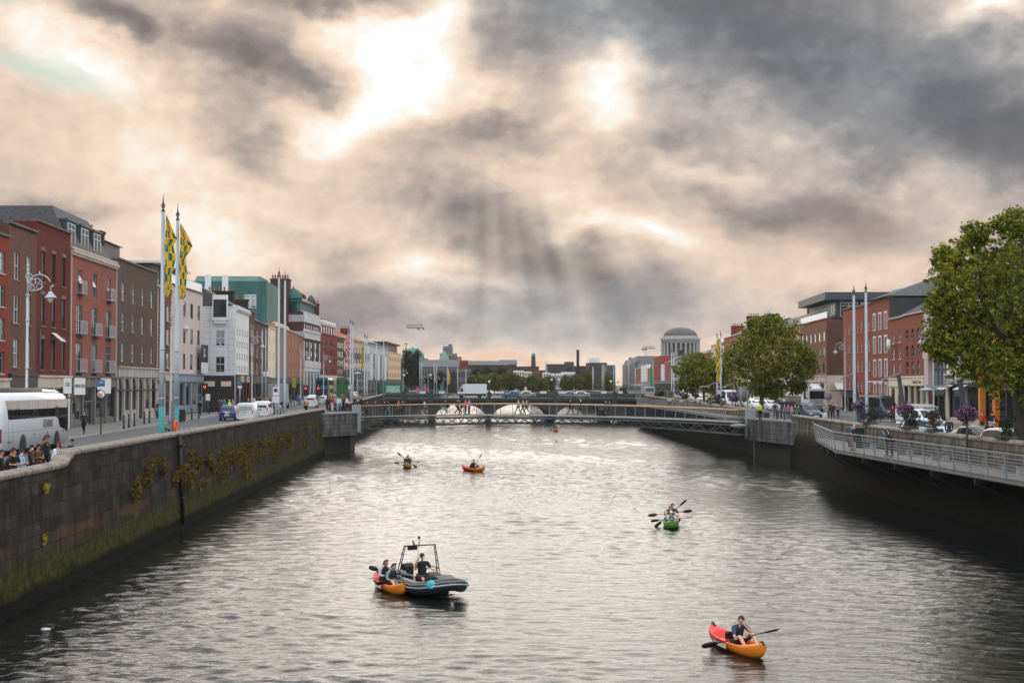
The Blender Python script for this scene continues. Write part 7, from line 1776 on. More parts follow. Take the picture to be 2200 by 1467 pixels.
def joints(pose):
    """skeleton for a pose, 1.74 m tall adult"""
    J=dict(pel=Vv((0,0,.95)),wst=Vv((0,0,1.10)),che=Vv((0,.01,1.30)),nek=Vv((0,0,1.47)),hd=Vv((0,.02,1.62)),
             shL=Vv((-.19,0,1.41)),shR=Vv((.19,0,1.41)),elL=Vv((-.23,-.03,1.13)),elR=Vv((.23,-.03,1.13)),haL=Vv((-.22,.06,.87)),haR=Vv((.22,.06,.87)),
             hiL=Vv((-.095,0,.90)),hiR=Vv((.095,0,.90)),knL=Vv((-.10,.02,.50)),knR=Vv((.10,.02,.50)),anL=Vv((-.10,-.02,.08)),anR=Vv((.10,-.02,.08)),toL=Vv((-.115,.13,.035)),toR=Vv((.115,.13,.035)),face=Vv((0,1,0)))
    def up(**k):
        for a,b in k.items(): J[a]=Vv(b)
    if pose in ('walk','walk2'):
        s=1 if pose == 'walk' else -1
        f,b=('L','R') if s>0 else ('R','L'); x={'L':-.095,'R': .095}
        up(**{'kn' +f: (x[f],.24,.53),'an' +f: (x[f],.34,.10),'to' +f: (x[f],.48,.08),'kn' +b: (x[b],-.06,.50),'an' +b: (x[b],-.36,.18),'to' +b: (x[b],-.27,.04),
              'el' +f: (x[f]*2.4,-.14,1.14),'ha' +f: (x[f]*2.4,-.14,.89),'el' +b: (x[b]*2.4,.04,1.13),'ha' +b: (x[b]*2.2,.24,.94)})
    elif pose == 'phone': up(elL=(-.24,.03,1.13),elR=(.24,.03,1.13),haL=(-.05,.27,1.20),haR=(.06,.28,1.22),hd=(0,.06,1.61),face=(0,.8,-.5))
    elif pose == 'lean': up(che=(0,.10,1.25),nek=(0,.16,1.40),hd=(0,.21,1.55),shL=(-.19,.14,1.34),shR=(.19,.14,1.34),elL=(-.22,.26,1.10),elR=(.22,.26,1.10),haL=(-.06,.46,1.13),haR=(.06,.46,1.13))
    elif pose == 'cross': up(elL=(-.25,.06,1.14),elR=(.25,.06,1.14),haL=(.08,.22,1.17),haR=(-.08,.24,1.14))
    elif pose == 'photo': up(elL=(-.24,.16,1.22),elR=(.24,.16,1.22),haL=(-.06,.34,1.45),haR=(.06,.34,1.45))
    elif pose == 'sit': up(pel=(0,0,.50),wst=(0,-.02,.65),che=(0,0,.85),nek=(0,0,1.02),hd=(0,.03,1.17),shL=(-.19,0,.96),shR=(.19,0,.96),elL=(-.23,.05,.70),elR=(.23,.05,.70),haL=(-.12,.28,.62),haR=(.12,.28,.62),hiL=(-.1,.04,.48),hiR=(.1,.04,.48),knL=(-.12,.44,.50),knR=(.12,.44,.50),anL=(-.12,.42,.08),anR=(.12,.42,.08),toL=(-.13,.57,.035),toR=(.13,.57,.035))
    elif pose == 'cycle': up(pel=(0,-.05,.98),wst=(0,.05,1.10),che=(0,.18,1.28),nek=(0,.27,1.43),hd=(0,.34,1.57),shL=(-.18,.24,1.38),shR=(.18,.24,1.38),elL=(-.22,.38,1.17),elR=(.22,.38,1.17),haL=(-.24,.58,1.06),haR=(.24,.58,1.06),hiL=(-.09,-.03,.93),hiR=(.09,-.03,.93),knL=(-.10,.30,.72),knR=(.10,.18,.52),anL=(-.10,.10,.40),anR=(.10,.05,.16),toL=(-.1,.24,.36),toR=(.1,.19,.12))
    elif pose in ('kayak','kayak2'):
        up(pel=(0,0,.12),wst=(0,-.03,.27),che=(0,.0,.47),nek=(0,.02,.64),hd=(0,.04,.79),shL=(-.19,.01,.58),shR=(.19,.01,.58),elL=(-.31,.14,.38),elR=(.31,.14,.38),haL=(-.34,.38,.40),haR=(.34,.38,.44),hiL=(-.1,.06,.12),hiR=(.1,.06,.12),knL=(-.2,.46,.36),knR=(.2,.46,.36),anL=(-.16,.80,.08),anR=(.16,.80,.08),toL=(-.19,.88,.2),toR=(.19,.88,.2))
        if pose == 'kayak2': up(haL=(-.30,.36,.30),haR=(.36,.22,.62),elR=(.33,.06,.42))
    elif pose == 'kayakrest':      # right hand near the chin, left on the shaft
        up(pel=(0,0,.12),wst=(0,.02,.27),che=(0,.09,.46),nek=(0,.15,.62),hd=(.0,.2,.76),shL=(-.19,.12,.58),shR=(.19,.10,.58),elL=(-.27,.28,.33),elR=(.26,.34,.42),haL=(-.12,.44,.33),haR=(.03,.33,.64),hiL=(-.1,.06,.12),hiR=(.1,.06,.12),knL=(-.22,.46,.38),knR=(.22,.46,.40),anL=(-.18,.74,.07),anR=(.18,.78,.07),toL=(-.21,.86,.12),toR=(.21,.9,.12),face=(-.55,.8,-.15))
    elif pose == 'kayakreach':     # one arm reaching out to the right
        up(pel=(0,0,.12),wst=(0,-.02,.27),che=(.02,.02,.47),nek=(.03,.04,.64),hd=(.05,.06,.79),shL=(-.17,.0,.57),shR=(.21,.05,.58),elL=(-.26,.16,.36),elR=(.46,.16,.50),haL=(-.16,.40,.34),haR=(.72,.22,.44),hiL=(-.1,.06,.12),hiR=(.1,.06,.12),knL=(-.18,.46,.34),knR=(.18,.46,.34),anL=(-.15,.78,.08),anR=(.15,.78,.08),toL=(-.17,.86,.2),toR=(.17,.86,.2),face=(.6,.8,.05))
    elif pose == 'helm':           # seated high at the console, one hand raised
        up(pel=(0,0,.62),wst=(0,0,.77),che=(0,.01,.97),nek=(0,.02,1.14),hd=(-.02,.04,1.29),shL=(-.2,0,1.08),shR=(.2,0,1.08),elL=(.30*-1.1,.12,.86),elR=(.33,.06,.86),haL=(-.36,.26,1.10),haR=(.42,.30,.82),hiL=(-.11,.05,.60),hiR=(.11,.05,.60),knL=(-.17,.44,.58),knR=(.17,.44,.58),anL=(-.16,.42,.10),anR=(.16,.42,.10),toL=(-.18,.56,.04),toR=(.18,.56,.04),face=(-.6,.8,-.1))
    if pose in ('kayakrest','kayakreach','helm'):          # these are acted on the other hand
        K={k: Vv((-v.x,v.y,v.z)) for k,v in J.items()}
        for k in list(J): J[k]=K[(k[:-1]+{'L': 'R','R': 'L'}[k[-1]]) if k[-1] in 'LR' else k]
    return J
SKINS=[M('fair_skin',S(222,170,146),.6,var=.05),M('tan_skin',S(186,132,104),.6,var=.05),M('brown_skin',S(120,80,60),.6,var=.05)]
PM={}
def cloth(c): return M('cloth_%02x%02x%02x' %c,S(*c),.9,var=.16,scale=9,bump=.25,bscale=30)
HAIRC={'black': (22,20,20),'brown': (62,42,32),'red': (128,62,36),'fair': (170,130,84),'grey': (130,126,122)}
def hand(V,E,Rr,wi,el,ha,side,hi,curl):
    """palm, then five fingers when the figure is near enough"""
    d=(ha-el).normalized(); s=Vv((side,0,0)); up_=d.cross(s); up_=up_.normalized() if up_.length>.1 else Vv((0,0,1)); s=up_.cross(d).normalized()
    V.append(ha+d*.05); Rr.append((.034,.022)); pi=len(V)-1; E.append((wi,pi))
    if not hi: V.append(ha+d*.12); Rr.append(.014); E.append((pi,pi+1)); return
    for k,ln in enumerate((.060,.072,.068,.052)):
        o=s*(.030-.020*k)*-side; a=ha+d*.085+o; b=a+d*ln*.55-up_*curl*.022; c=b+d*ln*.35-up_*curl*.055
        for p,r_ in ((a,.0095),(b,.0085),(c,.0075)): V.append(p); Rr.append(r_)
        n=len(V); E += [(pi,n-3),(n-3,n-2),(n-2,n-1)]
    a=ha+d*.03-s*side*.040; b=a+d*.035-s*side*.018-up_*curl*.02; V += [a,b]; Rr += [.011,.009]; E += [(pi,len(V)-2),(len(V)-2,len(V)-1)]
def body_meshes(pose,sleeve,legs,hair,hi,girl=False):
    key=(pose,sleeve,legs,hair,hi)
    if key in PM: return PM[key]
    J=joints(pose); sk=SKINS[0]; sub=2 if hi else 1
    fc=J['face'].normalized(); hd=J['hd']; nk=J['nek']
    V=[]; E=[]; Rr=[]
    def add(p,r_,par=None):
        V.append(Vv(p)); Rr.append(r_)
        if par is not None: E.append((par,len(V)-1))
        return len(V)-1
    pel=add(J['pel'],(.135,.10)); wst=add(J['wst'],(.12,.09),pel); che=add(J['che'],(.135,.10),wst); nb=add(nk.lerp(J['che'],.25),(.075,.07),che); n1=add(nk,.056,nb)
    ax=(hd-nk).normalized()
    jaw=add(hd-ax*.065+fc*.022,(.056,.060),n1); mid=add(hd+fc*.005,(.074,.088),jaw); top=add(hd+ax*.075-fc*.005,(.066,.076),mid); add(hd+ax*.115,(.03,.035),top)
    if hi: add(hd+fc*.112-ax*.02,.013,mid)
    for s,sd in ((-1,'L'),(1,'R')):
        sh=add(J['sh' +sd],.056,nb); m_=add(J['sh' +sd].lerp(J['el' +sd],.5),.045,sh); el=add(J['el' +sd],.037,m_); fa=add(J['el' +sd].lerp(J['ha' +sd],.35),.037,el); wr=add(J['ha' +sd],.024,fa)
        hand(V,E,Rr,wr,J['el' +sd],J['ha' +sd],s,hi,1.0 if pose not in ('walk','walk2','stand') else .3)
        h_=add(J['hi' +sd],.085,pel); th=add(J['hi' +sd].lerp(J['kn' +sd],.5),.072,h_); kn=add(J['kn' +sd],.052,th); cf=add(J['kn' +sd].lerp(J['an' +sd],.35)+Vv((0,-.012,0)),.052,kn); an=add(J['an' +sd],.036,cf); add(J['to' +sd].lerp(J['an' +sd],.45)-Vv((0,0,.012)),(.036,.03),an); add(J['to' +sd],(.03,.02),len(V)-1)
    bm_=skin_mesh('body',V,E,Rr,sk,sub)
    if hi:                     # eyes, brows, mouth and ears are added to the same body mesh
        q=MB(); sx=fc.cross(Vv((0,0,1))).normalized(); u=sx.cross(fc)
    # top: trunk and sleeves
    V=[]; E=[]; Rr=[]; g=1.0
    p0=add(J['pel']-Vv((0,0,.03 if pose not in ('kayak','kayak2','kayakrest','kayakreach','sit','helm') else -.03)),(.162,.125)); w0=add(J['wst'],(.148,.115),p0); c0=add(J['che'],(.165,.128),w0); n0=add(nk.lerp(J['che'],.32),(.088,.085),c0)
    for sd in 'LR':
        s0=add(J['sh' +sd],.076,n0); m0=add(J['sh' +sd].lerp(J['el' +sd],.55),.064,s0)
        if sleeve != 'none':
            e0=add(J['sh' +sd].lerp(J['el' +sd],.85 if sleeve == 'short' else 1.0),.056,m0)
            if sleeve == 'long': f0=add(J['el' +sd].lerp(J['ha' +sd],.5),.05,e0); add(J['el' +sd].lerp(J['ha' +sd],.93),.040,f0)
    tm=skin_mesh('top',V,E,Rr,sk,sub)
    V=[]; E=[]; Rr=[]
    p0=add(J['pel']-Vv((0,0,.0)),(.148,.114))
    for sd in 'LR':
        h0=add(J['hi' +sd],.1,p0); t0=add(J['hi' +sd].lerp(J['kn' +sd],.55),.085,h0)
        k0=add(J['hi' +sd].lerp(J['kn' +sd],.88 if legs == 'short' else 1.0),.07,t0)
        if legs == 'long': c0=add(J['kn' +sd].lerp(J['an' +sd],.5),.062,k0); add(J['an' +sd]+Vv((0,0,.01)),.052,c0)
    lm=skin_mesh('trousers',V,E,Rr,sk,sub)
    sh_=MB()
    for sd in 'LR':
        a,t=J['an' +sd],J['to' +sd]; d=(t-a);
        sh_.tube([a-d*.35-Vv((0,0,.02)),a+d*.2-Vv((0,0,.02)),t.lerp(a,.25),t+d*.12],[.035,.05,.045,.02],8)
    sm_=sh_.mesh('shoes',sk)
    # hair
    hm=None
    if hair != 'bald':
        q=MB(); q.sm=True; n=12; u=ax; bk=-fc; sx=bk.cross(u).normalized()
        def cap(scale,low_f,low_b,drop=0.0):
            rings_=[]
            for i in range(7):
                a=i/6*1.0
                ring_=[]
                for k in range(n):
                    t=2*math.pi*k/n; b=.5-.5*math.cos(t)          # 0 in front .. 1 behind
                    ph=a*(low_f+(low_b-low_f)*b)
                    dirr=(fc*math.cos(t)+sx*math.sin(t)); rr_=Vv((.095,.108,.11))*scale
                    p=hd+ax*.02+dirr*math.sin(min(ph,2.4))*(.092+.014*abs(math.cos(t)))*scale+u*math.cos(ph)*.118*scale
                    if drop and ph>1.6: p=hd+ax*.02+dirr*.105*scale*(.9+.1*a)-u*drop*(ph-1.6)/max(.01,(low_b-1.6))
                    ring_.append(p)
                rings_.append(ring_)
            q.loft(rings_,cap=False)
        if hair == 'short': cap(1.05,.98,2.15)
        elif hair == 'cap':
            cap(1.10,1.25,1.5); q.add([hd+ax*.05+fc*.09+sx*.07,hd+ax*.05+fc*.09-sx*.07,hd+ax*.03+fc*.19-sx*.05,hd+ax*.03+fc*.19+sx*.05],[(0,1,2,3)])
        elif hair == 'long': cap(1.08,.95,2.4,.26)
        elif hair == 'bob': cap(1.10,.95,2.3,.12)
        elif hair == 'afro': cap(1.45,1.0,2.1)
        hm=q.mesh('hair',sk)
    PM[key]=(bm_,tm,lm,sm_,hm,J)
    return PM[key]
def omat(o,m):
    o.material_slots[0].link='OBJECT'; o.material_slots[0].material=m
def vest_mesh(pose,hi):
    key=('vest',pose,hi)
    if key not in PM:
        J=joints(pose); nk=J['nek']
        V=[J['pel']+Vv((0,0,.05)),J['wst'],J['che'],nk.lerp(J['che'],.42),J['shL'].lerp(J['nek'],.35),J['shR'].lerp(J['nek'],.35)]
        PM[key]=skin_mesh('life_vest',V,[(0,1),(1,2),(2,3),(3,4),(3,5)],[(.178,.145),(.172,.142),(.192,.158),(.112,.112),.082,.082],SKINS[0],2 if hi else 1)
    return PM[key]
def person(label,loc,rz,pose='stand',top=(40,40,44),legs=(30,32,38),hair='short',hc='black',skin=0,sleeve='long',leg='long',shoes=(24,24,26),s=1.0,hi=False,group=None,vest=None,mask=None,bag=None,strap=None,phone=False,tie=None):
    rt=thing('person',label,'person',loc,rz,group); rt.scale=(s,s,s)
    bm_,tm,lm,sm_,hm,J=body_meshes(pose,sleeve,leg,hair,hi)
    o=link('body',bm_,rt); omat(o,SKINS[skin])
    o=link('top',tm,rt); omat(o,cloth(top)); o=link('trousers' if leg == 'long' else 'shorts',lm,rt); omat(o,cloth(legs)); o=link('shoes',sm_,rt); omat(o,cloth(shoes))
    if hm is not None:
        o=link('cap' if hair == 'cap' else 'hair',hm,rt); omat(o,M('hair_' +(hc if isinstance(hc,str) else 'cap_%d_%d_%d' %hc),S(*(HAIRC[hc] if isinstance(hc,str) else hc)),.7,var=.2,scale=20))
    fc=J['face'].normalized(); hd=J['hd']; sx=fc.cross(Vv((0,0,1))).normalized(); ux=sx.cross(fc)
    if hi:
        for e in (-1,1):
            q=MB(); q.ball(tuple(hd+fc*.088+sx*.031*e+ux*.012),.011,8); q.build('eye',M('eye_dark',(.03,.025,.02),.3),rt)
            q=MB(); q.ball(tuple(hd+sx*.082*e-ux*.005),.024,8,sz=(.6,.8,1.2)); o=q.build('ear',SKINS[skin],rt)
        if not mask: q=MB(); q.ball(tuple(hd+fc*.086-ux*.058),.020,8,sz=(1.1,.5,.35)); q.build('mouth',M('lip',S(150,80,76),.6),rt)
    if mask:
        q=MB(); q.ball(tuple(hd+fc*.055-ux*.045),.066,10,sz=(.95,.85,.8)); q.build('face_mask',cloth(mask),rt)
    if vest: o=link('life_vest' if vest != (222,236,40) else 'hi_vis_vest',vest_mesh(pose,hi),rt); omat(o,cloth(vest))
    if bag:
        q=MB(); c=J['che']+Vv((0,-.2,-.02)); q.box(c.x-.15,c.x+.15,c.y-.09,c.y+.06,c.z-.24,c.z+.18); bevel(q.build('backpack',cloth(bag),rt),.05)
    if strap:
        q=MB(); a,b,c=J['shL']+Vv((.04,.05,.07)),J['che']+Vv((-.02,.15,-.06)),J['pel']+Vv((.16,.06,.12)); q.tube([a,b,c],.016,6); q.build('strap',cloth(strap),rt)
    if phone:
        q=MB(); p=J['haR'].lerp(J['haL'],.5)+Vv((0,.07,.06)); q.box(p.x-.035,p.x+.035,p.y-.005,p.y+.005,p.z-.07,p.z+.07); q.build('phone',BLACK,rt)
    return rt
def at_left(u,Y,dz=.12): c=atY(u,860,Y); return (c.x,Y,zl(Y)+dz)
def at_right(u,Y,dz=.12): c=atY(u,860,Y); return (c.x,Y,zr(Y)+dz)
G='crowd watching from behind the left river wall'
# crowd at the near left wall (facing the river, +x)
FX=-math.pi/2
def crowdpos(u,vh,row):
    """stand in the given row behind the wall; the size follows from the head height in the photo"""
    d=ray(u,vh); x=-15.85-row; y=x*d.y/d.x; zh=CAM.z+d.z*(y/d.y); z0=zl(y)+.12
    return (x,y,z0),max(.9,min(1.06,(zh-z0)/1.74))
for (u,vh,rz,kw,lab) in [
    (2,974,FX,dict(pose='stand',top=(26,26,30),hair='short',hc='black',skin=1),'person with black hair cut off by the left edge of the photo'),
    (15,966,FX+.3,dict(pose='lean',top=(30,30,34),hair='cap',hc=(26,24,26),skin=1),'person in dark jacket and dark cap, second from the left edge in the wall crowd'),
    (30,972,FX-.5,dict(pose='cross',top=(24,22,26),hair='short',hc='black',skin=1,sleeve='short'),'man in black t-shirt seen in profile beside the woman in light blue denim'),
    (43,976,FX-.3,dict(pose='phone',top=(140,190,214),legs=(60,90,130),hair='long',hc='black',mask=(226,230,232),skin=0,phone=True),'woman in light blue denim jacket and white mask holding a phone'),
    (65,967,FX+.1,dict(pose='phone',top=(30,28,32),hair='long',hc='black',mask=(232,234,236),skin=0,phone=True),'woman in black with white mask between the denim and olive jackets'),
    (81,961,FX-.7,dict(pose='phone',top=(84,66,36),legs=(40,36,36),hair='long',hc='black',skin=1),'woman in olive brown jacket with long black hair'),
    (99,944,FX-.2,dict(pose='stand',top=(34,32,36),hair='afro',hc='brown',skin=1),'tall person with rounded brown afro hair at the back of the wall crowd'),
    (98,966,FX,dict(pose='stand',top=(26,26,28),hair='short',hc='black',skin=1,s=.98),'person in black hidden between the afro hair and the white shirt'),
    (117,953,FX-.35,dict(pose='lean',top=(214,226,240),legs=(96,120,156),hair='cap',hc=(110,28,36),mask=(34,34,38),skin=1,strap=(36,36,42)),'man in white shirt and dark red cap with black shoulder strap'),
    (152,950,FX-.1,dict(pose='phone',top=(30,30,34),legs=(40,42,48),hair='short',hc='black',mask=(120,140,140),skin=1,sleeve='short',phone=True),'man in black t-shirt looking at his phone, rightmost in the wall crowd')]:
    kw.pop('s',0); row=.9 if any(k in lab for k in ('afro','hidden','second from','white mask between')) else .15; p_,s_=crowdpos(u,vh-8,row); person(lab,p_,rz,hi=True,group=G,s=s_,**kw)
# left pavement and street
PL=[(181,106,math.pi,dict(pose='walk',top=(34,48,40),legs=(20,20,24),hair='short',bag=None),'pedestrian in dark green jacket walking towards us beside the coach front'),
      (338,138,0,dict(pose='walk',top=(120,116,116),legs=(60,70,90),hair='long',shoes=(220,220,220)),'woman in grey coat with long black hair left of the turquoise flagpoles'),
      (365,140,.3,dict(pose='walk2',top=(140,40,44),legs=(90,110,140),hair='short'),'person in red top walking between the turquoise flagpoles'),
      (430,158,2.6,dict(pose='stand',top=(58,40,32),legs=(26,26,28),hair='long',hc='red'),'person with reddish hair and brown coat left of the pub signal'),
      (450,168,2.0,dict(pose='stand',top=(28,28,30),hair='short'),'person in black by the white info plate'),
      (471,170,1.2,dict(pose='stand',top=(120,40,44),legs=(50,60,84),hair='short',hc='brown'),'person in dark red top outside the pub'),
      (475.5,166,4.2,dict(pose='cross',top=(60,66,84),legs=(90,110,140),hair='short'),'person in slate blue top and jeans outside the pub'),
      (482,170,3.0,dict(pose='stand',top=(52,150,120),legs=(40,44,52),hair='long',hc='fair'),'person in teal green coat outside the pub'),
      (493,160,1.0,dict(pose='stand',top=(222,230,40),legs=(30,32,40),hair='cap',hc=(226,226,220),vest=(222,236,40)),'cyclist in bright yellow hi-vis jacket behind the blue hatchback'),
      (500,172,2.0,dict(pose='stand',top=(150,180,196),legs=(50,50,60),hair='short',hc='brown'),'person in pale blue shirt behind the yellow jacket'),
      (538,190,1.0,dict(pose='stand',top=(150,50,70),legs=(40,40,50),hair='long'),'person in crimson top beside the yellow balloon'),
      (545,188,3.4,dict(pose='stand',top=(210,206,204),legs=(50,54,66),hair='short'),'person in white top right of the yellow balloon'),
      (552,192,1.8,dict(pose='stand',top=(60,40,40),legs=(30,30,34),hair='long',hc='brown'),'person in dark brown top in the street crowd'),
      (558,190,2.6,dict(pose='stand',top=(34,34,36),hair='short'),'person in black top in the middle of the street crowd'),
      (567,186,0.6,dict(pose='stand',top=(190,80,90),legs=(40,40,48),hair='short'),'person in coral top in the street crowd near the thin poles'),
      (573,188,3.0,dict(pose='stand',top=(170,150,120),legs=(60,60,66),hair='long',hc='fair'),'person in beige top right of the thin poles'),
      (580,186,2.2,dict(pose='stand',top=(70,76,88),hair='short'),'person in slate top in front of the grey lorry'),
      (587,188,1.6,dict(pose='stand',top=(130,90,84),hair='long'),'person in dusty pink top in front of the grey lorry'),
      (625,214,0,dict(pose='walk',top=(70,66,66),legs=(120,120,124),hair='short'),'pedestrian in grey on the pavement of the orange house'),
      (640,216,0,dict(pose='walk2',top=(80,110,160),legs=(60,80,120),hair='short'),'pedestrian in blue on the pavement of the salmon house'),
      (645,218,3.1,dict(pose='walk',top=(170,180,200),legs=(110,130,170),hair='short',hc='brown'),'pedestrian in pale blue before the tall dark hotel'),
      (749,268,3.1,dict(pose='stand',top=(110,60,56),legs=(40,40,44),hair='short'),'person in rust top beside the green double decker')]
for u,Y,rz,kw,lab in PL: person(lab,at_left(u,Y),rz,**kw)
c=atY(534.5,859,190); q=MB(); q.ball((0,0,0),.2,12,sz=(1,1,1.15)); o=q.build('balloon',M('yellow_balloon',S(222,226,50),.3)); o.location=(c.x,190,c.z); tag(o,'round yellow balloon floating over the street crowd','balloon')
# cycle courier behind the wall
def bicycle(label,loc,rz,frame=(30,30,34),s=1.0,group=None):
    rt=thing('bicycle',label,'bicycle',loc,rz,group); fm=cloth(frame)
    for y in (-.52,.54):
        q=MB(); q.tube([(0,y+.33*math.cos(i*math.pi/12),.34+.33*math.sin(i*math.pi/12)) for i in range(25)],.018,6,cap=False)
        wl=q.build('wheel',RUBBER,rt)
        q=MB()
        for i in range(8): a=i*math.pi/4; q.bar((0,y,.34),(0,y+.32*math.cos(a),.34+.32*math.sin(a)),.006)
        q.build('spokes',STEEL,wl)
    q=MB(); bb,st_,hd_=(0,-.08,.30),(0,-.22,.86),(0,.38,.88)
    for a,b in ((bb,st_),(bb,(0,.36,.72)),((0,-.2,.76),(0,.37,.82)),(bb,(0,-.52,.34)),((0,-.2,.78),(0,-.52,.34)),((0,.36,.95),(0,.54,.34))): q.tube([a,b],.018,6)
    q.build('frame',fm,rt)
    q=MB(); q.box(-.07,.07,-.36,-.12,.87,.92); q.build('saddle',BLACK,rt)
    q=MB(); q.tube([(-.28,.42,1.02),(-.1,.40,.98),(.1,.40,.98),(.28,.42,1.02)],.014,6); q.build('handlebar',BLACK,rt)
    q=MB(); q.bar((-.02,-.08,.30),(-.12,.06,.20),.02); q.bar((.02,-.08,.30),(.12,-.2,.40),.02); q.build('pedals',BLACK,rt)
    return rt
p=at_left(658,165,.12); b_=bicycle('dark delivery bicycle with orange backpack rider at the wall end',p,.1); person('cycle courier in white helmet with square orange backpack at the wall end',p,.1,pose='cycle',top=(30,30,34),legs=(24,24,28),hair='cap',hc=(236,236,236),bag=(226,140,40))
# group on the left bridge block
GB='people gathered at the left end of the footbridge'
for u,Y,rz,kw,lab in [(703,163,1.0,dict(top=(34,32,36),hair='long',bag=(60,62,66)),'person in black with grey backpack, leftmost at the left bridge end'),(709,166,-1.0,dict(top=(60,60,64),hair='short'),'person in charcoal top, second at the left bridge end'),(714,163,2.5,dict(top=(178,40,80),legs=(220,216,220),hair='long'),'person in magenta top and white trousers at the left bridge end'),(720,166,3.0,dict(top=(120,160,180),hair='short',hc='brown'),'person in steel blue top between the magenta and pale blue ones'),(725,163,2.0,dict(top=(200,226,232),legs=(150,160,170),hair='long',hc='fair'),'fair haired person in pale blue top at the left bridge end'),(730,164,-2.0,dict(top=(190,214,224),legs=(90,110,150),hair='short',hc='brown'),'brown haired person in pale blue top, rightmost of the standing group'),(738,170,1.0,dict(top=(96,60,54),hair='long',hc='red'),'person with red hair and brown top behind the walking man in white'),(745,164,-1.6,dict(pose='walk',top=(232,234,238),legs=(30,34,44),hair='short'),'man in white t-shirt walking onto the footbridge'),(762,168,1.2,dict(pose='walk2',top=(44,40,44),hair='short'),'person in dark clothes with a bicycle near the pale bridge post'),(775,169,1.0,dict(top=(40,44,60),hair='cap',hc=(220,140,60)),'person in an orange straw hat beside the pale bridge post')]:
    c=atY(u,880,Y); z_=zl(Y)+.12 if c.x<-15.6 else 4.57; kw.setdefault('pose','stand'); person(lab,(c.x,Y,z_),rz,group=GB,**kw)
c=atY(757,880,167); bicycle('bicycle pushed by a person in dark clothes at the left bridge end',(c.x,167,4.57),-1.4)
# on the footbridge
def on_bridge(u):
    best=min(range(401),key=lambda i: abs((ray(u,880).x/ray(u,880).y)-(A0.x+AB.x*i/400)/(A0.y+AB.y*i/400))); t=best/400
    p=dk(t,.3)+A0; return Vector((p.x,p.y,dk(t).z+.01))
ALB=math.atan2(-AB.x,AB.y)           # heading along the deck towards the right bank
GF='people crossing the footbridge'
for u,dirn,kw,lab in [(790,1,dict(top=(36,34,38),legs=(34,32,36),hair='long'),'woman in long dark dress at the left end of the footbridge'),(808,1,dict(top=(54,52,44),hair='short'),'person in dark olive top, second on the footbridge from the left'),(829,-1,dict(top=(30,30,34),hair='short'),'person in black left of the jeans wearer on the footbridge'),(836,-1,dict(pose='walk',top=(40,40,46),legs=(84,130,160),hair='short'),'person in black top and light jeans on the footbridge'),(858,1,dict(top=(190,110,60),legs=(60,54,54),hair='long',hc='brown'),'person in orange jacket on the footbridge'),(868,-1,dict(top=(56,44,52),legs=(30,30,34),hair='short'),'person in plum top right of the orange jacket on the footbridge'),(915,-1,dict(pose='walk',top=(206,208,214),legs=(70,60,56),hair='long',leg='short',bag=None),'woman in white top walking left on the footbridge'),
                         (985,1,dict(pose='walk2',top=(50,38,38),legs=(30,30,32),hair='short'),'person in dark maroon top behind the cyclists on the footbridge'),(1003,1,dict(top=(232,104,44),legs=(40,40,44),hair='short'),'person in bright orange top among the footbridge cyclists'),(1010,1,dict(top=(214,140,200),legs=(44,44,50),hair='bob'),'person in pink top holding the rightmost bicycle on the footbridge'),
                         (1116,-1,dict(pose='walk',top=(214,184,176),legs=(30,28,30),hair='long',hc='red'),'woman in pale pink top and black trousers in the middle of the footbridge'),(1126,-1,dict(pose='walk2',top=(160,150,140),legs=(34,32,34),hair='short'),'person in beige grey top beside the pale pink top on the footbridge'),(1133,-1,dict(pose='walk',top=(150,160,180),legs=(34,36,44),hair='short',bag=(40,42,50)),'person in blue grey top with dark backpack, right one of the middle trio'),
                         (1227,1,dict(pose='walk',top=(30,34,36),legs=(22,22,24),hair='cap',hc=(26,26,28)),'striding person in black, left one of two right of centre on the footbridge'),(1250,-1,dict(pose='walk',top=(36,34,36),legs=(26,26,28),hair='cap',hc=(190,180,170)),'striding person in black with pale hat on the footbridge'),(1303,-1,dict(pose='walk',top=(80,40,44),legs=(34,34,38),hair='short'),'person in dark red pushing a pram on the footbridge'),(1311,-1,dict(pose='walk2',top=(110,100,110),legs=(60,60,70),hair='long'),'person in mauve grey beside the pram on the footbridge')]:
    kw.setdefault('pose','stand'); person(lab,on_bridge(u),ALB+(0 if dirn>0 else math.pi),group=GF,**kw)
for u,dirn,kw,lab,bl in [(964,-1,dict(top=(40,44,46),legs=(30,32,34),hair='cap',hc=(40,40,44)),'cyclist in dark green with cap, leftmost rider on the footbridge','bicycle with pale basket, leftmost on the footbridge'),(994,-1,dict(top=(44,48,58),legs=(26,28,32),hair='cap',hc=(60,66,78)),'cyclist in navy, middle rider on the footbridge','black bicycle, middle one on the footbridge')]:
    p=on_bridge(u); r_=ALB+math.pi; bicycle(bl,p,r_); person(lab,p,r_,pose='cycle',group=GF,**kw)
p=on_bridge(1013); bicycle('black bicycle held by the person in pink on the footbridge',p,ALB)
p=on_bridge(956); q=MB(); q.add([(-.18,-.14,.5),(.18,-.14,.5),(.18,.14,.5),(-.18,.14,.5),(-.24,-.2,.85),(.24,-.2,.85),(.24,.2,.85),(-.24,.2,.85)],[(0,3,2,1),(0,1,5,4),(1,2,6,5),(2,3,7,6),(3,0,4,7),(4,5,6,7)]); o=q.build('bicycle_basket',M('aqua_basket',S(150,196,190),.6)); o.location=p; tag(o,'pale aqua box basket in front of the leftmost footbridge bicycle','basket')
p=on_bridge(1296); rt=thing('pram','dark pram near the right part of the footbridge','pram',p,ALB+math.pi)
q=MB(); q.prism([(-.35,.45),(.35,.45),(.45,.8),(-.4,.75),(-.45,.6)],-.22,.22,'x'); bevel(q.build('body',BLACK,rt),.05)
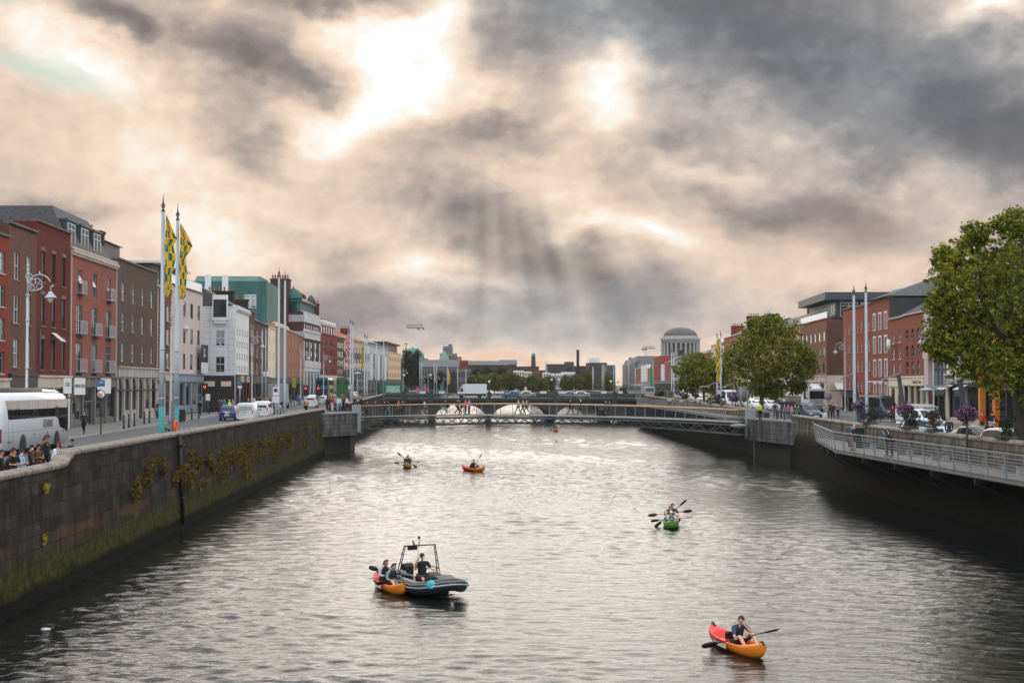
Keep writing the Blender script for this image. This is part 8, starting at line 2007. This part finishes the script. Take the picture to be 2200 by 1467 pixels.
for yy in (-.3,.3): q=MB(); q.lathe([(.17,-.24),(.17,.24)],(0,yy,.18),12,ax='x'); q.build('wheels',RUBBER,rt)
# right quay
PR=[(1633,134,0.4,dict(pose='cross',top=(210,226,40),legs=(30,32,40),hair='cap',hc=(30,30,30),vest=(222,236,40),z=4.2),'worker in yellow hi-vis vest standing at the right end of the footbridge'),
      (1671,140,2.0,dict(top=(210,214,220),hair='long'),'person in white top, leftmost in the crowd on the right bridge block'),(1678,143,1.0,dict(top=(60,50,70),hair='short'),'person in dark purple top in the crowd on the right bridge block'),(1685,140,4.0,dict(top=(120,120,150),hair='bob',hc='grey'),'grey haired person in lilac grey top on the right bridge block'),(1693,142,3.0,dict(top=(150,110,130),hair='short',hc='brown'),'person in mauve top on the right bridge block'),(1701,138,1.5,dict(top=(190,160,160),hair='long',hc='brown'),'person in pale rose top on the right bridge block'),(1709,141,2.5,dict(top=(90,40,44),hair='short'),'tall person in dark red on the right bridge block'),(1715,138,3.5,dict(top=(60,110,100),hair='short'),'person in teal grey top, rightmost in the crowd on the right bridge block'),(1665,138,3.1,dict(top=(44,40,44),hair='short'),'person in black beside the white top on the right bridge block'),
      (1772,126,3.1,dict(top=(226,226,226),legs=(150,130,120),hair='short',hc='brown',s=.82),'child in white t-shirt behind the right parapet'),(1789,150,3.0,dict(pose='walk',top=(60,36,44),legs=(24,24,28),hair='short'),'pedestrian in dark plum jacket beside the buff office corner'),(1783,156,3.0,dict(pose='walk',top=(70,70,78),hair='short'),'pedestrian in grey jacket left of the plum jacket'),(1800,152,3.0,dict(pose='walk2',top=(130,140,160),legs=(50,54,66),hair='short'),'pedestrian in pale blue jacket right of the plum jacket'),
      (1918,135,3.0,dict(top=(120,36,40),hair='short'),'person in red top behind the white flatbed van, left one'),(1925,136,2.0,dict(top=(36,32,36),hair='short'),'person in black behind the white flatbed van'),(1999,128,3.0,dict(top=(160,44,50),legs=(40,40,44),hair='short'),'person in red top right of the white flatbed van'),
      (2110,106,2.6,dict(pose='walk',top=(190,50,44),legs=(34,30,32),hair='long',hc='brown'),'woman in red and black walking under the orange columns'),(2131,106,0.2,dict(pose='walk2',top=(38,38,46),legs=(170,178,188),hair='short'),'person in navy top and pale trousers walking under the orange columns')]
for u,Y,rz,kw,lab in PR:
    z_=kw.pop('z',None); kw.setdefault('pose','stand'); L_=at_right(u,Y)
    if z_ or 'right bridge block' in lab: L_=(L_[0],L_[1],4.22 if L_[0]<xr(Y)+.3 else zr(Y)+.12)
    person(lab,L_,rz,**kw)
for u,Y,rz,kw,lab in [(1808,92.5,.6,dict(pose='stand',top=(36,96,140),legs=(150,124,100),hair='short',hc='brown'),'person in bright blue hoodie and tan trousers on the near boardwalk'),(1819,92,1.6,dict(pose='cross',top=(44,36,50),legs=(40,36,44),hair='bald',leg='short'),'bald man in dark top and shorts on the near boardwalk'),(1868,85,1.6,dict(pose='lean',top=(40,100,120),legs=(44,50,66),hair='long'),'woman in teal jacket leaning on the boardwalk rail'),(1885,84,1.5,dict(pose='lean',top=(50,42,44),legs=(60,50,50),hair='long',hc='brown',s=1.03),'person in dark hooded jacket leaning on the boardwalk rail')]:
    c=atY(u,930,Y); person(lab,(max(c.x,26.3),Y,3.27),rz,group='people on the near boardwalk',**kw)
c=atY(2039,920,87); person('person in dark suit beside the red leaved shrub',(c.x,87,zr(87)+.12),3.0,top=(50,54,58),legs=(40,44,48),hair='short',hc='grey')
c=atY(2126,920,78); person('bald man in black jacket with his back turned before the black saloon',(c.x,78,zr(78)+.12),-.5,pose='stand',top=(24,24,28),legs=(30,30,34),hair='bald')
for i,(u,Y,top,hc) in enumerate([(1404,262,(60,44,44),'black'),(1412,256,(120,50,54),'brown'),(1441,232,(190,210,226),'brown'),(1447,230,(180,60,64),'black'),(1453,228,(210,214,220),'fair'),(1462,222,(170,130,100),'brown'),(1478,212,(190,190,196),'fair'),(1487,206,(120,90,84),'brown'),(1498,198,(70,50,46),'black'),(1510,192,(90,70,66),'black'),(1530,182,(84,70,72),'black'),(1560,172,(110,96,96),'brown')]):
    c=atY(u,870,Y); lab=['dark clothed','red topped','pale blue shirted','bright red topped','white shirted fair haired','tan topped','pale grey topped','dusty brown topped','dark brown topped','brown jacketed','mauve grey topped','taupe topped'][i]+' person on far boardwalk, ' +['at its far end','near its far end','left of the middle bush','beside the pale blue shirt','just left of the dark middle bush','under the dark middle bush','right of the dark middle bush','below the tall flower post','left of the tree bush','under the smaller tree','below the slim flagpoles','nearest to the footbridge'][i]
    person(lab,(min(c.x,xr(Y)-.7),Y,4.02),1.5+(i%3),pose='stand' if i%2 else 'lean',top=top,hair='long' if i%3 == 0 else 'short',hc=hc,group='people on the far boardwalk')
# ------------------------------------------------------------------ kayaks and the rubber boat  (local: +y towards the bow)
def kayak_mat(name,stops):
    m,N,p,out=new_mat(name)
    s=N.n('ShaderNodeSeparateXYZ',ins={0: N.coord()})
    f=N.math('MULTIPLY_ADD',s.outputs[1],1/4.0,.5)
    f=N.math('MULTIPLY_ADD',N.math('SUBTRACT',N.noise(N.coord(),2.5,4),.5),.16,f)
    sc_=N.math('MULTIPLY',N.math('SUBTRACT',N.noise(N.scale(N.coord(),(1,.25,2)),9.0,6,.7),.54,clamp=True),2.4,clamp=True)
    N.L.new(N.mix(sc_,N.ramp(f,stops),S(150,104,84)),p.inputs['Base Color']); p.inputs['Roughness'].default_value=.42
    return m
KAY_OR=kayak_mat('orange_red_hull',[(.0,S(206,40,30)),(.42,S(222,48,30)),(.56,S(236,96,28)),(.68,S(240,140,36)),(1,S(238,136,36))])
KAY_GR=kayak_mat('green_hull',[(.0,S(40,110,50)),(.5,S(70,140,50)),(.8,S(96,160,60)),(1,S(90,160,56))])
KAY_YE=kayak_mat('ochre_hull',[(.0,S(150,110,50)),(.5,S(190,140,50)),(1,S(200,150,60))])
def kayak(label,loc,rz,mat,L=3.6,W=.80,decal=True,group='sit on top kayaks'):
    rt=thing('kayak',label,'kayak',loc,rz,group)
    st=[]
    n=25
    for i in range(n):
        t=i/(n-1); y=(t-.5)*L; k=(1-abs(2*t-1) ** 2.6); w_=max(.03,W/2*k ** .62)
        sheer=.27+.20*abs(2*t-1) ** 3.2; keel=-.10+.24*abs(2*t-1) ** 5
        well=0.0
        for a,b in ((.20,.40),(.46,.78)):
            if a<t<b: well=max(well,math.sin(math.pi*(t-a)/(b-a)) ** .35)
        dkz=sheer-.02+.03*(1-well); fl_=dkz-well*.20
        iw=w_*(.80 if well>.05 else .55)
        st.append([(0,y,keel),(w_*.6,y,keel+.04),(w_*.95,y,keel+(sheer-keel)*.5),(w_,y,sheer-.06),(w_*.94,y,sheer),(iw,y,dkz),(iw*.82,y,fl_),(0,y,fl_+(.03 if well<.05 else .0)),
                   (-iw*.82,y,fl_),(-iw,y,dkz),(-w_*.94,y,sheer),(-w_,y,sheer-.06),(-w_*.95,y,keel+(sheer-keel)*.5),(-w_*.6,y,keel+.04)])
    q=MB(); q.loft(st); h=q.build('hull',mat,rt)
    m=h.modifiers.new('sub','SUBSURF'); m.levels=1; m.render_levels=1
    q=MB(); q.box(-.27,.27,-.24,-.16,.12,.48); bevel(q.build('seat_back',BLACK,rt),.04)
    q=MB(); q.tube([(0,L/2-.25,.42),(0,L/2-.08,.5),(0,L/2+.0,.42)],.03,7); q.build('bow_handle',BLACK,rt)
    q=MB(); q.tube([(0,-L/2+.25,.42),(0,-L/2+.08,.5),(0,-L/2,.42)],.03,7); q.build('stern_handle',BLACK,rt)
    if decal:
        for sx in (1,-1):
            q=MB(); P=[]
            for i in range(6):
                t=.30+.26*i/5; y=(t-.5)*L; k=(1-abs(2*t-1) ** 2.6); w_=W/2*k ** .62; sheer=.27+.20*abs(2*t-1) ** 3.2
                P.append(((w_*1.0+.02)*sx,y,sheer-.075,sheer-.21,(w_*.975+.02)*sx))
            for a,b in zip(P,P[1:]): q.add([(a[0],a[1],a[2]),(b[0],b[1],b[2]),(b[4],b[1],b[3]),(a[4],a[1],a[3])],[(0,1,2,3)])
            d=q.build('decal',M('white_decal',S(226,214,206),.5,var=.25,scale=12),rt)
            y=(.43-.5)*L; o=lettering('kayaking',.17,SIGNRED,d,((W/2*.985+.04)*sx,y,.245),(math.pi/2+.25,0,math.pi/2*sx+.06*sx),sx=.95)
    return rt
def paddle(label,c,d,roll=0.0,half=1.08,group='black kayak paddles'):
    """double bladed paddle centred at c along direction d"""
    c=Vector(c); d=Vector(d).normalized(); rt=thing('paddle',label,'paddle',c,0,group)
    q=MB(); q.tube([-d*half*.64,d*half*.64],.016,8); q.build('shaft',BLACK,rt)
    q=MB(); q.tube([-d*.18,d*.14],.024,8); q.build('grip',M('grey_grip',S(150,180,186),.5),rt)
    a=d.cross(Vector((0,0,1))).normalized(); b=a.cross(d)
    for s in (1,-1):
        e=a*math.cos(roll+(0 if s>0 else .6))+b*math.sin(roll+(0 if s>0 else .6)); nn=d.cross(e)
        prof=[(.58,.015),(.66,.07),(.78,.095),(.92,.09),(1.0,.06),(1.02,.02)]
        q=MB(); q.loft([[d*half*t*s+e*w_+nn*.006,d*half*t*s+e*w_-nn*.006,d*half*t*s-e*w_-nn*.006,d*half*t*s-e*w_+nn*.006] for t,w_ in prof]); q.build('blade',M('black_blade',(.022,.018,.018),.35),rt)
    return rt
def loc2w(rt,p):
    return Matrix.Translation(rt.location) @ Matrix.Rotation(rt.rotation_euler.z,4,'Z') @ Vector(p)
def dirw(rt,d): return Matrix.Rotation(rt.rotation_euler.z,4,'Z').to_3x3() @ Vector(d)
def water_at(u,v): p=atZ(u,v,0.02); return Vector((p.x,p.y,0.03))
VEST=(34,38,44)
# nearest kayak: bow towards the lower right
a,b=water_at(1530,1372),water_at(1640,1418); c=(a+b)/2; d=b-a; rz=math.atan2(-d.x,d.y)
k=kayak('orange and red kayak with white decal nearest the camera, at lower right',c,rz,KAY_OR,3.45,.84)
person('paddler in navy t-shirt resting his chin on one hand in the nearest kayak',loc2w(k,(0,.02,.07)),rz+.15,pose='kayakrest',top=(62,84,108),legs=(50,40,38),hair='short',hc='brown',skin=0,sleeve='short',leg='short',vest=(36,42,46),hi=True,s=1.04)
paddle('black paddle with pale grip held by the nearest paddler',loc2w(k,(.10,.46,.40)),dirw(k,(-.72,-.30,-.07))*-1 if False else Vector((1.0,.05,.20)),.5,1.12)
# rubber boat
c=water_at(921,1272); d=Vector((.40,-.92,0)); rz=math.atan2(-d.x,d.y)
rb=thing('rubber_boat','black rigid inflatable rescue boat with teal disc and roll bar','boat',(c.x,c.y,.03),rz)
q=MB(); pts=[]; rad=[]
L,W=4.0,1.66
for i in range(33):
    t=i/32
    if t<.36: y=-L/2+(t/.36)*L*.60; x=-W/2; z=.30
    elif t>.64: y=-L/2+((1-t)/.36)*L*.60; x=W/2; z=.30
    else: a_=(t-.36)/.28*math.pi; x=-W/2*math.cos(a_); y=-L/2+L*.60+L*.40*math.sin(a_) ** .8; z=.30+.24*math.sin(a_) ** 2
    pts.append((x,y,z)); rad.append(.235 if 1<i<31 else .16)
q.tube(pts,rad,14); q.build('tube',M('black_hypalon',(.028,.03,.034),.34,var=.2,scale=2),rb)
def outn(i):
    t=i/32
    if t<.36: return (-1,0)
    if t>.64: return (1,0)
    a_=(t-.36)/.28*math.pi; return (-math.cos(a_),math.sin(a_))
for dz,off,w_,nm,mt in ((.02,.24,.026,'rubbing_strake',STEEL),(.12,.215,.012,'grab_line',STEEL)):
    q=MB(); q.tube([(pts[i][0]+outn(i)[0]*off,pts[i][1]+outn(i)[1]*off,pts[i][2]+dz+(.03*(i%2) if nm == 'grab_line' else 0)) for i in range(2,31)],w_,7); q.build(nm,mt,rb)
q=MB(); hs=[]
for i in range(12):
    t=i/11; y=-L/2+t*(L*.96); w_=W/2*.9*max(.04,(1-max(0,t-.55) ** 1.6/.28)) ; w_=max(.05,w_)
    hs.append([(-w_,y,.22+.2*t ** 3),(0,y,-.18+.36*t ** 3),(w_,y,.22+.2*t ** 3),(0,y,.24+.2*t ** 3)])
q.loft(hs); q.build('hull',DARKGREY,rb)
q=MB(); q.prism([(-.62,.25),(-.62,.56),(-.2,.58),(-.05,.5),(.62,.7),(.62,.82),(.2,.9)][:4]+[(-.05,.25)],-.3,.3,'x'); bevel(q.build('seat',BLACK,rb),.05)
q=MB(); q.prism([(.25,.25),(.25,.72),(.40,.80),(.62,.72),(.7,.25)],-.2,.2,'x'); bevel(q.build('console',DARKGREY,rb),.05)
q=MB(); q.tube([(.22*math.cos(i*math.pi/8) ,.28-.02,0.80+.18*math.sin(i*math.pi/8)) for i in range(17)],.018,6,cap=False); q.build('steering_wheel',BLACK,rb)
q=MB()                                  # roll bar at the stern, raked
fr_=[(-.84,-1.15,.42),(-.60,-.95,1.62),(.60,-.95,1.62),(.84,-1.15,.42)]; fr2=[(-.84,-.92,.42),(-.60,-.82,1.62),(.60,-.82,1.62),(.84,-.92,.42)]
q.tube(fr_,.022,8); q.tube(fr2,.022,8)
for s in (-1,1):
    for t in (.25,.5,.75,1.0): q.bar((s*(.84-.24*t),-1.15+.2*t,.42+1.2*t),(s*(.84-.24*t),-.92+.1*t,.42+1.2*t),.03)
q.build('roll_bar',BLACK,rb)
q=MB(); q.tube([(0,-.95,1.62),(0,-.95,1.88)],.014,6); q.ball((0,-.95,1.9),.06,8); q.tube([(.18,-.95,1.62),(.26,-.95,1.78)],.03,7); q.box(.1,.45,-1.0,-.88,1.46,1.60); q.tube([(.05,-.92,1.6),(.05,-.92,1.2),(.05,-.92,1.05)],[.008,.008,.035],6); q.build('antenna',BLACK,rb)
q=MB(); q.prism([(-2.35,.25),(-2.35,.78),(-2.0,.85),(-1.92,.72),(-1.95,.25)],-.2,.2,'x'); bevel(q.build('outboard_motor',BLACK,rb),.06)
q=MB(); q.prism([(.9,.55),(1.3,.78),(1.8,.74),(2.1,.52)],-.35,.35,'x'); bevel(q.build('bow_locker',BLACK,rb),.06)
TEALD=M('teal_disc',S(60,186,190),.5,var=.08,scale=12)
for s in (1,-1):
    q=MB(); q.lathe([(.17,0),(.17,.012),(.001,.014)],(0,0,0),18); dd=q.build('emblem',TEALD,rb); ie=18 if s>0 else 13; nv=Vector((outn(ie)[0],outn(ie)[1],.55)).normalized(); dd.location=Vector(pts[ie])+nv*.232; dd.rotation_euler=nv.to_track_quat('Z','Y').to_euler()
    q=MB(); q.prism([(-.09,-.05),(-.02,.05),(.02,-.01),(.09,.06),(.04,-.06),(-.02,.0)],.016,.02,'z'); q.build('emblem_mark',M('dark_teal',S(20,96,104),.5),dd)
    o=lettering('RESCUE',.2,SIGNWHITE,rb,(s*(W/2+.242),-.75,.33),(math.pi/2-.1,0,math.pi/2*s))
hp=loc2w(rb,(.12,-.36,-.10))
person('helmsman in black t-shirt and cap with one raised hand in the rubber boat',hp,rz+.1,pose='helm',top=(26,28,32),legs=(60,54,52),hair='cap',hc=(26,26,30),sleeve='short',leg='short',hi=True,vest=(28,32,36),s=1.05)
# kayak alongside
c=water_at(838,1266); d=Vector((.34,-.94,0)); rz2=math.atan2(-d.x,d.y)
k2=kayak('orange and red tandem kayak held alongside the rubber boat',(c.x,c.y,.03),rz2,KAY_OR,3.5,.8)
person('woman with red hair and grey sleeves at the back of the tandem kayak',loc2w(k2,(0,-.78,.10)),rz2+.2,pose='kayakreach',top=(186,186,192),legs=(44,40,44),hair='bob',hc='red',sleeve='long',leg='long',vest=VEST,hi=True)
person('man in grey green sleeves and dark vest at the front of the tandem kayak',loc2w(k2,(0,.22,.08)),rz2+.1,pose='kayakreach',top=(126,146,146),legs=(60,56,56),hair='short',hc='brown',sleeve='long',leg='short',vest=VEST,hi=True)
paddle('black paddle laid across the front of the tandem kayak',loc2w(k2,(-.35,.55,.42)),Vector((1,.1,.14)),.2,1.0)
paddle('black paddle trailing at the back of the tandem kayak',loc2w(k2,(-.25,-.7,.52)),Vector((1,-.35,-.2)),.9,.9)
# green kayak, bow at us, three people
c=water_at(1441,1129); k3=kayak('green kayak with three people coming straight at the camera',c,math.pi-.1,KAY_GR,4.0,.86,False)
person('child in white cap and grey vest at the front of the green kayak',loc2w(k3,(0,.55,.06)),math.pi-.1,pose='kayak',top=(214,216,222),legs=(60,60,70),hair='cap',hc=(236,238,242),sleeve='short',leg='short',vest=(110,108,110),s=.86)
person('woman with red brown hair behind the white cap in the green kayak',loc2w(k3,(.0,-.30,.10)),math.pi,pose='kayak2',top=(178,150,160),legs=(60,50,50),hair='bob',hc='red',sleeve='none',leg='short',vest=VEST)
person('dark haired person at the back of the green kayak',loc2w(k3,(-.14,-1.0,.16)),math.pi+.1,pose='kayak2',top=(60,44,44),legs=(50,44,44),hair='short',hc='black',sleeve='short',leg='short',vest=VEST,s=1.04)
paddle('black paddle held level by the child in the white cap',loc2w(k3,(0,.95,.44)),Vector((1,.05,.085)),.3,1.12)
paddle('black paddle raised steeply to the right in the green kayak',loc2w(k3,(0,.05,.66)),Vector((1,.1,.82)),.9,1.12)
paddle('black paddle held level at the back of the green kayak',loc2w(k3,(0,-.6,.62)),Vector((1,.05,.10)),1.2,1.2)
# two kayaks in the middle distance, one far beyond the bridge
c=water_at(875,1003); k4=kayak('ochre kayak coming at the camera on the left of midstream',c,math.pi,KAY_YE,3.6,.86,False)
person('front paddler in black in the ochre kayak',loc2w(k4,(0,.3,.08)),math.pi,pose='kayak',top=(40,36,44),legs=(40,40,44),hair='short',hc='brown',vest=(36,34,40))
person('back paddler in black in the ochre kayak',loc2w(k4,(-.06,-.6,.12)),math.pi,pose='kayak2',top=(52,40,44),legs=(40,40,44),hair='short',hc='black',vest=(44,36,40),s=1.05)
paddle('black paddle held level across the ochre kayak',loc2w(k4,(0,.7,.46)),Vector((1,.0,.03)),.4,1.15)
paddle('black paddle raised to the left of the ochre kayak',loc2w(k4,(0,-.2,.60)),Vector((-1,.1,.75)),1.0,1.15)
c=water_at(1017,1011); k5=kayak('orange kayak right of the ochre one in midstream',c,-2.5,KAY_OR,3.3,.82,False)
person('paddler in black with a steep paddle in the midstream orange kayak',loc2w(k5,(0,0,.08)),-2.5,pose='kayak2',top=(40,38,42),legs=(40,40,44),hair='short',hc='brown',vest=(40,40,44))
paddle('black paddle held steeply in the midstream orange kayak',loc2w(k5,(0,.3,.56)),Vector((.62,.1,1.0)),.6,1.1)
c=water_at(1194,926); k6=kayak('small orange kayak far upstream beyond the footbridge',c,math.pi,KAY_OR,3.4,.82,False)
person('lone paddler in dark vest in the far orange kayak',loc2w(k6,(0,0,.08)),math.pi,pose='kayak',top=(44,40,44),legs=(40,40,44),hair='short',vest=(40,40,44))
paddle('black paddle of the far kayak held aslant',loc2w(k6,(0,.4,.5)),Vector((1,.05,.36)),.5,1.1)
# floating bits
p=water_at(98,1354); q=MB(); q.ball((0,0,.03),.14,8,sz=(1.2,.8,.35)); o=q.build('floating_bottle',WHITE); o.location=p; tag(o,'white scrap floating near the left river wall','litter')
p=water_at(1195,950); rt=thing('gull','tiny dark water bird floating below the far kayak','bird',p); q=MB(); q.ball((0,0,.08),.16,10,sz=(.7,1.3,.6)); q.tube([(0,.15,.12),(0,.2,.26)],[.05,.035],7); q.ball((0,.22,.3),.05,8); q.tube([(0,.26,.3),(0,.34,.29)],[.02,.006],5); q.build('body',DARKGREY,rt)
# ------------------------------------------------------------------ thin evening haze
m=bpy.data.materials.new('haze'); m.use_nodes=True; t=m.node_tree
for x in list(t.nodes): t.nodes.remove(x)
N=NT(t); v=N.n('ShaderNodeVolumePrincipled',ins={'Color': (.92,.88,.84,1),'Density': 0.00009}); o=N.n('ShaderNodeOutputMaterial'); t.links.new(v.outputs[0],o.inputs['Volume'])
q=MB(); q.box(-700,700,-120,1400,-2,70); tag(q.build('haze',m),kind='stuff')
